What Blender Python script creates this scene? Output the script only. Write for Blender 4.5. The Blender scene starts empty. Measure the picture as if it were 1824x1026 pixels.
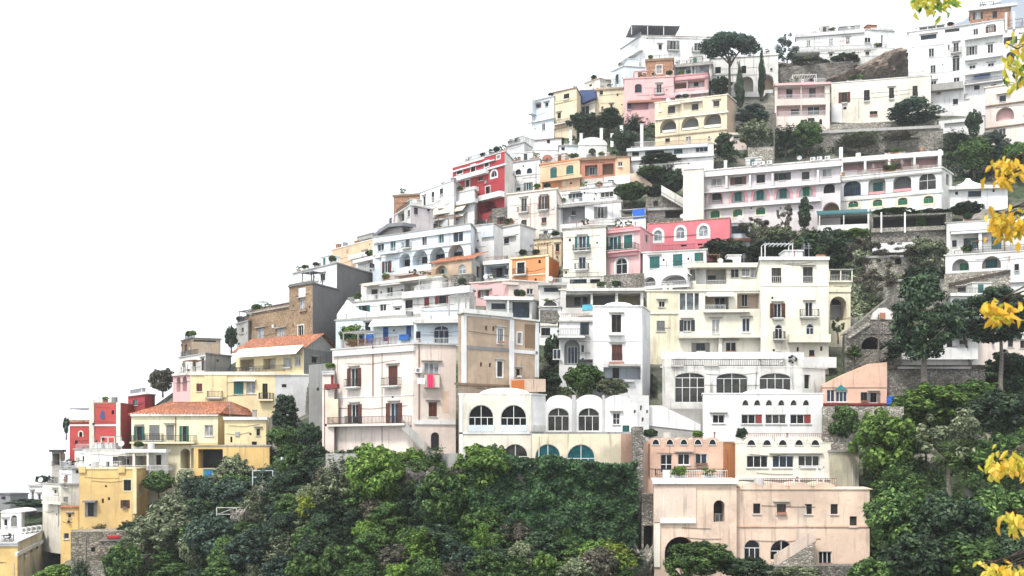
import bpy, math, random
import numpy as np
from mathutils import Vector, Matrix

# ------------------------------------------------------------------ camera, sky, sun, exposure
SC = bpy.context.scene
COL = SC.collection
CX, YH, F, H = 912.0, 800.0, 2000.0, 60.0      # principal column, horizon row, focal length (px of the 1824 wide photo), eye height (m)
cam = bpy.data.cameras.new('camera')
camo = bpy.data.objects.new('camera', cam); COL.objects.link(camo)
camo.location = (0, 0, H); camo.rotation_euler = (math.radians(90), 0, 0)
cam.sensor_width = 36; cam.lens = 36 * F / 1824
cam.shift_y = (YH - 513) / 1824
cam.dof.use_dof = True; cam.dof.focus_distance = 170; cam.dof.aperture_fstop = 2.6; cam.clip_start = 0.5; cam.clip_end = 20000
SC.camera = camo

SUN_EL, SUN_AZ = math.radians(57), math.radians(-150)   # light comes over the viewer's left shoulder
w = bpy.data.worlds.new('World'); SC.world = w; w.use_nodes = True
nt = w.node_tree; nt.nodes.clear()
out = nt.nodes.new('ShaderNodeOutputWorld'); bg = nt.nodes.new('ShaderNodeBackground')
sky = nt.nodes.new('ShaderNodeTexSky'); sky.sky_type = 'NISHITA'; sky.sun_disc = False
sky.sun_elevation = SUN_EL; sky.sun_rotation = SUN_AZ; sky.dust_density = 3.0; sky.air_density = 1.0
mx = nt.nodes.new('ShaderNodeMix'); mx.data_type = 'RGBA'; mx.inputs[0].default_value = 0.9
nt.links.new(sky.outputs[0], mx.inputs[6]); mx.inputs[7].default_value = (10.0, 10.25, 10.6, 1)   # even overcast
nt.links.new(mx.outputs[2], bg.inputs[0]); bg.inputs[1].default_value = 0.051
nt.links.new(bg.outputs[0], out.inputs[0])
sl = bpy.data.lights.new('sun', 'SUN'); so = bpy.data.objects.new('sun', sl); COL.objects.link(so)
sl.energy = 1.5; sl.angle = math.radians(10); sl.color = (1.0, 0.96, 0.9)
sd = Vector((math.sin(SUN_AZ) * math.cos(SUN_EL), math.cos(SUN_AZ) * math.cos(SUN_EL), math.sin(SUN_EL)))
so.rotation_euler = sd.to_track_quat('Z', 'Y').to_euler(); so.location = (0, 0, 300)
vs = SC.view_settings; vs.view_transform = 'Standard'; vs.look = 'None'; vs.gamma = 1; vs.use_curve_mapping = False
vs.exposure = 1.72
SC.cycles.max_bounces = 4; SC.cycles.diffuse_bounces = 1; SC.cycles.glossy_bounces = 2
SC.cycles.transmission_bounces = 2; SC.cycles.volume_bounces = 1; SC.cycles.transparent_max_bounces = 6
SC.cycles.use_denoising = True
SC.cycles.volume_step_rate = 4

# ------------------------------------------------------------------ materials
MATS = {}
def nodes(name):
    m = bpy.data.materials.new(name); m.use_nodes = True
    return m, m.node_tree, m.node_tree.nodes['Principled BSDF']

def noise(t, scale, detail=3, vec=None, rough=0.55):
    n = t.nodes.new('ShaderNodeTexNoise'); n.inputs['Scale'].default_value = scale
    n.inputs['Detail'].default_value = detail; n.inputs['Roughness'].default_value = rough
    if vec: t.links.new(vec, n.inputs['Vector'])
    return n.outputs[0]

def ramp(t, fac, stops):
    r = t.nodes.new('ShaderNodeValToRGB'); e = r.color_ramp.elements
    while len(e) < len(stops): e.new(0.5)
    for i, (p, c) in enumerate(stops):
        e[i].position = p; e[i].color = (*c, 1) if len(c) == 3 else c
    t.links.new(fac, r.inputs[0]); return r.outputs[0]

def mixc(t, fac, a, b, mode='MIX'):
    m = t.nodes.new('ShaderNodeMix'); m.data_type = 'RGBA'; m.blend_type = mode
    for s, v in ((0, fac), (6, a), (7, b)):
        if hasattr(v, 'is_linked') or hasattr(v, 'links'): t.links.new(v, m.inputs[s])
        else: m.inputs[s].default_value = v if s == 0 else (*v, 1)
    return m.outputs[2]

def mapped(t, sc):
    g = t.nodes.new('ShaderNodeNewGeometry'); mp = t.nodes.new('ShaderNodeMapping')
    mp.inputs['Scale'].default_value = sc
    t.links.new(g.outputs['Position'], mp.inputs[0]); return mp.outputs[0]

def bump(t, b, h, strength=0.3, dist=0.05):
    n = t.nodes.new('ShaderNodeBump'); n.inputs['Strength'].default_value = strength
    n.inputs['Distance'].default_value = dist
    t.links.new(h, n.inputs['Height']); t.links.new(n.outputs[0], b.inputs['Normal'])

def plaster(name, col, dirt=0.35, grime=(0.16, 0.14, 0.12)):
    m, t, b = nodes(name)
    p = mapped(t, (1, 1, 1)); st = mapped(t, (2.2, 2.2, 0.16))
    a = ramp(t, noise(t, 0.45, 5, p), [(0.3, tuple(c * 0.86 for c in col)), (0.7, tuple(min(1, c * 1.05) for c in col))])
    s = ramp(t, noise(t, 1.0, 4, st), [(0.56, (0, 0, 0)), (0.78, (1, 1, 1))])
    pt = ramp(t, noise(t, 0.16, 5, p, 0.65), [(0.48, (0, 0, 0)), (0.62, (1, 1, 1))])
    f = t.nodes.new('ShaderNodeMath'); f.operation = 'MULTIPLY'
    t.links.new(s, f.inputs[0]); f.inputs[1].default_value = dirt
    f2 = t.nodes.new('ShaderNodeMath'); f2.operation = 'MULTIPLY'
    t.links.new(pt, f2.inputs[0]); f2.inputs[1].default_value = min(.9, dirt * 0.9)
    c = mixc(t, f.outputs[0], a, grime); c = mixc(t, f2.outputs[0], c, tuple(0.55 * x + 0.3 * g for x, g in zip(col, grime)))
    sp = ramp(t, noise(t, 1.7, 6, p, 0.75), [(0.56, (0, 0, 0)), (0.72, (1, 1, 1))])
    f3 = t.nodes.new('ShaderNodeMath'); f3.operation = 'MULTIPLY'; t.links.new(sp, f3.inputs[0]); f3.inputs[1].default_value = min(.5, .1 + dirt * .45)
    c = mixc(t, f3.outputs[0], c, tuple(0.45 * x + 0.35 * g for x, g in zip(col, grime)))
    t.links.new(c, b.inputs['Base Color']); b.inputs['Roughness'].default_value = 0.92
    b.inputs['Specular IOR Level'].default_value = 0.15
    bump(t, b, noise(t, 3.0, 4, p), 0.35, 0.04)
    return m

def stone(name, a, c, scale=1.6, dirt=(0.05, 0.05, 0.035)):
    m, t, b = nodes(name); p = mapped(t, (1, 1, 1.5))
    v = t.nodes.new('ShaderNodeTexVoronoi'); v.inputs['Scale'].default_value = scale; t.links.new(p, v.inputs['Vector'])
    v2 = t.nodes.new('ShaderNodeTexVoronoi'); v2.feature = 'DISTANCE_TO_EDGE'; v2.inputs['Scale'].default_value = scale; t.links.new(p, v2.inputs['Vector'])
    hs = t.nodes.new('ShaderNodeSeparateColor'); t.links.new(v.outputs['Color'], hs.inputs[0])
    k = ramp(t, hs.outputs[0], [(0.0, a), (1.0, c)])
    e = ramp(t, v2.outputs['Distance'], [(0.0, (1, 1, 1)), (0.12, (0, 0, 0))])
    g = ramp(t, noise(t, 0.25, 5, p), [(0.42, (0, 0, 0)), (0.7, (0.75, 0.75, 0.75))])
    k = mixc(t, e, k, tuple(x * 0.4 for x in a)); k = mixc(t, g, k, dirt)
    t.links.new(k, b.inputs['Base Color']); b.inputs['Roughness'].default_value = 0.95
    bump(t, b, v2.outputs['Distance'], 0.8, 0.15)
    return m

def rocky(name, a, c):
    m, t, b = nodes(name); p = mapped(t, (1, 1, 1)); q = mapped(t, (.7, .7, 2.2))
    n1 = noise(t, .35, 9, p, .7); n2 = noise(t, 1.1, 8, q, .75)
    k = mixc(t, ramp(t, n2, [(.35, (0, 0, 0)), (.65, (1, 1, 1))]), a, c); k = mixc(t, ramp(t, n1, [(.45, (0, 0, 0)), (.6, (.7, .7, .7))]), k, tuple(x * .5 for x in a))
    t.links.new(k, b.inputs['Base Color']); b.inputs['Roughness'].default_value = .95; bump(t, b, n2, 1.0, .8)
    return m

def plain(name, col, rough=0.6, metal=0.0, spec=0.4):
    m, t, b = nodes(name); p = mapped(t, (1, 1, 1))
    k = ramp(t, noise(t, 1.3, 3, p), [(0.3, tuple(c * 0.85 for c in col)), (0.7, tuple(min(1, c * 1.1) for c in col))])
    t.links.new(k, b.inputs['Base Color']); b.inputs['Roughness'].default_value = rough
    b.inputs['Metallic'].default_value = metal; b.inputs['Specular IOR Level'].default_value = spec
    return m

def glass(name, col, rough=0.12):
    m, t, b = nodes(name); p = mapped(t, (1, 1, 1))
    k = ramp(t, noise(t, 0.9, 2, p), [(0.35, tuple(c * 0.6 for c in col)), (0.7, tuple(c * 1.5 for c in col))])
    t.links.new(k, b.inputs['Base Color']); b.inputs['Roughness'].default_value = rough
    b.inputs['Specular IOR Level'].default_value = 0.2
    return m

def leafmat(name, dark, mid, light, trans=0.25):
    m, t, b = nodes(name)
    g = t.nodes.new('ShaderNodeNewGeometry')
    p = mapped(t, (1, 1, 1)); o = t.nodes.new('ShaderNodeObjectInfo')
    ad = t.nodes.new('ShaderNodeMath'); ad.operation = 'MULTIPLY_ADD'; t.links.new(g.outputs['Random Per Island'], ad.inputs[0]); ad.inputs[1].default_value = 0.6
    n2 = t.nodes.new('ShaderNodeMath'); n2.operation = 'MULTIPLY_ADD'; t.links.new(noise(t, 0.55, 3, p), n2.inputs[0]); n2.inputs[1].default_value = 0.9; n2.inputs[2].default_value = -0.25
    t.links.new(n2.outputs[0], ad.inputs[2])
    k = ramp(t, ad.outputs[0], [(0.1, dark), (0.5, mid), (0.95, light)])
    hv = t.nodes.new('ShaderNodeHueSaturation'); t.links.new(k, hv.inputs['Color'])
    vr = t.nodes.new('ShaderNodeMath'); vr.operation = 'MULTIPLY_ADD'; t.links.new(o.outputs['Random'], vr.inputs[0]); vr.inputs[1].default_value = 0.5; vr.inputs[2].default_value = 0.75
    t.links.new(vr.outputs[0], hv.inputs['Value'])
    t.links.new(hv.outputs[0], b.inputs['Base Color']); b.inputs['Roughness'].default_value = 0.55; b.inputs['Specular IOR Level'].default_value = 0.25
    tr = t.nodes.new('ShaderNodeBsdfTranslucent'); t.links.new(hv.outputs[0], tr.inputs[0])
    ms = t.nodes.new('ShaderNodeMixShader'); ms.inputs[0].default_value = trans
    t.links.new(b.outputs[0], ms.inputs[1]); t.links.new(tr.outputs[0], ms.inputs[2])
    t.links.new(ms.outputs[0], t.nodes['Material Output'].inputs[0])
    return m

PALETTE = dict(
    white=((.80, .80, .79), .5), offwhite=((.74, .73, .69), .8), oldwhite=((.7, .69, .65), 1.3), bluewhite=((.68, .76, .82), .5),
    cream=((.83, .79, .66), .5), paleyellow=((.81, .75, .56), .6), yellow=((.8, .67, .4), .5), amber=((.77, .53, .22), .6), villayellow=((.81, .74, .51), .45), warmcream=((.62, .5, .35), .5), ochre=((.78, .67, .47), .6), vanilla=((.8, .75, .64), .55),
    palepink=((.8, .69, .62), .5), rose=((.74, .47, .46), .3), pink=((.72, .36, .38), .3), hotpink=((.66, .19, .22), .2), mauve=((.7, .64, .65), .4),
    tan=((.53, .4, .29), .9), peach=((.79, .6, .47), .9), salmon=((.75, .49, .37), .8), apricot=((.79, .52, .34), .5), orange=((.74, .3, .13), .25), deeporange=((.72, .22, .07), .25), terracotta=((.42, .19, .13), .3),
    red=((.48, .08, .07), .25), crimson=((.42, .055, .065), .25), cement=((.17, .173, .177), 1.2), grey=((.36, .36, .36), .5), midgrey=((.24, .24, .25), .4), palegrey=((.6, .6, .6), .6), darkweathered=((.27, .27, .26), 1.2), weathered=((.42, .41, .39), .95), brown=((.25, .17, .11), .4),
    stained=((.74, .67, .5), 1.0), stainedpink=((.72, .58, .48), 1.0), olivewall=((.45, .4, .24), .5), shade=((.5, .47, .42), .5))
PLAIN = dict(shutter_brown=(.11, .035, .022), shutter_teal=(.015, .12, .11), shutter_green=(.02, .14, .07), shutter_red=(.22, .03, .03), shutter_blue=(.02, .1, .35), shutter_dark=(.03, .035, .04), shutter_grey=(.2, .2, .19),
    frame_white=(.75, .75, .74), frame_brown=(.1, .05, .03), frame_dark=(.03, .03, .035), iron=(.035, .035, .04), railwhite=(.7, .7, .7), bluepaint=(.02, .14, .5), tealpaint=(.03, .22, .24), canvas=(.8, .78, .72), canvas_cream=(.8, .7, .5),
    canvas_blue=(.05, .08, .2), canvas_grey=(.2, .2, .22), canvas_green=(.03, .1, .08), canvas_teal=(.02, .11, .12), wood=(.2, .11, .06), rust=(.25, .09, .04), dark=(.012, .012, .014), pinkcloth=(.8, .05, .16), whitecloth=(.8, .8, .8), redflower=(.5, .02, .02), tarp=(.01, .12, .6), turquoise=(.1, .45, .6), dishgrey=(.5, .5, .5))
def M(n):
    if n in MATS: return MATS[n]
    if n in PALETTE: m = plaster(n, *PALETTE[n])
    elif n in PLAIN: m = plain(n, PLAIN[n])
    elif n == 'metal': m = plain(n, (.45, .46, .48), 0.4, 0.8)
    elif n == 'glass': m = glass(n, (.008, .009, .011))
    elif n == 'glass_blue': m = glass(n, (.02, .035, .055))
    elif n == 'glass_teal': m = glass(n, (.008, .085, .1))
    elif n == 'glass_grey': m = glass(n, (.04, .04, .038), 0.2)
    elif n == 'glass_pale': m = glass(n, (.25, .28, .3), 0.2)
    elif n == 'curtain': m = glass(n, (.3, .3, .3), 0.35)
    elif n == 'brick': m = stone(n, (.3, .2, .12), (.5, .35, .21), 2.6, (.16, .11, .07))
    elif n == 'redbrick': m = stone(n, (.36, .18, .11), (.55, .32, .2), 2.6, (.3, .15, .1))
    elif n == 'stone': m = stone(n, (.13, .12, .105), (.4, .37, .33), 3.2)
    elif n == 'brownstone': m = stone(n, (.17, .14, .11), (.46, .4, .32), 2.4, (.09, .09, .06))
    elif n == 'palestone': m = stone(n, (.22, .2, .17), (.58, .54, .47), 2.8, (.14, .13, .1))
    elif n == 'rock': m = rocky(n, (.07, .065, .055), (.4, .36, .32))
    elif n == 'brownrock': m = rocky(n, (.13, .1, .08), (.42, .33, .26))
    elif n == 'tile': m = stone(n, (.3, .1, .05), (.66, .27, .14), 3.0, (.22, .11, .08))
    elif n == 'oldtile': m = stone(n, (.33, .18, .12), (.5, .3, .22), 2.2, (.2, .14, .1))
    elif n == 'bark': m = stone(n, (.06, .045, .035), (.14, .11, .085), 4, (.05, .04, .03))
    elif n == 'palebark': m = stone(n, (.16, .13, .11), (.28, .25, .22), 4, (.12, .1, .08))
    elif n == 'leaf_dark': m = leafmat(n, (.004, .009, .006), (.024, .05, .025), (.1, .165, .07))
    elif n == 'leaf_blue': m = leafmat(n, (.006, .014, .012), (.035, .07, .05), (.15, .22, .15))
    elif n == 'leaf_mid': m = leafmat(n, (.005, .014, .005), (.05, .11, .028), (.21, .33, .085))
    elif n == 'leaf_bright': m = leafmat(n, (.01, .026, .006), (.095, .19, .028), (.32, .46, .1))
    elif n == 'leaf_lime': m = leafmat(n, (.05, .07, .008), (.24, .3, .03), (.5, .54, .09))
    elif n == 'leaf_olive': m = leafmat(n, (.014, .02, .011), (.12, .15, .08), (.4, .44, .27))
    elif n == 'leaf_brown': m = leafmat(n, (.012, .012, .009), (.09, .085, .062), (.3, .28, .2))
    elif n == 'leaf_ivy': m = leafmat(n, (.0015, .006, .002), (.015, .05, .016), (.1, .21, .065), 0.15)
    elif n == 'leaf_yellow': m = leafmat(n, (.48, .26, .02), (.74, .46, .05), (.84, .62, .15), 0.45)
    elif n == 'leaf_yellowgreen': m = leafmat(n, (.25, .24, .02), (.5, .46, .05), (.7, .6, .1), 0.45)
    else: raise KeyError(n)
    MATS[n] = m; return m

# ------------------------------------------------------------------ mesh helpers
class MB:
    def __init__(s): s.v = []; s.f = []; s.m = []
    def add(s, vs, fs, mi=0):
        o = len(s.v); s.v += [tuple(x) for x in vs]
        s.f += [tuple(o + i for i in q) for q in fs]; s.m += [mi] * len(fs)
    def quad(s, a, b, c, d, mi=0): s.add((a, b, c, d), ((0, 1, 2, 3),), mi)
    def box(s, x0, x1, y0, y1, z0, z1, mi=0):
        s.add(((x0, y0, z0), (x1, y0, z0), (x1, y1, z0), (x0, y1, z0), (x0, y0, z1), (x1, y0, z1), (x1, y1, z1), (x0, y1, z1)),
              ((0, 1, 5, 4), (1, 2, 6, 5), (2, 3, 7, 6), (3, 0, 4, 7), (4, 5, 6, 7), (3, 2, 1, 0)), mi)
    def obox(s, P, x0, x1, y0, y1, z0, z1, mi=0):      # box in a wall frame: P(u, z, d)
        s.add([P(x0, z0, y0), P(x1, z0, y0), P(x1, z0, y1), P(x0, z0, y1), P(x0, z1, y0), P(x1, z1, y0), P(x1, z1, y1), P(x0, z1, y1)],
              ((0, 1, 5, 4), (1, 2, 6, 5), (2, 3, 7, 6), (3, 0, 4, 7), (4, 5, 6, 7), (3, 2, 1, 0)), mi)
    def prism(s, poly, z0, z1, mi=0):
        n = len(poly)
        s.add([(x, y, z0) for x, y in poly] + [(x, y, z1) for x, y in poly],
              [(i, (i + 1) % n, n + (i + 1) % n, n + i) for i in range(n)] + [tuple(range(n, 2 * n)), tuple(reversed(range(n)))], mi)
    def tube(s, pts, rad, n=6, mi=0):
        pts = [Vector(p) for p in pts]; o = len(s.v)
        for i, p in enumerate(pts):
            d = (pts[min(i + 1, len(pts) - 1)] - pts[max(i - 1, 0)]).normalized()
            a = d.cross(Vector((0.3, 1, 0.1))).normalized(); b = d.cross(a)
            for k in range(n):
                t = 2 * math.pi * k / n
                s.v.append(tuple(p + (a * math.cos(t) + b * math.sin(t)) * rad[i]))
        for i in range(len(pts) - 1):
            for k in range(n):
                s.f.append((o + i * n + k, o + i * n + (k + 1) % n, o + (i + 1) * n + (k + 1) % n, o + (i + 1) * n + k)); s.m.append(mi)
        s.f.append(tuple(o + (len(pts) - 1) * n + k for k in range(n))); s.m.append(mi)
    def mesh(s, name, mats):
        me = bpy.data.meshes.new(name); me.from_pydata(s.v, [], s.f)
        for x in mats: me.materials.append(M(x) if isinstance(x, str) else x)
        if any(s.m): me.polygons.foreach_set('material_index', s.m)
        me.update(); return me
    def build(s, name, mats, parent=None, loc=(0, 0, 0), rz=0.0):
        return link(name, s.mesh(name, mats if isinstance(mats, (list, tuple)) else [mats]), parent, loc, rz)

def link(name, me, parent=None, loc=(0, 0, 0), rz=0.0):
    o = bpy.data.objects.new(name, me); COL.objects.link(o)
    o.parent = parent; o.location = loc; o.rotation_euler = (0, 0, rz); return o
def tag(o, label=None, cat=None, group=None, kind=None):
    for k, v in (('label', label), ('category', cat), ('group', group), ('kind', kind)):
        if v: o[k] = v
    return o
def empty(name, loc, label, cat, group=None):
    o = bpy.data.objects.new(name, None); COL.objects.link(o); o.location = loc; o.empty_display_size = 0.3
    return tag(o, label, cat, group, 'thing')

# ------------------------------------------------------------------ the lie of the hill: metres of depth for a place seen at (px, py)
CTRL = [(-300, 1150, 13), (0, 1026, 13.2), (300, 1020, 14), (700, 1020, 17), (1100, 1020, 18.2), (1400, 1020, 18), (1800, 1020, 18.6), (2100, 1020, 19),
        (-200, 930, 10.6), (80, 820, 9.9), (300, 810, 11.6), (600, 805, 14.6), (900, 805, 15.6), (1300, 800, 15.4), (1550, 800, 15.6), (1850, 800, 16),
        (400, 630, 9.9), (560, 610, 10.6), (800, 600, 12.0), (1000, 610, 12.8), (1300, 620, 13.2), (1600, 620, 13.0), (1850, 620, 13.2),
        (620, 470, 9.0), (900, 460, 9.8), (1200, 460, 10.6), (1500, 460, 10.8), (1850, 460, 11.0),
        (780, 340, 8.2), (1000, 320, 8.6), (1300, 320, 9.2), (1600, 320, 9.4), (1850, 310, 9.6),
        (940, 200, 7.5), (1200, 190, 7.8), (1500, 190, 8.0), (1850, 190, 8.2), (1100, 60, 6.8), (1400, 60, 6.9), (1850, 60, 7.1), (2300, 500, 12), (2300, 100, 8)]
_c = np.array(CTRL, float)
_A = np.c_[np.ones(len(_c)), _c[:, 0] / 1000, _c[:, 1] / 1000]
_r = np.hypot(_c[:, None, 0] - _c[None, :, 0], _c[:, None, 1] - _c[None, :, 1]) / 1000
_K = _r * 1.0 + np.eye(len(_c)) * (-0.02)
_n = len(_c)
_S = np.block([[_K, _A], [_A.T, np.zeros((3, 3))]])
_w = np.linalg.solve(_S, np.r_[_c[:, 2], 0, 0, 0])
def sf(px, py):
    px = np.asarray(px, float); py = np.asarray(py, float)
    r = np.hypot(px[..., None] - _c[:, 0], py[..., None] - _c[:, 1]) / 1000
    return np.clip(r @ _w[:_n] + _w[_n] + _w[_n + 1] * px / 1000 + _w[_n + 2] * py / 1000, 5.5, 24)
def depth(px, py): return float(F / sf(px, py))
def W(px, py, Y): return Vector(((px - CX) / F * Y, Y, H + (YH - py) / F * Y))
def at(px, py, dY=0.0): return W(px, py, depth(px, py) + dY)
# ------------------------------------------------------------------ houses: walls with real openings, windows, balconies, roofs
RND = random.Random(7)
CACHE = {}
def arch_pts(w, h, r, n=10):
    return [(w / 2 * math.cos(math.pi * i / n), h - r + r * math.sin(math.pi * i / n)) for i in range(n + 1)]   # right to left

def rbars(mb, segs, y0, y1):
    for x0, x1, z0, z1 in segs: mb.box(x0, x1, y0, y1, z0, z1)

def window_meshes(w, h, r, cols, fr, gl, split, fan):
    key = ('w', w, h, round(r, 2), cols, fr, gl, split, fan)
    if key in CACHE: return CACHE[key]
    b = 0.07 if w > 0.8 else 0.05; y0, y1 = 0.12, 0.2; zs = h - r; mb = MB()
    rbars(mb, [(-w / 2, -w / 2 + b, 0, max(zs, b)), (w / 2 - b, w / 2, 0, max(zs, b)), (-w / 2 + b, w / 2 - b, 0, b)], y0, y1)
    if r < 0.05: rbars(mb, [(-w / 2 + b, w / 2 - b, h - b, h)], y0, y1)
    else:
        o = arch_pts(w, h, r); i_ = [(x * (w - 2 * b) / w, zs + (z - zs) * (r - b) / r) for x, z in o]
        for k in range(len(o) - 1):
            a, c, d, e = o[k], o[k + 1], i_[k + 1], i_[k]
            mb.add([(a[0], y0, a[1]), (c[0], y0, c[1]), (d[0], y0, d[1]), (e[0], y0, e[1]), (d[0], y1, d[1]), (e[0], y1, e[1])], ((0, 1, 2, 3), (3, 2, 4, 5)))
        if zs > 0.4: rbars(mb, [(-w / 2 + b, w / 2 - b, zs - b / 2, zs + b / 2)], y0 + .005, y1)
        if fan and w > 1.6: rbars(mb, [(-b / 2, b / 2, zs, h - b)], y0 + .008, y1)
    top = zs if r > 0.05 else h
    for k in range(1, cols):
        x = -w / 2 + w * k / cols; rbars(mb, [(x - b / 2, x + b / 2, b, top)], y0 + .008, y1)
    if split: rbars(mb, [(-w / 2 + b, w / 2 - b, h * split - b / 2, h * split + b / 2)], y0 + .004, y1)
    fm = mb.mesh('window', ['frame_' + fr]); yp = 0.17
    panes = []
    def pane(pts):
        q = MB(); q.add([(x, yp, z) for x, z in pts], (tuple(range(len(pts))),)); panes.append(q.mesh('pane', [gl]))
    if w >= 1.8:
        for k in range(cols):
            xa, xb = -w / 2 + w * k / cols, -w / 2 + w * (k + 1) / cols
            if split: pane([(xa, 0), (xb, 0), (xb, h * split), (xa, h * split)]); pane([(xa, h * split), (xb, h * split), (xb, top), (xa, top)])
            elif top > 0.1: pane([(xa, 0), (xb, 0), (xb, top), (xa, top)])
        if r > 0.05:
            a = arch_pts(w, h, r)
            if fan: pane([(0, zs)] + a[:6]); pane([(0, zs)] + a[5:])
            else: pane(a)
    elif r > 0.05: pane(([(-w / 2, 0), (w / 2, 0)] if zs > 0.02 else []) + arch_pts(w, h, r))
    else: pane([(-w / 2, 0), (w / 2, 0), (w / 2, h), (-w / 2, h)])
    CACHE[key] = (fm, panes); return CACHE[key]

def shutter_mesh(w, h, col):
    key = ('s', round(w, 2), h, col)
    if key not in CACHE:
        mb = MB(); b = 0.06
        rbars(mb, [(0, b, 0, h), (w - b, w, 0, h), (b, w - b, 0, b), (b, w - b, h - b, h), (b, w - b, h / 2 - b / 2, h / 2 + b / 2)], -0.05, 0)
        n = max(4, int(h / 0.22))
        for i in range(n):
            z = b + (h - 2 * b) * i / n; dz = (h - 2 * b) / n
            mb.add([(b, -0.012, z), (w - b, -0.012, z), (w - b, -0.042, z + dz * .9), (b, -0.042, z + dz * .9)], ((0, 1, 2, 3),))
        mb.box(b, w - b, -0.01, 0, b, h - b)
        CACHE[key] = mb.mesh('shutter', [col])
    return CACHE[key]

def surround_mesh(w, h, r, t, col, bottom):
    key = ('t', w, h, round(r, 2), t, col, bottom)
    if key not in CACHE:
        mb = MB(); zs = h - r; y0, y1 = -0.05, 0.01; zb = -t if bottom else 0
        rbars(mb, [(-w / 2 - t, -w / 2, zb, max(zs, 0.02)), (w / 2, w / 2 + t, zb, max(zs, 0.02))], y0, y1)
        if bottom: rbars(mb, [(-w / 2, w / 2, -t, 0)], y0 + .003, y1)
        if r < 0.05: rbars(mb, [(-w / 2 - t, w / 2 + t, h, h + t)], y0, y1)
        else:
            i_ = arch_pts(w, h, r); o = [(x * (w + 2 * t) / w, zs + (z - zs) * (r + t) / r) for x, z in i_]
            for k in range(len(o) - 1):
                a, c, d, e = o[k], o[k + 1], i_[k + 1], i_[k]
                mb.add([(p[0], y, p[1]) for y in (y0, y1) for p in (a, c, d, e)], ((0, 1, 2, 3), (0, 4, 5, 1), (2, 6, 7, 3)))
        CACHE[key] = mb.mesh('surround', [col])
    return CACHE[key]

def rail_into(mb, path, z0, h, gap=0.22, t=0.018):
    path = [Vector(p) for p in path]
    for a, b in zip(path[:-1], path[1:]):
        d = b - a; L = d.length
        if L < 0.05: continue
        d /= L; nn = Vector((-d.y, d.x)); n = max(1, int(L / gap))
        def bar(u0, u1, za, zb, t=t):
            c = [a + d * u0 - nn * t, a + d * u1 - nn * t, a + d * u1 + nn * t, a + d * u0 + nn * t]
            mb.add([(p.x, p.y, za) for p in c] + [(p.x, p.y, zb) for p in c], ((0, 1, 5, 4), (1, 2, 6, 5), (2, 3, 7, 6), (3, 0, 4, 7), (4, 5, 6, 7)))
        bar(0, L, z0 + h - 0.05, z0 + h, t * 1.6); bar(0, L, z0 + 0.08, z0 + 0.12)
        for i in range(n + 1): bar(max(0, L * i / n - t), min(L, L * i / n + t), z0, z0 + h - .05)

RECTS = []
def prep(e):
    """solve the ground plan of a house from the corners it shows"""
    cs = e['corners']; k0 = YH - cs[0][1]; r = [1.0]
    for c in cs[1:]:
        if isinstance(c[1], str): r.append(None)
        else: r.append(k0 / (YH - c[1]) if abs(YH - c[1]) > 1 else 1.0)
    yb = e['yb']; n0 = 2 if (len(cs) > 1 and r[1]) else 1
    pm = sum(c[0] for c in cs[:2]) / 2
    Yc = e.get('Y') or depth(pm, yb) + e.get('dY', 0.0)
    if n0 == 1: Yc -= float(cs[1][1]) / 2
    k = Yc / (sum(r[:n0]) / n0); P = []; Y = None
    for c, q in zip(cs, r):
        Y = k * q if q else Y + float(c[1])
        P.append(Vector(((c[0] - CX) / F * Y, Y)))
    e['P'] = P; e['zt'] = H + (YH - cs[0][1]) / F * P[0].y; e['zb'] = H + (YH - yb) / F * P[0].y
    for i in range(len(P) - 1):
        RECTS.append((cs[i][0], cs[i + 1][0], P[i].y, P[i + 1].y, e['zt'], e['zb']))
    return e

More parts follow.
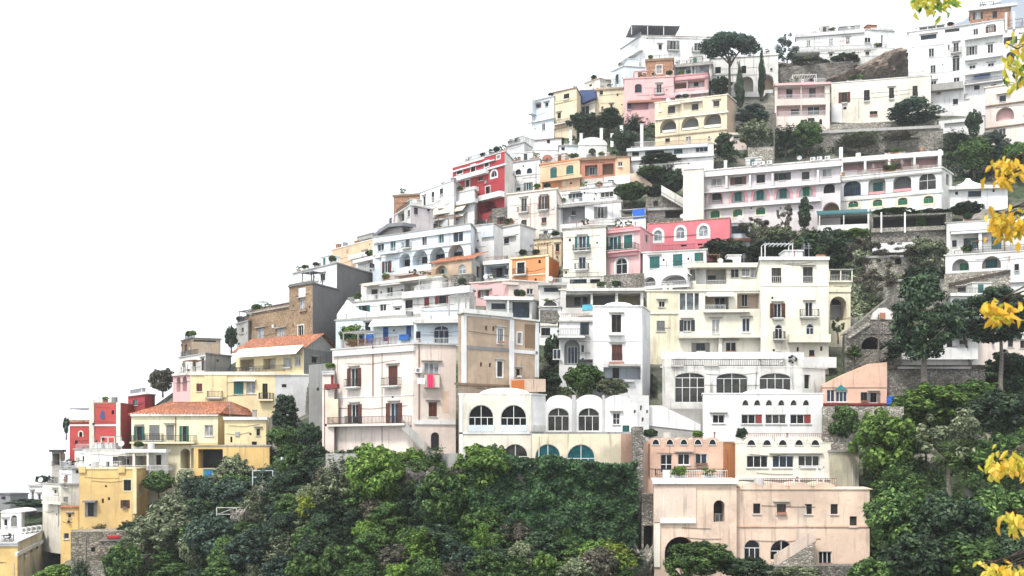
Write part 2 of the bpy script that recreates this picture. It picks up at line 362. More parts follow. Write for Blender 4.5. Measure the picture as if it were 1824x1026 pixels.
class House:
    def __init__(s, e):
        s.e = e; P = e['P']; zt, zb = e['zt'], e['zb']; hh = zt - zb; sink = e.get('sink', 4.0)
        s.root = empty(e['name'], (P[0].x, P[0].y, zb), e['label'], e['cat'], e.get('group'))
        s.o = Vector((P[0].x, P[0].y, zb)); s.L = [p - P[0] for p in P]; s.h = hh; s.W = P
        D = e.get('back') or min(max(.8 * hh, 5), 9)
        km = (P[0] + P[-1]).normalized(); bl = e.get('bl', .7)
        def into(d): n = Vector((-d.y, d.x)); return (n * (1 - bl) + km * bl).normalized()
        L = s.L
        if len(L) == 2:
            d = (L[1] - L[0]).normalized(); n = into(d); back = [L[1] + n * D, L[0] + n * D]
        elif len(L) == 3 and (L[1] - L[0]).normalized().cross((L[2] - L[1]).normalized()) > .5: back = [L[0] + L[2] - L[1]]
        else:
            d = (L[-1] - L[0]).normalized(); n = into(d); back = [L[-1] + n * D, L[0] + n * D]
        s.poly = L + back
        s.holes = {}; s.later = []
        s.top = {}
        for ln in e.get('dsl', '').strip().splitlines():
            ln = ln.split('#')[0].split()
            if ln: s.cmd(ln)
        mb = MB(); mats = [e['mat']]
        ns = e.get('nsides', 1)
        for i in range(len(s.poly)):
            A, B = s.poly[i], s.poly[(i + 1) % len(s.poly)]
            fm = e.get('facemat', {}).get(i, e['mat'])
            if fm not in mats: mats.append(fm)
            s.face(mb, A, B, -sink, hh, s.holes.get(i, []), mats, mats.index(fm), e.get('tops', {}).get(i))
        mb.add([(p.x, p.y, hh) for p in s.poly], (tuple(range(len(s.poly))),), 0)
        s.wall = mb.build('wall', mats, s.root)
        s.roof()
        for fn in s.later: fn()
        if e['cat'] in ('house', 'terrace house', 'villa', 'palazzo', 'apartment house', 'hotel') and e.get('roof', 'flat') == 'flat' and not e.get('bare'): s.clutter()

    def clutter(s):      # vents, dishes, pipes and cables that every roof here carries
        rg = random.Random(s.e['label']); Pf, e, n, rz, L = s.frame(0); h = s.h + .2
        for k in range(rg.randint(1, 2 + int(L / 6))):
            u, q = rg.uniform(.4, L - .4), rg.uniform(.3, 1.2); kind = rg.choice(['vent_pipe', 'satellite_dish', 'vent_pipe', 'chimney', 'aerial', 'water_tank']); mb = MB(); m = 'metal'
            if kind == 'vent_pipe': mb.tube([Pf(u, h - .1, q), Pf(u, h + .8, q)], [.07, .07], 6); mb.tube([Pf(u, h + .8, q), Pf(u, h + .95, q)], [.13, .1], 6); m = rg.choice(['grey', 'rust', 'metal'])
            elif kind == 'chimney': mb.obox(Pf, u - .25, u + .25, q, q + .5, h - .1, h + .9); mb.obox(Pf, u - .33, u + .33, q - .08, q + .58, h + .902, h + 1.0); m = rg.choice(['offwhite', 'oldwhite', 'weathered', 'redbrick'])
            elif kind == 'aerial':
                mb.tube([Pf(u, h - .1, q), Pf(u, h + 2.0, q)], [.035, .03], 5)
                for j in range(4): mb.obox(Pf, u - .4 + j * .07, u + .4 - j * .07, q - .015, q + .015, h + 1.3 + j * .2, h + 1.33 + j * .2)
            elif kind == 'water_tank': mb.tube([Pf(u, h - .1, q + .5), Pf(u, h + .9, q + .5)], [.5, .5], 12); m = rg.choice(['palegrey', 'midgrey', 'offwhite'])
            else:
                c = Vector(Pf(u, h + .8, q)); mb.tube([Pf(u, h - .1, q + .1), tuple(c + Vector((0, .1, 0)))], [.03, .03], 5); d = Vector((rg.uniform(-.5, .5), -1, .4)).normalized(); a = d.cross(Vector((0, 0, 1))).normalized(); b = d.cross(a)
                r1 = [c + (a * math.cos(t * .628) + b * math.sin(t * .628)) * .45 + d * .12 for t in range(10)]; mb.add([tuple(c)] + [tuple(x) for x in r1], [(0, i + 1, (i + 1) % 10 + 1) for i in range(10)]); m = 'dishgrey'
            mb.build(kind, m, s.root)
        for k in range(rg.randint(0, 1 + int(L / 9))):
            u = rg.uniform(.3, L - .3); z1 = rg.uniform(.5, 1.0) * s.h
            if any(hh[0] - .2 < u < hh[1] + .2 for hh in s.holes.get(0, [])): continue
            mb = MB(); mb.tube([Pf(u, 0, -.06), Pf(u, z1, -.06)], [.045, .045], 5); mb.build('drain_pipe', rg.choice(['grey', 'rust', 'oldwhite', 'weathered']), s.root)

        if L > 5 and rg.random() < .42:      # roof pergola or stair hut
            wd = rg.uniform(2.2, min(5, L * .5)); u = rg.uniform(.3, L - wd - .3); q0, q1 = rg.uniform(.6, 1.4), rg.uniform(2.6, 3.6); mb = MB()
            if rg.random() < .6:
                z1 = h + rg.uniform(1.9, 2.3)
                for a in (u, u + wd): mb.obox(Pf, a - .06, a + .06, q0, q0 + .12, h - .1, z1); mb.obox(Pf, a - .06, a + .06, q1, q1 + .12, h - .1, z1)
                m_ = int(wd / .5)
                for j in range(m_ + 1): a = u + wd * j / m_; mb.obox(Pf, a - .03, a + .03, q0 - .2, q1 + .2, z1 + .002, z1 + .09)
                mb.obox(Pf, u - .1, u + wd + .1, q0, q0 + .1, z1 - .1, z1); mb.build('pergola', rg.choice(['wood', 'railwhite', 'weathered', 'iron']), s.root)
            else:
                wd = min(wd, 2.8); mb.obox(Pf, u, u + wd, q0, q1, h - .1, h + 1.7); mb.obox(Pf, u - .12, u + wd + .12, q0 - .12, q1 + .12, h + 1.702, h + 1.85); ro = mb.build('roof_hut', rg.choice(['offwhite', 'oldwhite', s.e['mat']]), s.root)
                m2 = MB(); m2.obox(Pf, u + wd * .3, u + wd * .3 + .8, q0 - .02, q0 - .001, h, h + 1.5); m2.build('door', rg.choice(['shutter_brown', 'shutter_dark', 'shutter_teal']), ro)
        for k in range(2):
            z = rg.uniform(.3, .97) * s.h; a, b = rg.uniform(0, L * .4), L - rg.uniform(0, L * .4); mb = MB(); mb.tube([Pf(a, z, -.05), Pf((a + b) / 2, z - rg.uniform(0, .25), -.05), Pf(b, z + rg.uniform(-.2, .2), -.05)], [.022] * 3, 4); mb.build('cable', 'iron', s.root)
        # railing, planters and small wall fittings
        if L > 3 and rg.random() < .5:
            mb = MB(); q0 = .1; a, b = Pf(rg.uniform(.1, L * .3), 0, q0), Pf(L - rg.uniform(.1, L * .3), 0, q0); rail_into(mb, [a[:2], b[:2]], s.h + .2, .9); mb.build('railing', rg.choice(['iron', 'railwhite', 'iron', 'rust']), s.root)
        for k in range(rg.randint(0, 1 + int(L / 5))):
            u = rg.uniform(.6, L - .6); wd = rg.uniform(.35, .9); mb = MB(); mb.obox(Pf, u - wd, u + wd, .25, .7, s.h + .15, s.h + .6); po = mb.build('planter', rg.choice(['terracotta', 'weathered', 'offwhite']), s.root)
            c = link('foliage', PROTO[rg.choice(['round0', 'round1', 'loose0'])], po, Pf(u, s.h + .5, .45), rg.uniform(0, 6)); r = rg.uniform(.6, 1.1); c.scale = (wd * 1.2, .7, r * .6)
            c.material_slots[0].link = 'OBJECT'; c.material_slots[0].material = M(rg.choice(['leaf_mid', 'leaf_dark', 'leaf_bright']))
        for k in range(rg.randint(1, 2 + int(L / 5))):
            u, z = rg.uniform(.4, L - .4), rg.uniform(.6, max(.7, s.h - .6))
            if any(hh[0] - .6 < u < hh[1] + .6 and hh[2] - .5 < z < hh[3] + .5 for hh in s.holes.get(0, [])): continue
            mb = MB(); kd = rg.choice(['vent', 'wall_lamp', 'vent', 'meter_box'])
            if kd == 'vent': mb.obox(Pf, u - .14, u + .14, -.02, .02, z - .14, z + .14)
            elif kd == 'wall_lamp': mb.obox(Pf, u - .05, u + .05, -.3, .02, z + .1, z + .16); mb.obox(Pf, u - .12, u + .12, -.4, -.16, z - .2, z + .098)
            else: mb.obox(Pf, u - .3, u + .3, -.14, .02, z - .3, z + .3)
            mb.build(kd, {'vent': 'dark', 'wall_lamp': 'iron', 'meter_box': rg.choice(['grey', 'shade', 'offwhite'])}[kd], s.root)

    def face(s, mb, A, B, zb, zt, holes, mats, mi, tops):
        d = B - A; L = d.length; e = d / L; n = Vector((-e.y, e.x))
        def P(u, z, q=0.0): p = A + e * u + n * q; return (p.x, p.y, z)
        us = sorted({0.0, L, *[x for h in holes for x in (h[0], h[1])]}); zs = sorted({zb, zt, *[x for h in holes for x in (h[2], h[3])]})
        for z0, z1 in zip(zs[:-1], zs[1:]):
            if z1 - z0 < 1e-5: continue
            zc = (z0 + z1) / 2; start = None
            for u0, u1 in zip(us[:-1], us[1:]):
                uc = (u0 + u1) / 2
                if any(h[0] < uc < h[1] and h[2] < zc < h[3] for h in holes):
                    if start is not None: mb.quad(P(start, z0), P(u0, z0), P(u0, z1), P(start, z1), mi); start = None
                elif start is None: start = u0
            if start is not None: mb.quad(P(start, z0), P(L, z0), P(L, z1), P(start, z1), mi)
        for (u0, u1, z0, z1, r, dep, bk) in holes:
            zsp = z1 - r; ri = mi
            if bk and bk not in mats: mats.append(bk)
            bi = mats.index(bk) if bk else mi
            mb.quad(P(u0, z0), P(u0, z0, dep), P(u0, zsp, dep), P(u0, zsp), ri); mb.quad(P(u1, z0, dep), P(u1, z0), P(u1, zsp), P(u1, zsp, dep), ri)
            mb.quad(P(u0, z0), P(u1, z0), P(u1, z0, dep), P(u0, z0, dep), ri)
            uc, w = (u0 + u1) / 2, u1 - u0
            if r < 0.05: mb.quad(P(u0, z1, dep), P(u1, z1, dep), P(u1, z1), P(u0, z1), ri); outl = [(u0, z0), (u1, z0), (u1, z1), (u0, z1)]
            else:
                ap = [(uc + x, z0 + z) for x, z in arch_pts(w, z1 - z0, r)]
                for k in range(10):
                    a, b = ap[k], ap[k + 1]; cu = u1 if k < 5 else u0
                    mb.add([P(cu, z1), P(b[0], b[1]), P(a[0], a[1])], ((0, 1, 2),), mi)
                    mb.quad(P(a[0], a[1], dep), P(a[0], a[1]), P(b[0], b[1]), P(b[0], b[1], dep), ri)
                outl = [(u0, z0), (u1, z0)] + ap
            if bk: mb.add([P(u, z, dep) for u, z in outl], (tuple(range(len(outl))),), bi)
        if tops:            # humped parapet: list of (u_px0, u_px1) arcs with a rise
            for (x0, x1, rise) in tops:
                ua = s.uz_local(A, e, x0); ub = s.uz_local(A, e, x1); m = 12; pts = []
                for k in range(m + 1):
                    t = math.pi * k / m; pts.append(((ua + ub) / 2 - (ub - ua) / 2 * math.cos(t), zt + rise * math.sin(t)))
                for (a, b) in zip(pts[:-1], pts[1:]):
                    mb.quad(P(a[0], zt), P(b[0], zt), P(b[0], b[1]), P(a[0], a[1]), mi)
                    mb.quad(P(a[0], a[1]), P(b[0], b[1]), P(b[0], b[1], 4.0), P(a[0], a[1], 4.0), mi)
                mb.add([P(u, z, 4.0) for u, z in reversed(pts)], (tuple(range(len(pts))),), mi)

    def uz_local(s, A, e, px):
        k = (px - CX) / F; Aw = A + s.W[0]
        return (k * Aw.y - Aw.x) / (e.x - k * e.y)
    def uz(s, fi, px, py, q=0.0):
        A, B = s.poly[fi], s.poly[fi + 1]; e = (B - A).normalized(); n = Vector((-e.y, e.x))
        A = A + n * q; u = s.uz_local(A, e, px); Y = A.y + s.W[0].y + e.y * u
        return u, H + (YH - py) / F * Y - s.o.z
    def frame(s, fi):
        A, B = s.poly[fi], s.poly[fi + 1]; e = (B - A).normalized(); n = Vector((-e.y, e.x)); rz = math.atan2(e.y, e.x)
        def P(u, z, q=0.0): p = A + e * u + n * q; return (p.x, p.y, z)
        return P, e, n, rz, (B - A).length

    def cmd(s, t):
        fi = int(t[0]); kind = t[1]
        pos = [x for x in t[2:] if '=' not in x]; kw = dict(x.split('=', 1) for x in t[2:] if '=' in x)
        fl = {x for x in pos if x.isalpha()}; v = [float(x) for x in pos if not x.isalpha()]
        if kind in 'walLuvoA': s.opening(fi, kind, v, kw, fl)
        else: s.later.append(lambda: getattr(s, 'p_' + kind)(fi, v, kw, fl))

    def opening(s, fi, kind, v, kw, fl):
        px, y0, y1, wp = v; q = float(kw.get('in', 0))
        ua, _ = s.uz(fi, px - wp / 2, y0, q); ub, _ = s.uz(fi, px + wp / 2, y0, q)
        uc, zt = s.uz(fi, px, y0, q); _, zb = s.uz(fi, px, y1, q)
        Pf, e, n, rz, L = s.frame(fi)
        if kind in 'lLA': w, h = ub - ua, zt - zb
        else: w, h = max(0.3, round(ub - ua, 1)), max(0.3, round(zt - zb, 1))
        r = 0.0
        if kind in 'alu': r = min(w / 2, h) * float(kw.get('r', 1))
        if kind == 'u': r = h
        if kind == 'l': r = min(w / 2, h * .9) * float(kw.get('r', 1))
        u0, u1, z0, z1 = uc - w / 2, uc + w / 2, zb, zb + h
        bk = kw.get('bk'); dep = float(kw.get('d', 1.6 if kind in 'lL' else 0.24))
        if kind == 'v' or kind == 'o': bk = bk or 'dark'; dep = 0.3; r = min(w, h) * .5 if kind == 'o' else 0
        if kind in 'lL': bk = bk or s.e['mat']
        H_ = s.holes.setdefault(fi, [])
        ok = not q and u0 > 0.02 and u1 < L - 0.02 and z1 < s.h - 0.02 and not any(u0 < h[1] and u1 > h[0] and z0 < h[3] and z1 > h[2] for h in H_)
        if ok: H_.append((u0, u1, z0, z1, r, dep, bk))
        elif kind in 'lLvo': return
        if kind in 'lLvo':
            if 'T' in kw: s.later.append(lambda: link('surround', surround_mesh(round(w, 1), round(h, 1), r, float(kw.get('tw', .18)), kw['T'], 'b' in fl), s.root, Pf(uc, zb), rz))
            if 'R' in fl: s.later.append(lambda: s.railbox(Pf, u0 + .03, u1 - .03, z0, 0.95, 0.05, kw.get('rc', 'iron')))
            return
        if 'sh' not in kw and 'cl' not in kw and r == 0 and ok and 'g' not in kw and 'T' not in kw and w < 1.7 and h > .9 and RND.random() < .2: kw['sh'] = RND.choice(['brown', 'grey', 'dark', 'brown', 'teal'])
        if h > 1.9 and ok and r == 0 and not fl & {'B', 'K', 'G'} and w < 2 and RND.random() < .6: fl = fl | {RND.choice('BBG')}
        if ok and r == 0 and kind == 'w' and 'T' not in kw and RND.random() < .3: fl = fl | {'H'}
        box = ok and r == 0 and kind == 'w' and h < 1.9 and w < 2 and RND.random() < .22
        off = 0.0 if ok else (q - 0.22 if q else -0.21)
        def make():
            gl = kw.get('gl') or RND.choice(['glass', 'glass', 'glass', 'glass_grey', 'glass_blue'])
            cols = int(kw.get('g', 1 if w < 0.75 else 2)); fr = kw.get('fr', 'white')
            fm, panes = window_meshes(w, h, r, cols, fr, gl, float(kw.get('sp', 0)), 'F' in fl or kind == 'a')
            wo = link('window', fm, s.root, Pf(uc, zb, off), rz)
            cl = kw.get('cl')
            if cl:
                for k in (0, 1): link('shutter', shutter_mesh(w / 2 - .01, h if r < .05 else h - r, 'shutter_' + cl), wo, (-w / 2 if k == 0 else 0.01, 0.1, 0))
                if r > .05:
                    for pm in panes[-2:]: link('pane', pm, wo)
            else:
                for pm in panes: link('pane', pm, wo)
            if 'sh' in kw:
                for k in (0, 1): link('shutter', shutter_mesh(w / 2, h if r < .05 else h - r * .6, 'shutter_' + kw['sh']), wo, (-w - .01 if k == 0 else w / 2 + .01, -0.012 - off * 0, 0))
            if 'T' in kw: link('surround', surround_mesh(w, h, r, float(kw.get('tw', .16)), kw['T'], True), wo)
            elif h < 2.0 and 'N' not in fl:
                k = ('sill', w)
                if k not in CACHE:
                    mb = MB(); mb.box(-w / 2 - .1, w / 2 + .1, -.12, .1, -.09, -.002); CACHE[k] = mb.mesh('sill', ['offwhite'])
                link('sill', CACHE[k], wo)
            if box:
                mb = MB(); mb.box(-w / 2, w / 2, -.32, -.13, -.02, .2); bo = mb.build('flower_box', RND.choice(['terracotta', 'wood', 'offwhite']), wo)
            if 'H' in fl:
                k = ('hood', w, h)
                if k not in CACHE:
                    mb = MB(); mb.box(-w / 2 - .35, w / 2 + .35, -.3, .05, h + .22, h + .32); mb.box(-w / 2 - .28, w / 2 + .28, -.2, .05, h + .14, h + .217); CACHE[k] = mb.mesh('hood', ['shade'])
                ho = link('hood', CACHE[k], wo)
            if 'B' in fl or 'K' in fl:
                bw = float(kw.get('bw', 1.5)) * w / 2 + .25; pr = float(kw.get('pr', .75)); mb = MB()
                mb.obox(Pf, uc - bw, uc + bw, -pr, .05, zb - .16, zb - .004)
                mb.obox(Pf, uc - bw * .8, uc + bw * .8, -pr * .75, .05, zb - .32, zb - .163)
                bo = mb.build('balcony', kw.get('bc', 'offwhite'), s.root)
                if 'B' in fl: s.railbox(Pf, uc - bw + .04, uc + bw - .04, zb, .95, -pr + .05, kw.get('rc', 'iron'), bo)
                else:
                    m2 = MB(); m2.obox(Pf, uc - bw, uc + bw, -pr, -pr + .15, zb, zb + .9); m2.build('parapet', kw.get('bc', 'white'), bo)
            if 'G' in fl: s.railbox(Pf, u0, u1, zb, .9, -.05, kw.get('rc', 'iron'))
        s.later.append(make)

    def railbox(s, Pf, ua, ub, z, h, q, col, parent=None):
        mb = MB(); pts = [Pf(ua, 0, .0), Pf(ua, 0, q), Pf(ub, 0, q), Pf(ub, 0, .0)]
        if abs(q) < .3: pts = pts[1:3]
        rail_into(mb, [(x, y) for x, y, _ in pts], z, h); return mb.build('railing', col, parent or s.root)

    def span(s, fi, x0, x1, y0, y1, q=0.0):
        u0, z1 = s.uz(fi, x0, y0, q); u1, z0 = s.uz(fi, x1, y1, q)
        _, za = s.uz(fi, (x0 + x1) / 2, y0, q); _, zb_ = s.uz(fi, (x0 + x1) / 2, y1, q)
        return u0, u1, zb_, za
    def p_slab(s, fi, v, kw, fl):        # x0 x1 ytop ybottom projection
        x0, x1, y0, y1, pr = v; Pf = s.frame(fi)[0]; u0, u1, z0, z1 = s.span(fi, x0, x1, y0, y1, -pr)
        mb = MB(); mb.obox(Pf, u0, u1, -pr, float(kw.get('i', .06)), z0, z1)
        mb.build(kw.get('n', 'ledge'), kw.get('m', s.e['mat']), s.root)
    def p_rail(s, fi, v, kw, fl):        # x0 x1 ytop ybottom projection
        x0, x1, y0, y1, pr = v; Pf = s.frame(fi)[0]; u0, u1, z0, z1 = s.span(fi, x0, x1, y0, y1, -pr)
        s.railbox(Pf, u0, u1, z0, max(.5, z1 - z0), -pr, kw.get('m', 'iron'))
    def p_terrace(s, fi, v, kw, fl):     # slab + iron or masonry rail: x0 x1 yslab proj height
        x0, x1, y, pr, h = v; Pf = s.frame(fi)[0]; u0, u1, z0, z1 = s.span(fi, x0, x1, y, y, -pr)
        mb = MB(); mb.obox(Pf, u0, u1, -pr, .06, z0 - .25, z0); bo = mb.build('balcony', kw.get('m', s.e['mat']), s.root)
        if 'S' in fl:
            m2 = MB(); m2.obox(Pf, u0, u1, -pr + .004, -pr + .16, z0, z0 + h); m2.obox(Pf, u0 + .004, u0 + .16, -pr + .16, .05, z0, z0 + h); m2.obox(Pf, u1 - .16, u1 - .004, -pr + .16, .05, z0, z0 + h)
            m2.build('parapet', kw.get('m', s.e['mat']), bo)
        else: s.railbox(Pf, u0 + .05, u1 - .05, z0, h, -pr + .06, kw.get('rc', 'iron'), bo)
    def p_awn(s, fi, v, kw, fl):         # x0 x1 ytop yfront projection
        x0, x1, y0, y1, pr = v; Pf = s.frame(fi)[0]; u0, u1, _, z1 = s.span(fi, x0, x1, y0, y0); z0 = s.span(fi, x0, x1, y1, y1, -pr)[2]
        mb = MB(); t = .05
        mb.add([Pf(u0, z1, 0), Pf(u1, z1, 0), Pf(u1, z0 + .2, -pr), Pf(u0, z0 + .2, -pr), Pf(u0, z1 - t, 0), Pf(u1, z1 - t, 0), Pf(u1, z0 + .2 - t, -pr), Pf(u0, z0 + .2 - t, -pr)],
               ((0, 3, 2, 1), (4, 5, 6, 7), (0, 4, 7, 3), (1, 2, 6, 5), (3, 7, 6, 2)))
        mb.obox(Pf, u0, u1, -pr - .02, -pr, z0, z0 + .2)
        mb.build('awning', kw.get('m', 'canvas'), s.root)
    def p_pipe(s, fi, v, kw, fl):
        px, y0, y1 = v; Pf = s.frame(fi)[0]; u, z1 = s.uz(fi, px, y0); _, z0 = s.uz(fi, px, y1)
        mb = MB(); mb.tube([Pf(u, z0, -.1), Pf(u, z1, -.1)], [.06, .06], 6); mb.build('drain_pipe', kw.get('m', 'rust'), s.root)
    def p_post(s, fi, v, kw, fl):        # px ytop ybottom projection width
        px, y0, y1, pr, wd = v; Pf = s.frame(fi)[0]; u, z1 = s.uz(fi, px, y0, -pr); _, z0 = s.uz(fi, px, y1, -pr)
        mb = MB(); mb.obox(Pf, u - wd / 2, u + wd / 2, -pr, -pr + wd, z0, z1); mb.build('post', kw.get('m', s.e['mat']), s.root)
    def p_ac(s, fi, v, kw, fl):
        px, py = v; Pf = s.frame(fi)[0]; u, z = s.uz(fi, px, py)
        mb = MB(); mb.obox(Pf, u - .42, u + .42, -.4, -.02, z - .3, z + .3)
        c = [Pf(u - .12 + .22 * math.cos(k * math.pi / 5), z + .22 * math.sin(k * math.pi / 5), -.402) for k in range(10)]
        o = mb.build('air_conditioner', 'frame_white', s.root)
        m2 = MB(); m2.add(c, (tuple(range(10)),)); m2.build('fan_grille', 'shutter_grey', o)
    def p_plaque(s, fi, v, kw, fl):      # px py size
        px, py, wd = v; Pf, e, n, rz, L = s.frame(fi); u, z = s.uz(fi, px, py); mb = MB()
        for k in range(7):
            a = k * .9; rr = wd * (.35 + .3 * ((k * 37) % 5) / 5); x, zz = u + rr * .8 * math.cos(a), z + rr * math.sin(a) * 1.3
            pts = [(x + .28 * wd * math.cos(t * .8 + a), zz + .36 * wd * math.sin(t * .8 + a)) for t in range(8)]
            mb.add([Pf(p, q_, -.05 - .004 * k) for p, q_ in pts], (tuple(range(8)),))
        mb.build('plaque', kw.get('m', 'canvas_blue'), s.root)
    def p_cloth(s, fi, v, kw, fl):
        x0, x1, y0, y1, pr = v; Pf = s.frame(fi)[0]; u0, u1, z0, z1 = s.span(fi, x0, x1, y0, y1, -pr); mb = MB(); n = 8
        vs_, fs = [], []
        for i in range(n + 1):
            u = u0 + (u1 - u0) * i / n; q = -pr + .05 * math.sin(i * 2.2)
            vs_ += [Pf(u, z0 + .04 * math.sin(i * 1.7), q * 1.05), Pf(u, z1, q)]
            if i: fs.append((2 * i - 2, 2 * i, 2 * i + 1, 2 * i - 1))
        mb.add(vs_, fs); o = mb.build(kw.get('n', 'towel'), kw.get('m', 'whitecloth')); o.location = s.o
        tag(o, kw['label'].replace('_', ' '), 'laundry')
    def p_stair(s, fi, v, kw, fl):       # x0 y0 (top) x1 y1 (bottom) projection
        x0, y0, x1, y1, pr = v; Pf = s.frame(fi)[0]; u0, z0 = s.uz(fi, x0, y0, -pr / 2); u1, z1 = s.uz(fi, x1, y1, -pr / 2); n = max(4, int(abs(z1 - z0) / .2)); mb = MB()
        for i in range(n):
            ua, ub = sorted((u0 + (u1 - u0) * i / n, u0 + (u1 - u0) * (i + 1) / n)); zt = z0 + (z1 - z0) * i / n
            mb.obox(Pf, ua, ub, -pr, -.01, zt - .7, zt)
        st = mb.build('stair', kw.get('m', 'weathered'), s.root)
        m2 = MB(); dz = .9
        for (q0, q1) in ((-pr - .12, -pr - .004),):
            m2.add([Pf(u0, z0 - .3, q0), Pf(u1, z1 - .3, q0), Pf(u1, z1 + dz, q0), Pf(u0, z0 + dz, q0), Pf(u0, z0 - .3, q1), Pf(u1, z1 - .3, q1), Pf(u1, z1 + dz, q1), Pf(u0, z0 + dz, q1)],
                   ((0, 1, 2, 3), (4, 7, 6, 5), (3, 2, 6, 7), (0, 4, 5, 1), (0, 3, 7, 4), (1, 5, 6, 2)))
        m2.build('parapet', kw.get('m', 'weathered'), st)
    def p_shape(s, fi, v, kw, fl):       # polygon slab on a wall: proj x y x y ...
        pr = v[0]; Pf = s.frame(fi)[0]; pts = [s.uz(fi, v[i], v[i + 1], -pr) for i in range(1, len(v) - 1, 2)]; n = len(pts); dp = float(kw.get('dp', .2)); mb = MB()
        mb.add([Pf(u, z, -pr) for u, z in pts] + [Pf(u, z, -pr + dp) for u, z in pts], [tuple(range(n)), tuple(reversed(range(n, 2 * n)))] + [(i, (i + 1) % n, n + (i + 1) % n, n + i) for i in range(n)])
        mb.build(kw.get('n', 'gable'), kw.get('m', s.e['mat']), s.root)
    def p_chim(s, fi, v, kw, fl):        # px ytop width depth-behind-face
        px, y0, wd, q = v; Pf = s.frame(fi)[0]; u, z1 = s.uz(fi, px, y0, q); mb = MB()
        mb.obox(Pf, u - wd / 2, u + wd / 2, q, q + wd, s.h - .05, z1); mb.obox(Pf, u - wd * .62, u + wd * .62, q - wd * .12, q + wd * 1.12, z1, z1 + .12)
        mb.build('chimney', kw.get('m', s.e['mat']), s.root)
    def p_mast(s, fi, v, kw, fl):        # px ytop depth
        px, y0, q = v; Pf = s.frame(fi)[0]; u, z1 = s.uz(fi, px, y0, q); mb = MB()
        mb.tube([Pf(u, s.h - .05, q), Pf(u, z1, q)], [.04, .03], 5)
        for k in range(4): mb.obox(Pf, u - .5 + k * .08, u + .5 - k * .08, q - .02, q + .02, z1 - .15 - k * .2, z1 - .12 - k * .2)
        mb.build('aerial', 'metal', s.root)
    def p_block(s, fi, v, kw, fl):       # rooftop block: x0 x1 ytop depth0 depth1
        x0, x1, y0, q0, q1 = v; Pf = s.frame(fi)[0]; u0, z1 = s.uz(fi, x0, y0, q0); u1, _ = s.uz(fi, x1, y0, q0); _, z1 = s.uz(fi, (x0 + x1) / 2, y0, q0); mb = MB()
        mb.obox(Pf, u0, u1, q0, q1, s.h - .05, z1); mb.obox(Pf, u0 - .12, u1 + .12, q0 - .12, q1 + .12, z1 + .002, z1 + .14)
        mb.build('roof_block', kw.get('m', s.e['mat']), s.root)
    def p_canopy(s, fi, v, kw, fl):      # pergola / roof on posts above the terrace: x0 x1 ytop depth0 depth1 posts
        x0, x1, y0, q0, q1, n = v; Pf = s.frame(fi)[0]; u0, _ = s.uz(fi, x0, y0, q0); u1, _ = s.uz(fi, x1, y0, q0); _, z1 = s.uz(fi, (x0 + x1) / 2, y0, q0); mb = MB()
        if 'O' in fl:
            m = max(3, int((u1 - u0) / .6))
            for k in range(m + 1):
                u = u0 + (u1 - u0) * k / m; mb.obox(Pf, u - .04, u + .04, q0, q1, z1 - .1, z1)
            mb.obox(Pf, u0, u1, q0 + .1, q0 + .2, z1 - .2, z1 - .102); mb.obox(Pf, u0, u1, q1 - .2, q1 - .1, z1 - .2, z1 - .102)
        else: mb.obox(Pf, u0, u1, q0, q1, z1 - .14, z1)
        c = mb.build('canopy', kw.get('m', 'canvas_grey'), s.root); zb = float(kw['zb']) if 'zb' in kw else s.h
        if 'yb' in kw: zb = s.uz(fi, x0, float(kw['yb']), q0)[1]
        for k in range(int(n)):
            u = u0 + .15 + (u1 - u0 - .3) * k / max(1, n - 1); m2 = MB(); m2.obox(Pf, u - .07, u + .07, q0 + .08, q0 + .22, zb - .02, z1 - .142); m2.build('post', kw.get('pm', 'railwhite'), c)
    def p_rrail(s, fi, v, kw, fl):       # railing along roof edge, height
        Pf, e, n, rz, L = s.frame(fi); s.railbox(Pf, .1, L - .1, s.h + .02, v[0], .15, kw.get('m', 'iron'))

    def roof(s):
        e = s.e; kind = e.get('roof', 'flat'); h = s.h; c = sum(s.poly, Vector((0, 0))) / len(s.poly)
        def grow(o): return [(p + (p - c).normalized() * o * 1.4) for p in s.poly]
        if kind == 'none': return
        if kind == 'flat':
            o = e.get('over', .2); th = e.get('thick', .2); mb = MB(); mb.prism([tuple(p) for p in grow(o)], h + .002, h + .002 + th); cm = e.get('capmat', 'weathered'); cm = {'white': ['weathered', 'oldwhite', 'palegrey'][len(e['label']) % 3]}.get(cm, cm); mb.build('cornice', cm, s.root)
            return
        if kind == 'dome':        # low plastered vault over the house
            mb = MB(); mb.prism([tuple(p) for p in grow(.1)], h + .002, h + .15); mb.build('cornice', e.get('capmat', 'offwhite'), s.root)
            x0, x1, rise = e['dome']; A, B = s.poly[0], s.poly[1]; d = (B - A).normalized(); n = Vector((-d.y, d.x))
            ua, ub = s.uz_local(A, d, x0), s.uz_local(A, d, x1); N, K = 16, 6; D = (ub - ua) * e.get('domedepth', .7); mb = MB(); g = []
            for k in range(K + 1):
                ph = math.pi / 2 * k / K
                for i in range(N):
                    t = 2 * math.pi * i / N; p = A + d * ((ua + ub) / 2 + (ub - ua) / 2 * math.cos(ph) * math.copysign(abs(math.cos(t)) ** .6, math.cos(t))) + n * (.4 + D / 2 + D / 2 * math.cos(ph) * math.copysign(abs(math.sin(t)) ** .6, math.sin(t)))
                    g.append((p.x, p.y, h + .14 + rise * math.sin(ph)))
            mb.add(g, [(k * N + i, k * N + (i + 1) % N, (k + 1) * N + (i + 1) % N, (k + 1) * N + i) for k in range(K) for i in range(N)])
            o = mb.build('vault', e.get('capmat', 'white'), s.root)
            for p in o.data.polygons: p.use_smooth = True
            return
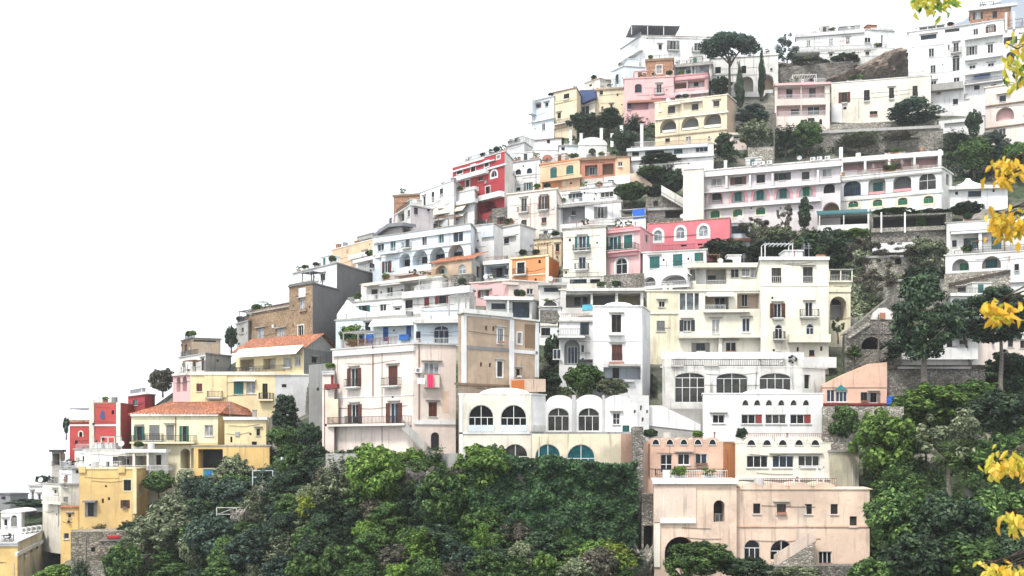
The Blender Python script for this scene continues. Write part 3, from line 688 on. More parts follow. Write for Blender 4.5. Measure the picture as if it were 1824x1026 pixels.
        if kind == 'barrel':
            A, B = s.poly[0], s.poly[1]; d = (B - A).normalized(); n = Vector((-d.y, d.x)); L = (B - A).length; rise = e['rise']; D = (s.poly[-1] - A).length; mb = MB(); m = 14
            pts = [(L / 2 - (L / 2 + .1) * math.cos(math.pi * k / m), rise * math.sin(math.pi * k / m)) for k in range(m + 1)]
            def P(u, z, q): p = A + d * u + n * q; return (p.x, p.y, h + z)
            for a, b in zip(pts[:-1], pts[1:]): mb.quad(P(a[0], a[1], -.1), P(b[0], b[1], -.1), P(b[0], b[1], D), P(a[0], a[1], D))
            mb.add([P(u, z, -.1) for u, z in pts], (tuple(range(m + 1)),)); mb.build('vault', e.get('capmat', 'white'), s.root); return
        if kind in ('hip', 'gable', 'shed', 'gableside'):
            rise = e['rise']; ov = e.get('over', .35); a, b, c2, d2 = grow(ov)[:4]; m = e.get('roofmat', 'tile')
            v3 = lambda p, z: Vector((p.x, p.y, h + z)); sl = []
            if kind == 'shed': sl = [(v3(a, 0), v3(b, 0), v3(d2, rise), v3(c2, rise))]
            elif kind == 'gable':
                r0, r1 = (a + d2) / 2, (b + c2) / 2; sl = [(v3(a, 0), v3(b, 0), v3(r0, rise), v3(r1, rise)), (v3(c2, 0), v3(d2, 0), v3(r1, rise), v3(r0, rise))]
                q = MB(); P = s.poly
                for (x, y) in ((P[1], P[2]), (P[3], P[0])):
                    mid = (x + y) / 2; q.add([(x.x, x.y, h), (y.x, y.y, h), (mid.x, mid.y, h + rise * .93)], ((0, 1, 2),))
                q.build('gable', e.get('gablemat', e['mat']), s.root)
            elif kind == 'hip':
                t = .5 * e.get('ridge', .6); r0 = (a + d2) / 2 * (1 - (.5 - t)) + (b + c2) / 2 * (.5 - t); r1 = (a + d2) / 2 * (.5 - t) + (b + c2) / 2 * (1 - (.5 - t))
                sl = [(v3(a, 0), v3(b, 0), v3(r0, rise), v3(r1, rise)), (v3(b, 0), v3(c2, 0), v3(r1, rise), v3(r1, rise)), (v3(c2, 0), v3(d2, 0), v3(r1, rise), v3(r0, rise)), (v3(d2, 0), v3(a, 0), v3(r0, rise), v3(r0, rise))]
            mb = MB()
            for (e0, e1, r0, r1) in sl:
                nn = (e1 - e0).cross(r0 - e0).normalized()
                if nn.z < 0: nn = -nn
                k = max(4, int((e1 - e0).length / .26)); k += k % 2; vs_ = []
                for i in range(k + 1):
                    t = i / k; hgt = .13 * (i % 2)
                    vs_ += [e0.lerp(e1, t) + nn * (hgt + .02), r0.lerp(r1, t) + nn * (hgt + .02), e0.lerp(e1, t) - nn * .1]
                mb.add(vs_, [f for i in range(k) for f in ((3 * i, 3 * i + 3, 3 * i + 4, 3 * i + 1), (3 * i + 2, 3 * i + 5, 3 * i + 3, 3 * i))])
            rf = mb.build('roof', m, s.root)
            if kind == 'hip':
                q = MB(); q.tube([sl[0][2] + Vector((0, 0, .08)), sl[0][3] + Vector((0, 0, .08))], [.12, .12], 6); q.build('ridge_tiles', m, rf)

HOUSES = []
def D(name, label, cat, corners, yb, mat, dsl='', **kw):
    HOUSES.append(prep(dict(name=name, label=label, cat=cat, corners=corners, yb=yb, mat=mat, dsl=dsl, **kw)))
# ------------------------------------------------------------------ the houses, from the foot of the hill to its top
# --- lower left
D('house', 'low corner house with orange front and white flat roof at bottom left edge', 'house', [(-70, 968), (31, 968), (106, 934)], 1060, 'amber', '''
1 v 56 972 985 4
1 w 44 978 992 4 N
1 w 66 966 978 4 N
1 w 82 955 968 4 N
1 w 94 948 960 3 N
1 slab 31 106 966 972 .25 m=white n=cornice
0 slab -70 31 966 973 .2 m=white n=cornice''', facemat={1: 'stained'}, capmat='white', over=.3)
D('roof_pavilion', 'small white vaulted pavilion with grey shutter on the corner house roof', 'pavilion', [(2, 913), (38, 913), (44, '+5')], 946, 'white', '''
0 a 25 917 938 11 cl=grey
0 w 10 925 938 6 N''', roof='barrel', rise=.5, back=4, dY=-4)
D('house', 'cream house with arched balcony left of the amber terrace house', 'house', [(76, 862), (108, '-4'), (141, '+1')], 935, 'vanilla', '''
0 w 99 872 880 7
0 l 90 866 884 16 d=1.2
1 w 117 885 898 8 cl=grey
1 w 124 916 923 5 N
1 w 116 860 868 7 gl=curtain
0 slab 74 108 894 898 1.0 n=balcony
0 rail 75 107 884 894 1.0 m=railwhite''')
D('house', 'white low house with grey shutter on the left skyline edge', 'house', [(52, 866), (78, '-2')], 905, 'white', '0 w 58 875 893 4\n0 w 70 880 890 5')
D('house', 'dark grey shed behind the hedge at far left edge', 'shed', [(-6, 880), (18, '-2'), (50, '+2')], 900, 'midgrey', '1 v 35 880 886 16\n0 v 6 884 890 8', capmat='cement')
D('house', 'amber terrace house with stained parapet and grey canopied door', 'house', [(141, 836), (240, 836), (263, '+7')], 918, 'amber', '''
0 w 227 854 874 13 fr=dark gl=glass T=yellow
0 w 223 890 905 8 fr=brown gl=glass_grey
0 v 183 888 896 2
0 v 194 886 891 2
0 w 162 894 920 11 fr=dark gl=glass
0 awn 151 174 891 895 .9 m=canvas_grey
0 slab 140 152 831 842 .25 n=pillar
0 slab 210 222 831 842 .25 n=pillar
0 slab 236 243 832 915 .12 n=pilaster m=yellow
1 w 250 862 884 5 N''', capmat='yellow', over=.1, dY=-12, sink=8)
D('pergola_house', 'white terrace house with flat white pergola roof on slim posts', 'house', [(150, 803), (268, '-2'), (300, '+2')], 845, 'offwhite', '''
0 L 223 812 838 26 d=2.2 bk=rose
0 L 254 812 838 26 d=2.2 bk=yellow
0 w 226 812 828 11 in=2.2 fr=white
0 w 252 812 830 6 in=2.2 fr=dark
0 w 206 813 826 9 fr=brown
0 w 192 822 834 7 N
1 w 283 810 828 9 fr=dark
0 slab 215 296 800 806 1.2 m=white n=pergola_beam
0 post 238 806 838 1.0 .3 m=white
0 post 263 806 838 1.0 .3 m=white
0 slab 150 210 836 842 .5 m=white n=parapet
0 rail 212 300 829 838 1.1 m=railwhite''', capmat='white', dY=-17, sink=1)
D('house', 'white stepped roof terraces with blue railing left of amber house', 'house', [(106, 835), (128, '-2'), (150, '+1')], 866, 'white', '''
0 rail 107 127 822 832 .2 m=railwhite
1 v 138 838 843 6
0 w 118 846 856 5 N''', roof='flat')
D('house', 'white flat house with scalloped roof terrace below the red villa', 'house', [(133, 801), (206, '-2')], 832, 'white', '''
0 w 150 812 822 6 fr=dark
0 w 172 815 824 10 fr=dark
0 w 196 812 822 6 fr=dark
0 rrail .9 m=railwhite
0 block 168 200 790 1.5 4''')
D('tower_kiosk', 'slim dark balcony kiosk with flat roof on left skyline', 'kiosk', [(92, 804), (108, '-.5')], 838, 'shade', '''
0 L 100 808 828 12 d=1.5 bk=dark
0 rail 90 110 822 830 .6
0 slab 87 112 801 805 .8 m=iron n=canopy''', back=3)
D('red_villa', 'dark red villa with white corner bands and blue tile plaque', 'house', [(162, 719), (211, '-1'), (238, '+9')], 806, 'red', '''
0 o 201 731 738 5
0 plaque 183 740 .8
0 v 183 777 785 7
0 slab 159 167 711 800 .18 m=vanilla n=pilaster
0 slab 207 214 717 800 .18 m=vanilla n=pilaster
0 slab 167 207 756 759 .12 m=white n=band''', capmat='redbrick', over=.05)
D('red_villa', 'low red side wing with diamond window left of the red villa', 'house', [(124, 752), (163, '-.5')], 806, 'red', '''
0 o 144 769 778 6 T=vanilla
0 slab 124 162 756 759 .12 m=white n=band
0 slab 122 162 748 752 .2 m=redbrick n=cornice
0 canopy 124 160 727 1 5 2 m=canvas_grey
0 v 136 785 792 5''', capmat='redbrick', over=.05)
D('house', 'red house upper storey peeking over tiled yellow villa on skyline', 'house', [(228, 706), (258, 702)], 738, 'crimson', '''
0 slab 226 260 700 704 .3 m=white n=cornice
0 w 241 712 722 9 fr=dark
0 mast 226 694 1''', capmat='offwhite')
D('villa', 'yellow villa with hipped red tile roof, long balcony and arched porch', 'villa', [(234, 738), (388, '-2'), (470, '+14')], 838, 'villayellow', '''
0 w 248 759 785 9 fr=dark gl=glass sh=teal
0 w 275 757 784 18 cl=grey fr=white
0 w 303 757 784 14 cl=grey
0 w 328 759 787 8 sh=green
0 w 372 757 777 15 gl=curtain
0 terrace 231 345 787 1.1 .95
0 l 330 799 834 17 bk=amber d=2.5
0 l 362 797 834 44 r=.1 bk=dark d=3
0 slab 232 388 736 741 .35 m=offwhite n=cornice
0 slab 234 388 789 793 .05 m=amber n=band
0 pipe 313 742 787
1 w 430 760 775 8 fr=brown''', roof='hip', rise=1.9, ridge=.72, facemat={1: 'amber'}, dY=-4, sink=6)
D('annex', 'amber flat-roofed annex with one small window beside the tiled villa', 'house', [(400, 745), (474, '+0')], 800, 'yellow', '''
0 w 460 763 776 7 fr=dark
0 v 453 786 793 9
0 slab 398 476 744 748 .3 m=white n=cornice
0 v 412 778 788 4''', dY=-2, capmat='white')
D('garden_wall', 'dark stone arcade wall under the amber annex', 'wall', [(345, 795), (480, '+0')], 838, 'amber', '0 L 375 800 834 44 bk=dark d=2.5', dY=-3.5, back=3)
D('villa', 'pale yellow villa with green blinds and grey buttress end wall', 'villa', [(339, 668), (490, '+0'), (552, '+1')], 742, 'yellow', '''
0 w 355 683 697 10 cl=brown
0 w 384 679 708 14 fr=dark gl=glass_pale
0 w 425 680 702 17 cl=teal
0 w 447 680 701 16 gl=curtain g=2
0 w 472 683 711 9 fr=brown
0 terrace 460 486 711 .8 .95
0 awn 416 456 675 679 .7 m=canvas
0 slab 339 490 662 668 .2 m=vanilla n=parapet
0 slab 364 404 664 742 .12 m=yellow n=bay
0 rail 366 404 708 718 .2
1 v 507 669 671 5
1 w 506 684 690 8 N fr=dark
1 v 520 722 731 3''', facemat={1: 'palegrey'}, capmat='vanilla', sink=6)
D('house', 'yellow upper house with white awning, tile roof and weathered stone gable', 'house', [(420, 628), (541, 620), (602, '+9')], 672, 'yellow', '''
0 L 440 640 660 24 bk=peach d=2
0 L 480 638 658 22 bk=cream d=1.5
0 w 472 640 658 9 in=1.5
0 w 512 636 656 14 gl=curtain
0 w 530 635 652 10 gl=curtain
0 awn 427 541 618 633 1.6 m=canvas
0 rail 415 500 652 663 .9
1 w 560 637 646 9 N fr=dark
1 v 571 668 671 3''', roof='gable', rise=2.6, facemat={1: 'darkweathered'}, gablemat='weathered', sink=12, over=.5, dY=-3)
D('house', 'small pink house with two arched openings on the left skyline', 'house', [(308, 668), (345, 664)], 712, 'rose', '''
0 l 318 671 698 7 d=1
0 l 329 670 697 8 d=1
0 slab 306 347 664 668 .3 m=offwhite n=cornice''')
D('house', 'white old house with two tall windows and grey rubble parapet', 'house', [(318, 638), (366, 630), (412, '+6')], 680, 'offwhite', '''
0 w 346 640 662 5 fr=dark gl=glass
0 w 361 638 660 5 fr=dark
0 w 327 646 658 6 cl=grey
1 v 388 640 645 4''', facemat={1: 'weathered'}, capmat='weathered')
D('roof_house', 'brown plastered box house with dark roof edge on left skyline', 'house', [(323, 608), (341, 603), (393, '+2')], 640, 'brown', '0 w 331 614 630 5 fr=brown\n1 v 365 606 609 40', facemat={1: 'tan'}, capmat='cement')
# --- palazzo group
D('palazzo', 'pale pink palazzo with brown shutters and long terrace balcony', 'palazzo', [(592, 624), (736, 613), (812, '+1.5')], 806, 'palepink', '''
0 w 631 655 689 12 sh=brown H B
0 w 700 651 687 16 cl=brown H B
0 w 632 720 755 12 sh=brown H
0 w 702 718 755 14 sh=brown H
0 terrace 582 720 755 1.3 .9 m=palepink
0 l 613 765 803 50 bk=palepink d=2.2
0 w 628 774 803 8 in=2.2 cl=brown
0 stair 722 760 766 804 1.0
0 slab 592 736 622 630 .25 m=white n=cornice
0 slab 592 736 705 707 .05 m=white n=band
0 pipe 665 614 706
1 w 769 647 669 26 gl=glass_pale g=3 H
1 w 771 716 742 15 cl=brown H
1 a 775 770 803 15 gl=dark fr=dark
1 pipe 746 612 750
1 slab 738 812 748 756 .15 m=white n=band
1 ac 745 660
1 slab 757 783 668 690 .6 m=palepink n=balcony
1 cloth 761 772 667 690 .75 m=pinkcloth n=towel label=bright_pink_towel_hung_from_the_pink_palazzo_window
1 cloth 743 757 673 684 .75 m=whitecloth n=sheet label=white_sheet_on_the_line_beside_the_pink_towel
1 slab 788 800 696 735 .02 m=peach n=patch''', capmat='white', back=12, sink=1)
D('annex', 'narrow pink side wing with small balcony left of the pale palazzo', 'house', [(574, 664), (595, '-.5')], 806, 'palepink', '''
0 w 592 668 690 5 cl=red
0 slab 578 600 684 692 .7 m=shutter_red n=balcony
0 slab 574 595 662 667 .2 m=white n=cornice
0 slab 582 602 711 755 .1 m=peach n=patch''', dY=-.3, capmat='white', back=8)
D('house', 'tan palazzo block with white corner bands and dark string course', 'palazzo', [(816, 559), (912, 568), (958, '+3')], 800, 'tan', '''
0 w 891 586 611 9 gl=glass_pale T=white H
0 v 866 580 588 3
0 v 879 581 589 3
0 w 890 644 671 9 fr=brown gl=glass_grey T=white H
0 v 857 645 653 3
0 v 873 646 654 3
0 slab 823 831 562 682 .14 m=white n=pilaster
0 slab 908 916 569 690 .14 m=white n=pilaster
0 slab 826 912 562 566 .1 m=white n=band
0 slab 831 908 618 624 .06 m=midgrey n=band
0 slab 812 930 684 688 .25 m=brown n=band
1 w 925 592 612 7 gl=curtain T=white
1 w 923 657 672 6 fr=brown H
1 slab 914 958 624 630 .1 m=white n=band
1 slab 954 960 575 672 .1 m=white n=pilaster
1 slab 935 954 578 620 .03 m=brown n=patch
1 shape .9 910 675 972 675 972 698 910 698 m=peach n=balcony
1 shape 1.0 912 678 934 676 934 698 912 698 m=deeporange n=tarpaulin dp=.06
0 slab 824 914 553 561 .5 m=offwhite n=cornice''', back=13, capmat='offwhite', dY=1, bl=1.08)
D('house', 'white rooftop veranda with blue arched window above pink palazzo', 'house', [(737, 574), (826, '-1')], 618, 'bluewhite', '''
0 a 786 580 612 27 g=3 r=.6 gl=glass_blue fr=white
0 w 745 590 608 8 fr=dark
0 slab 737 826 568 575 1.6 m=offwhite n=roof_slab
0 post 824 575 616 1.4 .2 m=white
0 rail 740 822 602 614 2.2 m=railwhite
0 block 756 820 553 1 6''', dY=4, back=6, capmat='white')
D('house', 'low white house with bright blue doors and white awning strip', 'house', [(598, 572), (762, 565)], 612, 'bluewhite', '''
0 w 687 582 608 9 cl=blue fr=dark
0 w 728 578 600 8 cl=blue fr=dark
0 w 655 574 590 9 fr=dark gl=glass
0 w 616 582 598 8 gl=curtain
0 awn 664 752 567 580 1.4 m=canvas
0 shape .3 641 597 664 595 664 608 641 610 m=bluepaint n=panel
0 shape .5 711 596 728 595 728 605 711 606 m=bluepaint n=panel
0 post 605 576 606 .6 .15 m=white
0 ac 745 573''', capmat='weathered')
D('arch_house', 'cream white house with two big arched windows and low vault roof', 'house', [(818, 703), (946, '+0'), (972, '+2')], 826, 'vanilla', '''
0 a 857 721 769 45 g=4 gl=glass F
0 a 915 721 769 46 g=4 gl=glass F
0 a 850 791 826 44 g=3 gl=glass_grey F
0 a 918 791 826 44 g=3 gl=glass_grey F
0 slab 818 948 770 773 .1 m=white n=band
0 slab 834 880 757 769 .06 m=bluewhite n=panel i=.3
0 slab 892 938 757 769 .06 m=bluewhite n=panel i=.3
1 slab 946 972 757 769 .2 m=offwhite n=parapet
0 slab 818 824 703 826 .1 m=white n=pilaster''', roof='dome', dome=(852, 945, .75), facemat={1: 'white'}, capmat='white', sink=5, dY=-2)
D('vaulted_house', 'white house with three vaulted bays above stained arcade wall', 'house', [(972, 716), (1125, '+0'), (1156, '+1')], 774, 'white', '''
0 a 995 727 768 38 g=3 gl=glass_grey fr=white r=.75 F
0 a 1049 727 768 38 g=3 gl=glass_grey fr=white r=.75 F
0 w 1098 736 756 12 gl=glass_grey sp=.5
0 w 1115 757 770 12 cl=teal fr=dark
0 slab 1019 1026 704 771 .1 m=palegrey n=pilaster
0 slab 1073 1077 704 771 .08 m=palegrey n=pilaster
1 o 1131 730 736 4
1 o 1142 722 731 3
1 o 1153 730 736 3
1 o 1145 744 751 4
1 slab 1125 1156 704 716 0 m=white n=parapet i=.3
0 slab 972 1156 769 773 .35 m=weathered n=ledge''', tops={0: [(974, 1020, .8), (1027, 1074, .85), (1077, 1123, .8)]}, roof='none', dY=-1.5)
D('arcade_wall', 'stained arcade wall with two blue-green arched windows above ivy', 'house', [(947, 773), (1106, '+0'), (1128, '+1')], 836, 'stained', '''
0 a 976 791 830 46 g=3 gl=glass_teal F
0 a 1035 792 832 50 g=4 gl=glass_teal F
0 pipe 960 776 830 m=oldwhite''', facemat={1: 'salmon'}, roof='none', dY=-2.5, sink=6)
D('shed', 'white lean-to shed with long sloping roof beside the arcade houses', 'shed', [(1154, 728), (1252, '+0')], 772, 'weathered', '''
0 shape .12 1154 722 1178 722 1248 756 1248 768 1154 758 m=white n=roof_slope dp=.5''', roof='none', dY=0, back=5)
D('stone_pier', 'tall grey stone pier between ivy wall and salmon arcade', 'wall', [(1127, 760), (1146, '+0')], 1040, 'stone', '', back=7, dY=12, roof='none')
D('alley_wall', 'recessed dark alley wall with small arched doorway beside the pier', 'wall', [(1143, 880), (1168, '+0')], 1000, 'stone', '''
0 l 1155 935 990 17 bk=dark d=1.2
0 slab 1145 1166 930 936 .3 m=palestone n=lintel''', back=3, dY=4, roof='none')
D('arcade_house', 'salmon house with five small lunettes under a scalloped roof', 'house', [(1144, 788), (1288, '+0'), (1310, '+1.5')], 862, 'salmon', '''
0 u 1168 781 793 14 bk=dark N gl=glass
0 u 1193 781 793 14 N gl=glass
0 u 1218 781 793 14 N gl=glass
0 u 1243 781 793 14 N gl=glass
0 u 1269 781 793 14 N gl=glass
0 w 1187 809 842 21 gl=glass sp=.45
0 w 1218 809 828 21 gl=glass
0 w 1249 809 828 21 gl=glass_blue
0 pipe 1156 790 850
0 rail 1168 1290 835 847 .5
1 pipe 1293 800 845 m=terracotta''', tops={0: [(1155, 1180, .55), (1180, 1205, .55), (1205, 1230, .55), (1230, 1256, .55), (1256, 1282, .55)]}, facemat={1: 'orange'}, roof='flat', thick=.1, over=.05, capmat='peach', dY=-1)
D('arcade_house', 'cream house with five lunettes and three wide triple windows', 'house', [(1310, 790), (1480, '+0')], 872, 'cream', '''
0 u 1338 782 794 16 N gl=glass
0 u 1366 782 794 16 N gl=glass
0 u 1394 782 794 16 N gl=glass
0 u 1423 782 794 16 N gl=glass
0 u 1452 782 794 16 N gl=glass
0 w 1349 811 833 38 g=3 gl=glass
0 w 1395 811 833 38 g=3 gl=glass_blue
0 w 1441 811 833 38 g=3 gl=glass_grey
0 slab 1310 1480 851 855 .2 m=offwhite n=band''', tops={0: [(1324, 1352, .75), (1352, 1380, .75), (1380, 1408, .75), (1408, 1437, .75), (1437, 1466, .75)]}, roof='flat', thick=.1, over=.05, capmat='cream', dY=-1.2)
D('arcade_house', 'white house with six tiny lunettes and red-curtained strip windows', 'house', [(1252, 702), (1466, '+0')], 790, 'white', '''
0 u 1328 713 723 13 N gl=glass_grey
0 u 1349 713 723 13 N gl=glass_grey
0 u 1370 713 723 13 N gl=glass_grey
0 u 1392 713 723 13 N gl=glass_grey
0 u 1414 713 723 13 N gl=glass_grey
0 u 1436 713 723 13 N gl=glass_grey
0 w 1280 738 754 21 gl=glass
0 w 1339 738 755 36 g=3 gl=glass
0 w 1382 738 755 36 g=3 gl=glass_grey
0 w 1426 738 755 36 g=3 gl=glass
0 shape -.1 1346 739 1357 739 1357 754 1346 754 m=shutter_red n=curtain dp=.02
0 shape -.1 1433 739 1444 739 1444 754 1433 754 m=shutter_red n=curtain dp=.02''', roof='dome', dome=(1330, 1430, .6), capmat='white', sink=3)
D('loggia_house', 'stained white house with three large multi-pane loggia windows', 'house', [(1180, 655), (1429, '+0'), (1470, '+2')], 722, 'oldwhite', '''
0 a 1229 664 717 54 g=4 r=.35 gl=glass_grey sp=.5
0 a 1304 664 712 56 g=4 r=.35 gl=glass_grey
0 a 1381 664 712 56 g=4 r=.35 gl=glass_grey
0 slab 1178 1432 628 640 -.1 m=white n=parapet i=.5
0 slab 1180 1430 640 655 -.12 m=oldwhite n=parapet i=.6
0 slab 1196 1218 650 653 .3 m=shade n=ledge
0 slab 1254 1280 649 652 .3 m=shade n=ledge
1 v 1438 668 692 10''', facemat={1: 'oldwhite'}, capmat='oldwhite', back=11)
D('house', 'pink building with stained stone upper wall and wide garden arch', 'house', [(1165, 858), (1312, '+0')], 1016, 'peach', '''
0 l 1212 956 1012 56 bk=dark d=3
0 shape .12 1165 866 1240 866 1240 930 1165 930 m=stainedpink n=wall_patch
0 slab 1163 1314 852 862 .35 m=white n=cornice
0 slab 1176 1240 924 932 .3 m=white n=band
0 l 1281 891 930 20 bk=dark d=1.5
0 w 1281 915 929 16 in=1.5 gl=glass_pale
0 pipe 1182 880 925 m=oldwhite
0 slab 1165 1176 932 1010 .15 m=vanilla n=pilaster''', dY=-2, capmat='offwhite')
D('house', 'long salmon pink house with vaulted roofline at the foot of the slope', 'house', [(1302, 872), (1549, '+0')], 1008, 'peach', '''
0 w 1348 897 915 12 fr=brown
0 w 1392 897 916 16 fr=brown
0 w 1486 897 916 12 fr=brown
0 w 1440 897 916 12 fr=brown
0 a 1392 962 998 40 g=3 gl=glass F
0 a 1340 962 998 30 g=3 gl=glass
0 w 1470 982 1006 24 g=3 gl=glass
0 shape 1.2 1448 960 1452 1008 1372 1008 m=palestone n=ramp dp=1.2
0 stair 1450 957 1376 1004 1.1 m=stainedpink
0 shape .02 1420 905 1436 900 1440 960 1416 965 m=stainedpink n=patch
0 w 1520 920 938 12 fr=brown
0 slab 1302 1549 936 939 .1 m=salmon n=band''', tops={0: [(1318, 1358, .7), (1362, 1402, .7), (1406, 1446, .7), (1450, 1490, .7)]}, roof='flat', thick=.08, capmat='peach', dY=-2)
D('stone_wall', 'low dark stone wall along the foot of the pink house', 'wall', [(1360, 1008), (1585, '+0')], 1050, 'stone', '', back=2, dY=-1, roof='none')
# --- right of the arcades
D('house', 'salmon house with slanting roofline and blue gable window', 'house', [(1464, 690), (1580, '+0')], 724, 'salmon', '''
0 shape .1 1464 686 1500 668 1548 648 1580 645 1580 690 1464 690 n=gable dp=.8
0 w 1539 699 716 12 gl=glass fr=dark
0 w 1556 699 717 12 gl=glass fr=dark
0 w 1480 694 716 14 g=2 gl=glass_blue
0 shape .14 1486 695 1498 685 1510 695 m=tealpaint n=pediment dp=.1
0 w 1499 697 716 20 g=3 gl=glass_blue
0 slab 1464 1596 718 722 .8 m=shutter_red n=terrace_edge
0 o 1553 678 683 4''', roof='none')
D('stone_wall', 'pale mossy stone wall below the salmon gable house', 'wall', [(1466, 724), (1610, '+0')], 790, 'palestone', '', back=4, dY=-1, roof='none')
D('garden_wall', 'cream garden wall with drain pipes right of the cream arcade house', 'wall', [(1478, 805), (1530, '+2')], 880, 'vanilla', '0 pipe 1518 810 870 m=oldwhite', back=3, dY=1, facemat={0: 'stained'})
# --- cream apartment house
D('apartment_house', 'tall cream apartment house with three rows of french windows', 'apartment house', [(1355, 461), (1476, '+0')], 645, 'cream', '''
0 w 1383 477 504 18 fr=brown gl=glass_grey G rc=railwhite
0 w 1439 476 504 18 fr=brown gl=glass_grey G rc=railwhite
0 w 1385 540 566 13 H B bw=1 pr=.5
0 w 1441 538 564 13 H B bw=2 pr=.6
0 a 1387 578 604 13 B bw=1
0 a 1443 577 604 14
0 terrace 1406 1480 606 1.2 .8 S m=cream
0 slab 1355 1476 508 510 .06 n=band
0 w 1446 624 637 10 gl=glass fr=dark
0 o 1421 618 626 4
0 o 1463 617 625 4
0 block 1398 1430 447 3 6 m=white
0 slab 1353 1478 457 463 .35 m=white n=cornice
0 slab 1405 1490 636 655 1.0 m=white n=parapet''', back=13, dY=-1, capmat='white')
D('apartment_house', 'lower cream wing with glazed verandas and awning left of tall block', 'apartment house', [(1152, 519), (1208, '+0'), (1357, '-.6')], 640, 'paleyellow', '''
0 w 1179 536 547 11 H
0 w 1177 571 590 15 cl=grey fr=brown
0 slab 1152 1208 556 559 .15 n=band m=cream
1 L 1228 522 552 34 bk=glass_pale d=.9
1 L 1277 527 552 42 bk=peach d=1.8
1 L 1333 522 550 40 bk=peach d=1.8
1 w 1282 530 551 18 in=1.8 g=2 gl=glass
1 w 1326 524 546 10 in=1.8
1 post 1222 522 552 .02 .15 m=white
1 post 1236 522 552 .02 .15 m=white
1 awn 1258 1306 521 528 1.2 m=canvas
1 slab 1254 1336 551 556 .7 m=cream n=planter
1 rail 1256 1292 543 552 .7 m=railwhite
1 w 1224 570 590 14 H
1 w 1275 568 594 13 H gl=curtain
1 w 1329 567 592 13 H
1 terrace 1210 1358 598 1.3 .6 m=cream rc=railwhite
1 w 1248 611 628 16 gl=glass_blue fr=brown
1 w 1302 609 628 19 gl=glass
1 slab 1280 1286 600 628 .8 n=pilaster m=cream
1 slab 1186 1364 627 638 1.8 m=white n=parapet''', back=9, capmat='cream', facemat={1: 'cream'})
D('house', 'cream roof storey with veranda beside the tall apartment block', 'house', [(1228, 476), (1357, '-.4')], 520, 'cream', '''
0 L 1267 478 506 54 bk=shade d=2
0 w 1268 491 500 14 in=2 fr=dark
0 L 1234 479 500 10 bk=shade d=2
0 w 1309 479 495 15 gl=glass_grey
0 w 1328 478 494 14 gl=curtain
0 w 1344 477 494 14 gl=curtain
0 rail 1258 1298 499 511 .05 m=railwhite
0 slab 1224 1357 468 476 1.0 m=vanilla n=roof_slab
0 slab 1296 1357 497 514 .1 m=cream n=parapet
0 block 1296 1320 455 2 4 m=white
0 slab 1208 1360 508 520 .6 n=parapet''', dY=3.5, back=10, capmat='vanilla')
D('annex', 'cream side annex with roofed veranda above one arched loggia', 'house', [(1476, 503), (1515, '+0')], 612, 'paleyellow', '''
0 l 1493 528 570 29 bk=grey d=2.5
0 w 1490 532 544 18 in=2.5 fr=dark
0 canopy 1476 1520 479 -.5 5 3 m=weathered pm=cream
0 rrail 1.4 m=iron
0 slab 1476 1516 514 520 .15 n=band''', dY=3, back=6, capmat='cream')
# --- middle: white house, loggia, orange cube and neighbours
D('house', 'plain white house with two tall brown windows and low vault', 'house', [(1056, 546), (1144, '+0'), (1158, '+6')], 700, 'white', '''
0 w 1098 560 592 17 fr=brown gl=glass H
0 slab 1085 1112 592 597 .6 n=balcony m=white
0 w 1099 613 642 18 cl=brown H
0 slab 1086 1112 644 649 .8 m=terracotta n=planter
0 slab 1056 1144 606 608 .05 n=band
0 L 1108 654 676 66 bk=bluewhite d=1.5
0 w 1097 655 674 12 in=1.5 gl=glass fr=dark
0 slab 1068 1130 676 680 .5 m=palegrey n=ledge
0 slab 1085 1142 648 652 1.2 m=weathered n=ledge''', roof='dome', dome=(1076, 1130, .6), capmat='white', dY=-2)
D('house', 'white stepped house with arched entrance and terrace railing', 'house', [(996, 574), (1060, '+0')], 680, 'white', '''
0 w 1041 571 597 16 gl=glass_blue fr=dark
0 l 1019 605 650 28 bk=grey d=.8
0 w 1020 618 648 18 in=.8 g=3
0 w 1038 614 628 6
0 w 992 622 640 14
0 terrace 994 1042 598 1.4 .9 rc=iron
0 v 1038 640 642 3
0 slab 996 1060 565 574 .1 n=parapet
0 slab 1030 1078 640 644 .8 m=iron n=canopy''', dY=-1)
D('loggia', 'long dark pergola terrace with white columns and turquoise panel', 'terrace house', [(998, 517), (1146, '-.6')], 556, 'offwhite', '''
0 L 1030 524 548 44 bk=shade d=3.5
0 L 1076 522 544 40 bk=midgrey d=3.5
0 L 1121 522 550 40 bk=olivewall d=3.5
0 w 1028 526 546 10 in=3.5 fr=dark
0 w 1042 526 546 8 in=3.5 fr=dark
0 shape .06 1037 543 1056 542 1056 552 1037 553 m=turquoise n=panel
0 slab 1008 1150 513 518 .7 m=offwhite n=roof_slab
0 slab 1010 1080 505 514 -1.5 m=vanilla n=parapet i=2''', capmat='vanilla')
D('house', 'white low house with wide dark blue picture window', 'house', [(866, 533), (947, 534), (962, '+4')], 572, 'white', '''
0 w 928 538 566 30 g=2 gl=glass_blue fr=dark
0 w 888 541 551 26 g=3 gl=glass_blue fr=dark
0 slab 862 950 528 534 1.0 m=white n=roof_slab
0 post 905 534 560 .9 .2 m=white''', capmat='white', dY=2)
D('house', 'small white house with half-round window and rubble terrace', 'house', [(960, 548), (1000, '+0')], 610, 'white', '''
0 u 980 535 546 26 gl=glass_grey fr=white
0 w 972 584 598 16 gl=glass fr=dark
0 shape .2 962 552 992 552 998 566 990 578 962 574 m=stone n=rubble dp=.3
0 slab 958 1002 576 580 .2 m=vanilla n=ledge''', dY=2)
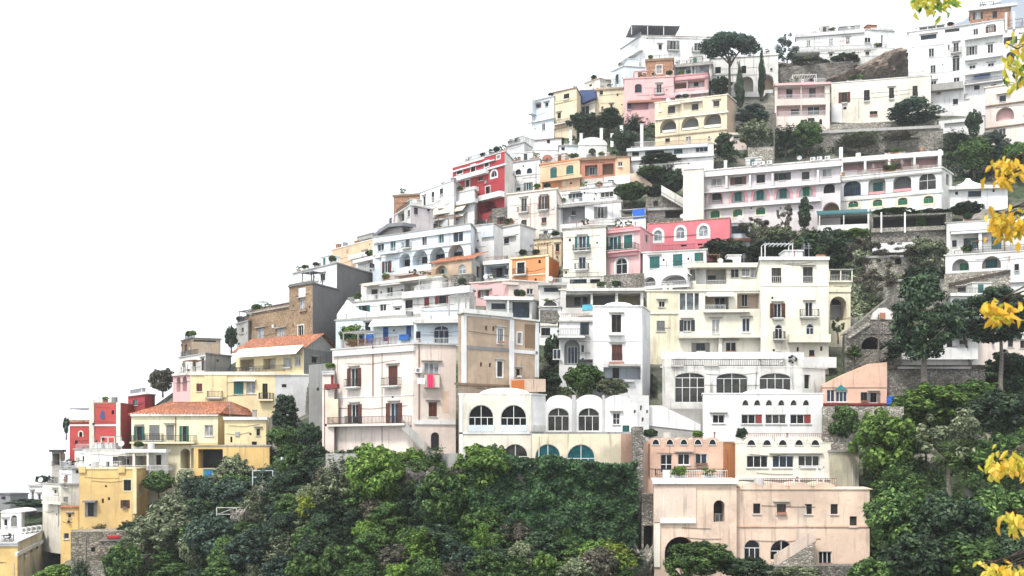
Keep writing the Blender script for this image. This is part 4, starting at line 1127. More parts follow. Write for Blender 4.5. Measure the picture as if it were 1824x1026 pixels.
D('house', 'white strip house with dark ribbon window above the stepped white houses', 'house', [(960, 508), (1012, '-.3')], 545, 'offwhite', '''
0 w 984 512 520 30 g=3 gl=glass_blue fr=dark N
0 slab 958 1014 503 508 .8 m=weathered n=roof_slab''', capmat='weathered')
D('house', 'low pale pink house with flat canopy below the orange cube', 'house', [(839, 505), (906, 500), (967, '+2')], 540, 'rose', '''
0 w 861 518 530 10 gl=curtain
0 slab 850 874 513 516 .5 m=shade n=canopy
1 w 944 514 524 11 gl=glass_grey
1 v 905 522 526 6
1 v 919 522 526 6
1 slab 896 924 502 507 .4 m=palepink n=parapet''', facemat={1: 'palepink'}, capmat='palepink')
D('house', 'bright orange cube house with pale yellow corner bands', 'house', [(909, 462), (975, 456), (996, '+7')], 508, 'orange', '''
0 w 928 467 489 13 gl=glass fr=dark T=cream
0 o 961 463 469 5
0 o 954 496 500 4
0 v 924 499 503 5
0 v 932 499 503 4
0 slab 909 975 489 491 .08 m=paleyellow n=band
0 slab 972 977 457 506 .1 m=paleyellow n=pilaster
0 slab 907 912 461 506 .1 m=paleyellow n=pilaster
0 slab 908 976 456 459 .2 m=yellow n=cornice''', facemat={1: 'deeporange'}, capmat='yellow', over=.05)
D('house', 'brown old house with red tile roof and one arched window', 'house', [(768, 470), (840, 461), (866, '+7')], 500, 'tan', '''
0 a 823 471 488 13 gl=glass_pale
0 l 786 473 492 22 bk=white d=1.2
0 w 786 480 490 12 in=1.2 gl=glass_teal
1 v 852 475 495 6''', roof='shed', rise=2.4, roofmat='tile', facemat={1: 'weathered'}, back=5, dY=-6)
D('stone_wall', 'dark rubble wall with overgrown arch under the tile roof house', 'wall', [(802, 490), (842, 487)], 530, 'stone', '0 l 824 504 524 22 bk=dark d=1', back=4, roof='none')
D('house', 'white terrace house with dark doorway right of tile roof house', 'house', [(862, 470), (912, 466)], 506, 'bluewhite', '''
0 L 884 474 496 36 bk=grey d=2
0 w 890 474 494 10 in=2 gl=glass fr=dark
0 w 903 478 490 5 fr=dark
0 slab 860 914 463 470 .8 m=white n=roof_slab
0 mast 868 452 1''', capmat='white')
# --- brick tower, grey walls
D('tower_house', 'brown rubble tower house with tall dark cement side wall', 'house', [(515, 512), (557, 505), (604, '+8')], 660, 'brick', '''
0 w 538 533 552 9 gl=glass_pale
0 slab 532 544 513 531 .05 m=white n=patch
0 slab 532 545 551 555 .3 m=brick n=sill_ledge
0 w 536 579 600 10 gl=glass fr=white T=white
0 v 551 545 549 2
0 v 522 578 582 2
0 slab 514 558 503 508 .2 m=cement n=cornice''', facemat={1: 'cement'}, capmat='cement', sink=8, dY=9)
D('house', 'brown rubble house with three white windows left of the tower house', 'house', [(440, 560), (516, 546)], 640, 'brick', '''
0 w 464 586 612 12 gl=glass_pale H
0 w 500 586 605 15 gl=curtain H g=2
0 slab 440 516 548 558 0 m=brick n=parapet i=.5
0 canopy 424 482 549 1 5 3 m=canvas_grey pm=weathered
0 canopy 480 516 541 1.5 6 2 m=canvas_grey pm=white''', capmat='weathered', dY=6)
D('house', 'narrow grey stone house at left end of the rubble houses', 'house', [(421, 578), (442, 572)], 640, 'weathered', '0 v 432 584 592 4\n0 block 424 440 566 1 4', capmat='weathered', dY=6)
D('house', 'white flat house with huge dark cement gable wall on left skyline', 'house', [(522, 488), (600, 469), (674, '+14')], 600, 'white', '''
0 w 575 488 500 9 fr=dark H
0 v 560 491 496 2
0 canopy 514 590 482 1 6 4 O m=railwhite
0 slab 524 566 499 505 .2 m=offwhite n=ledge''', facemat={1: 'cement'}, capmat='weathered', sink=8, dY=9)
# --- white terraces in the middle left
D('terrace_house', 'white house with yellow awning roof and plant-filled terrace', 'terrace house', [(643, 508), (788, 490)], 545, 'offwhite', '''
0 w 667 515 534 11 fr=dark gl=glass g=2
0 w 694 511 528 11 gl=glass_grey
0 L 735 504 524 30 bk=cream d=1.5
0 w 727 508 523 9 in=1.5 gl=curtain
0 slab 644 760 498 503 1.3 m=vanilla n=awning_edge
0 slab 676 712 503 507 1.2 m=white n=awning_edge
0 terrace 618 718 534 1.6 .9 m=offwhite rc=railwhite
0 v 679 519 523 3
0 v 716 515 519 3''', capmat='olivewall')
D('terrace_house', 'white house with wine red shutters and grey window', 'terrace house', [(718, 524), (836, 512)], 572, 'offwhite', '''
0 w 728 534 549 14 gl=glass fr=dark g=2
0 w 760 529 545 9 cl=red
0 w 788 526 541 13 sh=red gl=glass fr=dark
0 slab 716 836 514 526 .9 m=white n=parapet
0 rail 742 802 505 516 .9 m=railwhite
0 slab 718 836 556 559 .3 m=weathered n=band''', capmat='offwhite', dY=-1.5)
D('terrace_house', 'white house with curved balcony and stained soffit below plant terrace', 'terrace house', [(620, 540), (722, 532)], 585, 'white', '''
0 w 649 544 556 10 gl=glass fr=dark
0 w 682 542 554 12 gl=glass_grey
0 w 708 548 562 9 fr=dark
0 slab 614 722 557 562 1.0 m=weathered n=ledge
0 shape 1.1 618 534 640 552 660 556 722 551 722 566 600 572 600 560 m=white n=parapet
0 slab 597 760 563 569 1.6 m=weathered n=ledge''', capmat='weathered', dY=-1)
# --- long white arcaded house and skyline left of it
D('arcaded_house', 'long blue-white house with row of arches under teal french windows', 'house', [(664, 424), (838, 399)], 500, 'bluewhite', '''
0 w 678 434 447 12 sp=0 gl=glass_blue
0 w 700 428 447 10 gl=glass_teal T=white
0 w 726 422 442 8 gl=glass_blue T=white
0 w 756 418 437 9 gl=glass_blue T=white
0 w 786 414 433 10 gl=glass_teal T=white
0 w 816 409 431 18 g=2 gl=glass_blue T=white
0 l 721 451 476 20 bk=bluewhite d=1.6
0 l 748 445 472 27 bk=bluewhite d=1.8
0 l 779 440 466 27 bk=bluewhite d=1.8
0 l 812 435 462 28 bk=bluewhite d=1.8
0 w 724 463 475 12 in=1.6 fr=dark
0 w 757 458 470 9 in=1.8 fr=dark
0 w 785 453 464 14 in=1.8 fr=dark
0 w 817 449 460 14 in=1.8 fr=dark
0 w 689 465 486 8 gl=glass_blue
0 w 664 470 478 6 fr=dark
0 terrace 682 708 449 .8 .7 rc=railwhite
0 slab 664 838 418 422 .3 m=white n=cornice
0 slab 664 838 442 444 .2 m=white n=band
0 slab 667 707 455 458 .05 m=white n=band
0 slab 700 790 480 487 1.6 m=white n=parapet''', capmat='white', back=7)
D('house', 'white boxy house with arched niche right of the long arcaded house', 'house', [(838, 404), (880, 399), (896, '+4')], 470, 'white', '''
0 v 843 410 416 3
0 slab 856 878 403 422 .4 m=bluewhite n=bay
0 w 840 432 440 6 fr=dark
0 l 846 442 462 14 d=1''', roof='flat', capmat='white', dY=-5)
D('house', 'white flat house with small canopy windows left of cream balcony house', 'house', [(880, 408), (926, 400), (954, '+5')], 462, 'white', '''
0 w 902 424 434 9 fr=dark
0 slab 894 916 418 421 .6 m=offwhite n=canopy
0 w 931 445 455 8 fr=dark
0 l 890 446 460 12 d=1
1 v 946 436 440 3''', capmat='white')
D('house', 'tan low house wedged between white house and cream house', 'house', [(952, 428), (1000, 424)], 470, 'warmcream', '0 w 993 434 450 7 fr=dark gl=glass\n0 slab 960 1000 415 428 -1 m=stone n=rubble i=3', roof='flat', capmat='stone')
D('house', 'peach house with brick chimney on the left skyline', 'house', [(591, 446), (664, 427)], 490, 'apricot', '''
0 chim 600 436 .8 .5 m=redbrick
0 chim 634 430 1.1 2 m=redbrick
0 mast 612 430 1
0 w 650 448 458 8 gl=curtain
0 slab 620 664 450 458 .9 m=offwhite n=parapet''', capmat='offwhite')
D('house', 'white terrace house under peach house with grey roof overhang', 'house', [(634, 466), (668, 458)], 500, 'white', '''
0 w 661 468 477 6 fr=dark
0 w 670 468 474 4 fr=dark
0 slab 628 676 458 464 1.2 m=white n=roof_slab''', capmat='white')
D('house', 'grey glazed conservatory roof house on the left skyline', 'house', [(668, 418), (716, 405)], 440, 'weathered', '''
0 L 694 405 419 38 bk=glass_grey d=.6
0 shape 1.0 666 416 690 398 718 396 718 402 692 404 670 418 m=canvas_grey n=canopy dp=3
0 block 636 664 419 1 4 m=weathered''', capmat='weathered')
D('house', 'mauve and white house with small square windows on the skyline', 'house', [(703, 384), (731, 366), (772, '+4')], 425, 'offwhite', '''
0 w 696 388 402 4 fr=dark
0 w 728 374 386 4 fr=dark
1 w 741 370 382 7 fr=dark gl=glass_grey
1 w 763 371 377 4 fr=dark
0 L 714 378 396 12 bk=dark d=1''', facemat={1: 'mauve'}, capmat='offwhite')
D('house', 'brown brick roof house with dark edge on skyline below red house', 'house', [(701, 349), (747, 346)], 395, 'redbrick', '0 slab 699 749 346 349 .2 m=brown n=cornice', capmat='brown', dY=5)
D('house', 'white house with antennas and long yellow awning left of red house', 'house', [(748, 344), (808, 322)], 400, 'white', '''
0 w 756 350 366 4 fr=dark
0 w 771 342 360 5 fr=dark
0 w 786 336 350 6 fr=dark
0 mast 764 324 1
0 mast 780 318 1
0 mast 796 312 1
0 rail 758 800 348 356 .8 m=railwhite''', capmat='palegrey', dY=2)
D('arcade_terrace', 'white arcade terrace with cream awning under the red house', 'terrace house', [(783, 350), (845, 338)], 392, 'white', '''
0 l 799 346 362 18 bk=brown d=1.6
0 l 823 341 358 19 bk=brown d=1.6
0 slab 778 845 359 366 1.0 m=white n=parapet
0 awn 774 834 366 378 1.6 m=canvas_cream
0 awn 776 832 380 388 1.2 m=canvas
0 w 784 385 394 10 fr=dark
0 w 812 382 392 8 fr=dark''', capmat='white', dY=-1)
D('red_house', 'crimson house with white balconies and one arched white window', 'house', [(806, 297), (899, 270), (914, '+7')], 385, 'crimson', '''
0 w 819 302 310 10 fr=dark T=white
0 w 843 294 306 8 gl=glass fr=brown T=white
0 w 867 287 297 8 gl=glass fr=brown T=white
0 w 888 277 283 6 T=white gl=curtain
0 terrace 800 864 314 1.0 .6 S m=white
0 w 811 327 336 7 fr=brown T=white
0 w 833 321 333 7 gl=glass fr=brown T=white
0 w 856 315 322 8 fr=brown
0 terrace 797 845 343 1.2 .6 S m=white
0 slab 806 862 288 291 .1 m=white n=band i=.02
0 slab 806 880 294 296 .35 m=white n=cornice
0 a 880 304 315 10 T=white tw=.35
0 w 869 332 349 8 fr=brown T=white
0 terrace 848 890 352 1.3 .8 S m=white
0 l 870 359 378 30 bk=crimson d=2
0 slab 861 900 296 299 .3 m=white n=band
0 chim 815 290 .7 2 m=white
0 chim 829 285 .7 2 m=white
0 mast 853 262 2
0 mast 878 268 2''', facemat={1: 'offwhite'}, capmat='white')
D('house', 'white house with two dark arched windows right of the red house', 'house', [(912, 290), (962, 284)], 350, 'white', '''
0 a 923 301 311 10 gl=glass_blue fr=dark
0 a 943 299 309 10 gl=glass_blue fr=dark
0 w 941 325 339 8 gl=glass_teal
0 v 923 334 340 8
0 o 932 294 298 2
0 slab 912 962 310 312 .1 n=band
0 pipe 955 290 345 m=grey''', capmat='grey')
D('house', 'narrow white house with blue door at the foot of red house', 'house', [(892, 314), (914, 311)], 358, 'white', '0 w 904 331 346 8 cl=blue\n0 v 897 326 330 2', dY=-2)
D('house', 'cream pink house with two tall balcony windows above small windows', 'house', [(904, 347), (991, 337)], 425, 'palepink', '''
0 w 933 353 378 10 fr=white gl=glass_grey B H
0 w 969 349 374 10 fr=white gl=glass_grey B H
0 w 933 391 403 10 fr=brown gl=glass_grey
0 w 969 387 399 9 fr=brown gl=glass_grey
0 slab 904 991 384 385 .05 n=band''', capmat='vanilla', back=10)
D('stone_wall', 'dark stone retaining wall beneath the red house terrace', 'wall', [(876, 372), (908, 368)], 412, 'stone', '0 w 893 388 400 7 fr=dark\n0 w 901 390 398 4 fr=dark', back=4, roof='none')
D('house', 'white rooftop house with small blue window behind cream pink house', 'house', [(990, 342), (1106, 331)], 375, 'white', '''
0 w 1025 344 359 12 gl=glass_blue
0 w 1081 342 351 23 g=3 gl=glass_grey
0 v 1041 341 345 2
0 block 1046 1090 326 2 6''', capmat='white', dY=2)
D('house', 'white house with grey shaded terrace wall above the cream house', 'house', [(992, 366), (1044, 361), (1106, '-1')], 412, 'white', '''
0 L 1020 367 398 44 bk=midgrey d=1.2
0 w 1022 375 384 6 in=1.2 fr=dark
1 w 1070 368 389 12 gl=glass_grey sh=grey
1 slab 1043 1106 398 401 .9 m=offwhite n=ledge
1 rail 1046 1100 391 398 .8
0 slab 992 1106 361 365 .3 m=weathered n=cornice''', capmat='offwhite')
D('terrace_wall', 'white terrace with blue tarpaulin above the pink house', 'wall', [(1098, 390), (1150, 386)], 412, 'white', '''
0 shape .1 1126 374 1148 371 1148 388 1128 390 m=tarp n=tarpaulin
0 canopy 1104 1150 372 .5 4 3 m=weathered''', dY=1, back=6)
D('house', 'cream house with teal shutter balcony in the centre of the hill', 'house', [(1003, 409), (1079, 404)], 500, 'vanilla', '''
0 w 1037 421 447 13 gl=glass_blue sh=teal B H bw=2 T=white
0 w 1037 458 480 13 gl=glass_blue T=white
0 o 1015 425 430 4
0 slab 1003 1079 441 442 .05 n=band
0 w 1008 482 488 4 N''', capmat='white')
D('house', 'rose pink house with two teal balcony doors and arched window', 'house', [(1077, 412), (1140, 405), (1163, '+7')], 495, 'rose', '''
0 w 1092 422 446 14 gl=glass_teal T=white sh=teal
0 w 1119 419 444 15 cl=teal T=white
0 terrace 1081 1135 446 .9 .9 m=pink
0 a 1107 459 488 20 gl=glass T=white tw=.3 g=2
0 slab 1077 1140 409 413 .5 m=pink n=cornice
1 w 1152 418 432 6 T=rose
0 slab 1082 1134 450 456 .5 m=pink n=corbel''', facemat={1: 'pink'}, capmat='pink', sink=2)
D('stone_wall', 'rough grey stone base wall under the rose pink house', 'wall', [(1076, 490), (1146, 486)], 520, 'stone', '', back=4, roof='none', dY=-1)
D('house', 'hot pink long house with three white-framed arched windows', 'house', [(1153, 400), (1300, 389)], 458, 'hotpink', '''
0 a 1172 410 429 14 gl=glass_pale T=white tw=.4 g=2
0 a 1212 405 425 15 gl=glass_pale T=white tw=.4 g=2
0 a 1253 402 421 16 gl=glass_pale T=white tw=.4 g=2
0 v 1218 437 439 10
0 v 1247 435 437 9
0 pipe 1154 400 445 m=pink''', capmat='oldtile', over=.08, back=9)
D('house', 'white house with three teal shuttered doors under hot pink house', 'house', [(1145, 451), (1258, 445)], 494, 'white', '''
0 w 1166 457 478 18 cl=teal
0 w 1207 453 474 17 cl=teal
0 w 1245 450 468 16 cl=teal
0 o 1182 461 465 2
0 o 1226 459 463 2
0 v 1160 457 465 6''', dY=-2, capmat='white')
D('vaulted_terrace', 'white vaulted terrace with one wide arch and railing', 'terrace house', [(1141, 490), (1224, 485)], 522, 'white', '''
0 l 1200 489 509 46 bk=grey d=2 r=.85
0 l 1157 493 509 22 bk=grey d=1.5
0 rail 1145 1222 501 509 .4 m=railwhite
0 slab 1143 1228 509 513 .8 m=white n=ledge''', tops={0: [(1150, 1222, .9)]}, roof='none', dY=-1)
# --- orange house and vaulted houses above
D('house', 'orange house with two teal shuttered doors', 'house', [(962, 294), (1033, 284)], 345, 'apricot', '''
0 a 986 297 317 12 cl=teal r=.4
0 a 1015 294 310 13 cl=teal r=.4
0 slab 962 1036 316 320 1.0 m=apricot n=ledge
0 slab 966 1000 321 336 .02 m=orange n=panel
0 v 1017 324 328 4''', capmat='orange', dY=-1)
D('house', 'terracotta loggia house beside the orange house with wedge stair wall', 'house', [(1033, 284), (1096, 280), (1122, '+0')], 340, 'terracotta', '''
0 L 1053 294 313 22 bk=grey d=1.5
0 L 1083 291 311 20 bk=brown d=1.5
0 w 1055 298 312 10 in=1.5
1 w 1105 288 298 8
0 slab 1031 1098 279 284 .4 m=brown n=cornice
0 slab 1036 1075 318 332 .4 m=shade n=panel
0 slab 1076 1122 314 328 .6 m=white n=panel
0 w 1088 321 327 10 fr=dark in=-.7
1 shape .1 1096 312 1134 308 1162 328 1160 338 1134 332 1096 324 m=peach n=gable dp=.6''', facemat={1: 'apricot'}, capmat='brown')
D('vault_house', 'white barrel-vaulted house with one arched window', 'house', [(1030, 259), (1081, '+0')], 294, 'white', '''
0 a 1055 264 282 14 gl=glass_grey fr=brown g=2
0 v 1069 276 280 2''', roof='barrel', rise=1.7, back=9)
D('vault_house', 'white barrel-vaulted house with round terracotta shade', 'house', [(949, 268), (996, '+0')], 300, 'white', '''
0 shape .2 966 281 969 277 975 275 981 277 984 281 978 286 971 286 m=terracotta n=shade''', roof='barrel', rise=1.5, back=9)
D('house', 'low white house with faded tile roof on skyline', 'house', [(936, 252), (1000, 246)], 275, 'white', '''
0 w 949 252 258 5 fr=dark
0 w 977 249 257 5 fr=dark''', roof='shed', rise=1.3, roofmat='oldtile', back=6, dY=4)
D('house', 'white flat house between the two vaulted houses', 'house', [(996, 260), (1032, '+0')], 300, 'bluewhite', '0 v 1003 262 268 6\n0 slab 994 1034 272 280 .8 m=white n=parapet\n0 v 1000 278 283 6', dY=-1)
D('house', 'grey stepped roof terraces with railings behind the red house', 'house', [(902, 262), (934, 254), (952, '+6')], 310, 'palegrey', '''
0 rail 903 933 248 258 .1 m=railwhite
1 v 945 262 268 8
0 block 906 930 246 3 7 m=white
0 mast 921 234 2''', capmat='grey')
# --- upper left skyline houses
D('house', 'blue-white house with two square windows at upper left skyline', 'house', [(947, 181), (987, 172)], 240, 'bluewhite', '''
0 w 957 185 193 7 fr=dark gl=glass_blue
0 w 974 183 190 6 fr=dark gl=glass_blue
0 w 968 220 232 6 gl=glass_blue
0 slab 940 987 212 215 .4 m=white n=ledge
0 block 941 948 203 -1.5 3''', capmat='white')
D('house', 'ochre old house with balcony flowers beside blue-white house', 'house', [(986, 166), (1027, 157)], 240, 'ochre', '''
0 w 1009 167 178 10 fr=dark gl=glass
0 w 996 201 211 6 fr=dark H
0 slab 986 1027 179 181 .08 m=yellow n=band
0 terrace 986 1016 218 1.0 .7 m=offwhite
0 slab 986 1010 221 228 .3 m=tan n=ledge''', capmat='brown')
D('house', 'cream house with blue canopy terrace behind dark trees', 'house', [(1022, 184), (1060, 178)], 215, 'vanilla', '''
0 w 1042 189 206 15 g=2 gl=glass_blue
0 shape 1.2 1026 166 1034 160 1058 160 1060 174 1036 184 1028 176 m=canvas_blue n=canopy dp=1.5''', dY=1)
D('house', 'sand coloured house with tiny windows left of the pink house', 'house', [(1058, 160), (1112, 156)], 210, 'ochre', '''
0 w 1071 162 169 6 fr=dark
0 w 1089 185 194 4 fr=brown
0 w 1073 190 196 4 fr=dark
0 v 1100 166 171 3
0 slab 1058 1112 156 159 .3 m=tan n=cornice''', capmat='brown', dY=1.5)
D('house', 'small sand coloured roof house on the upper skyline', 'house', [(1042, 149), (1068, 140), (1090, '+2')], 170, 'vanilla', '0 v 1052 150 154 5', capmat='tan', dY=6)
D('house', 'pink house with arched blue window below brick storey', 'house', [(1112, 141), (1200, 137)], 205, 'rose', '''
0 a 1137 150 165 12 gl=glass_blue fr=dark r=.6 T=pink
0 w 1174 149 167 9 B H
0 L 1136 182 196 38 bk=pink d=1
0 w 1121 184 195 6 fr=dark
0 slab 1118 1180 178 182 .8 m=terracotta n=awning_edge
0 slab 1160 1230 170 174 .5 m=pink n=ledge''', capmat='rose', dY=-3)
D('brick_house', 'bare brick box storey on top of the pink house', 'house', [(1151, 108), (1199, 105)], 145, 'redbrick', '''
0 w 1174 116 131 10 gl=curtain T=vanilla
0 slab 1149 1201 104 108 .2 m=brown n=cornice''', capmat='brown', dY=-11, back=4, sink=1)
D('house', 'pink house with dark loggias and long terrace behind umbrella pine', 'house', [(1199, 137), (1262, 131)], 180, 'rose', '''
0 L 1212 147 158 22 bk=brown d=1.5
0 L 1240 143 156 30 bk=mauve d=1.5
0 w 1240 146 155 8 in=1.5 fr=dark
0 slab 1190 1262 163 168 1.0 m=mauve n=ledge
0 slab 1200 1262 138 141 .4 m=pink n=ledge''', capmat='pink')
D('veranda', 'glazed white veranda storey behind the brick box', 'house', [(1200, 117), (1268, 111)], 142, 'offwhite', '''
0 L 1216 118 133 26 bk=glass_pale d=.5
0 L 1248 116 131 30 bk=glass_pale d=.5
0 slab 1198 1270 113 117 .6 m=weathered n=roof_slab
0 post 1238 117 133 .02 .2 m=white''', capmat='weathered', dY=-9, back=3, sink=1)
D('house', 'white hilltop house with grey awning roof terrace and balconies', 'house', [(1105, 88), (1143, 64), (1268, '+1')], 135, 'white', '''
1 w 1199 72 90 11 gl=glass_grey B
1 w 1242 76 92 10 gl=glass_grey B
1 w 1176 79 88 6 fr=dark
1 w 1153 66 69 3 fr=dark N
1 slab 1143 1268 66 68 .15 m=offwhite n=band
0 v 1120 100 108 5
1 canopy 1124 1212 45 -1 7 4 m=canvas_grey
1 mast 1224 48 2
1 mast 1246 46 2
1 mast 1264 46 2
0 slab 1104 1140 96 100 1.0 m=offwhite n=ledge''', capmat='white')
D('house', 'white stepped terraces falling left from the hilltop house', 'house', [(1089, 128), (1112, 118), (1150, '+1')], 160, 'bluewhite', '''
0 a 1099 132 150 6 fr=dark
1 a 1131 128 141 5 fr=dark gl=glass
1 v 1147 125 131 4
0 rail 1088 1112 112 122 .1 m=railwhite
1 block 1118 1138 106 2 5''', capmat='white')
D('convent', 'old white convent with two tall arches behind the cypresses', 'house', [(1266, 104), (1386, 97)], 172, 'offwhite', '''
0 w 1279 119 134 10 gl=glass fr=dark T=white
0 w 1325 117 131 9 gl=glass fr=dark T=white
0 l 1330 136 164 24 bk=shade d=2
0 l 1366 133 160 24 bk=tan d=2
0 w 1374 121 126 4 fr=dark
0 slab 1266 1386 98 101 .2 m=white n=cornice
0 slab 1266 1320 130 133 .15 m=palegrey n=band''', capmat='white', dY=3)
D('villa', 'yellow cream villa with three big arches over small windows', 'villa', [(1167, 184), (1295, 169), (1310, '+5')], 262, 'ochre', '''
0 w 1196 189 202 13 fr=brown gl=glass_grey
0 w 1238 185 196 12 fr=brown gl=glass_grey
0 w 1276 180 190 11 fr=brown gl=glass_grey
0 l 1190 212 236 29 bk=midgrey d=2.2
0 l 1229 207 232 31 bk=grey d=2.2
0 l 1269 200 228 31 bk=grey d=2.2
0 w 1189 246 254 8 fr=dark
0 w 1226 243 251 9 gl=curtain
0 w 1263 243 248 3 fr=dark
0 slab 1167 1297 204 207 .3 m=cream n=band
0 slab 1180 1204 231 236 .1 m=mauve n=parapet i=.2
0 slab 1215 1244 227 231 .1 m=cream n=parapet i=.2
0 slab 1254 1285 222 227 .1 m=cream n=parapet i=.2
0 slab 1167 1297 236 238 .2 m=tan n=band
0 slab 1190 1212 182 186 .9 m=vanilla n=canopy
0 slab 1215 1250 178 181 .9 m=vanilla n=canopy''', facemat={1: 'tan'}, capmat='vanilla')
D('terrace_house', 'white terrace house with dark ribbon windows below arched villa', 'terrace house', [(1118, 266), (1271, 256)], 300, 'white', '''
0 w 1132 270 278 12 gl=glass fr=dark
0 w 1166 266 276 34 g=4 gl=glass fr=dark
0 w 1208 262 274 15 g=2 gl=glass_teal fr=dark
0 w 1250 257 271 22 g=3 gl=glass_blue fr=white
0 slab 1116 1260 260 265 .9 m=bluewhite n=roof_slab
0 slab 1118 1271 276 282 .5 m=white n=parapet
0 rail 1130 1170 252 262 .2 m=railwhite''', capmat='white', dY=-2)
D('terrace_house', 'small white terraces with blue shade among vines under ribbon windows', 'terrace house', [(1140, 296), (1226, 290)], 312, 'offwhite', '''
0 L 1166 298 306 40 bk=canvas_blue d=1.5
0 slab 1146 1200 306 311 .8 m=white n=parapet
0 w 1210 300 310 8 fr=dark''', capmat='offwhite', dY=-1, sink=.5)
# --- hotel
D('tower', 'plain cream end tower of the hotel hung with dark creeper', 'tower', [(1217, 300), (1253, '-1')], 402, 'vanilla', '''
0 slab 1217 1254 296 301 .15 m=white n=cornice''', roof='dome', dome=(1219, 1251, .9), back=8, dY=-1.5)
D('hotel', 'long white hotel wing with reddish arched niches and green doors', 'hotel', [(1252, 305), (1497, 284)], 396, 'mauve', '''
0 w 1276 318 331 20 gl=curtain
0 w 1315 315 329 14 gl=glass fr=dark
0 w 1355 311 326 15 gl=glass fr=dark
0 w 1394 308 321 15 gl=glass fr=dark
0 w 1435 306 320 14 gl=glass_grey fr=dark
0 w 1473 301 315 17 gl=curtain
0 terrace 1250 1497 332 .8 .45 m=white rc=railwhite
0 l 1275 342 364 24 bk=mauve d=.8 T=pink
0 l 1315 340 361 24 bk=white d=.8 T=pink tw=.45
0 l 1354 337 358 25 bk=white d=.8 T=pink tw=.45
0 l 1395 334 355 25 bk=white d=.8 T=pink tw=.45
0 l 1436 331 351 25 bk=white d=.8 T=pink tw=.45
0 l 1477 326 344 20 bk=dark d=.8
0 w 1277 344 357 16 in=.8 fr=dark
0 w 1315 340 359 12 in=.8 cl=teal
0 w 1354 339 357 12 in=.8 cl=teal
0 w 1395 336 354 12 in=.8 cl=teal
0 w 1436 333 350 12 in=.8 cl=green
0 terrace 1249 1462 363 .8 .45 m=white rc=railwhite
0 a 1274 374 388 16 cl=green r=.4 T=paleyellow tw=.3
0 a 1314 372 386 16 cl=green r=.4 T=paleyellow tw=.3
0 a 1355 369 382 16 cl=green r=.4 T=paleyellow tw=.3
0 a 1442 365 374 14 fr=brown
0 l 1480 360 376 30 bk=brown d=1.5
0 post 1294 305 335 0.8 .35 m=white
0 post 1336 312 333 0.8 .3 m=white
0 post 1376 309 330 0.8 .3 m=white
0 post 1457 303 325 0.8 .3 m=white
0 slab 1250 1500 297 305 .9 m=white n=roof_slab
0 ac 1344 292
0 ac 1358 291
0 ac 1371 290
0 ac 1448 284
0 ac 1460 283
0 ac 1474 282
0 chim 1292 287 .5 0 m=white''', capmat='white', back=13)
D('hotel', 'white hotel wing with four large arches and pergola roof terrace', 'hotel', [(1494, 317), (1677, 299), (1696, '+5')], 376, 'white', '''
0 a 1518 322 349 31 gl=glass_blue g=3 fr=dark r=.6
0 l 1562 315 346 31 bk=offwhite d=1.5 r=.8
0 l 1607 311 342 32 bk=midgrey d=1.8 r=.8
0 a 1652 307 338 31 gl=glass_grey g=2 F
0 w 1564 325 344 16 in=1.5 cl=teal
0 slab 1592 1624 336 341 .05 m=pink n=planter
0 slab 1548 1576 341 346 .05 m=pink n=planter
0 a 1520 358 369 17 cl=green r=.5 T=paleyellow tw=.35
0 a 1563 355 367 17 cl=green r=.5 T=paleyellow tw=.35
0 a 1608 352 365 17 cl=green r=.5 T=paleyellow tw=.35
0 a 1654 349 362 17 cl=green r=.5 T=paleyellow tw=.35
0 slab 1492 1680 348 351 .15 m=offwhite n=band
0 slab 1492 1680 313 316 .25 m=weathered n=cornice
1 v 1688 310 330 5''', capmat='offwhite', facemat={1: 'offwhite'}, back=11)
D('hotel_terrace', 'set-back hotel storey with white posts and reddish veranda walls', 'terrace house', [(1498, 283), (1676, 270)], 320, 'mauve', '''
0 L 1520 288 306 36 bk=rose d=1.5
0 L 1562 285 304 36 bk=rose d=1.5
0 L 1605 282 301 36 bk=rose d=1.5
0 L 1650 279 298 38 bk=rose d=1.5
0 slab 1496 1680 276 283 1.4 m=white n=roof_slab
0 post 1498 262 312 1.5 .7 m=white
0 post 1541 284 306 1.5 .4 m=white
0 post 1584 281 303 1.5 .4 m=white
0 post 1629 278 300 1.5 .4 m=white
0 post 1674 266 298 1.5 .6 m=white
0 rail 1500 1676 299 309 1.6 m=railwhite''', dY=3, back=8, capmat='white')
D('tent_roof_house', 'low white house with swept tent-shaped roof beside the hotel', 'house', [(1686, 335), (1795, 331)], 366, 'white', '''
0 w 1736 340 351 23 g=2 gl=glass_blue fr=dark
0 v 1704 341 347 5
0 v 1770 336 342 4
0 slab 1684 1800 330 336 .8 m=offwhite n=roof_slab''', capmat='white', bare=1)
D('pergola_terrace', 'teal-roofed restaurant terrace with white tables under hotel', 'terrace house', [(1456, 383), (1552, 379)], 404, 'shade', '''
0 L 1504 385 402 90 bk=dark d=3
0 awn 1454 1550 374 381 2.5 m=canvas_teal
0 post 1460 383 408 2.4 .15 m=white
0 post 1503 383 408 2.4 .15 m=white
0 post 1547 372 422 2.4 .3 m=white
0 slab 1456 1550 400 410 2.2 m=white n=parapet''', dY=-3, back=5, roof='none')
D('stone_wall', 'stone terrace wall with dark pergola shade right of restaurant', 'wall', [(1552, 384), (1696, 378)], 425, 'stone', '''
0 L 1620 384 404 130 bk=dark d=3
0 post 1570 378 414 1.2 .25 m=white
0 post 1612 378 414 1.2 .25 m=white
0 slab 1552 1696 404 411 .6 m=palestone n=parapet
0 v 1637 420 425 8''', dY=-3, back=5, roof='none')
D('terrace_wall', 'thin white terrace edge over dark brambles', 'wall', [(1554, 434), (1662, 430)], 440, 'white', '', back=6, sink=1, roof='none', dY=-5)
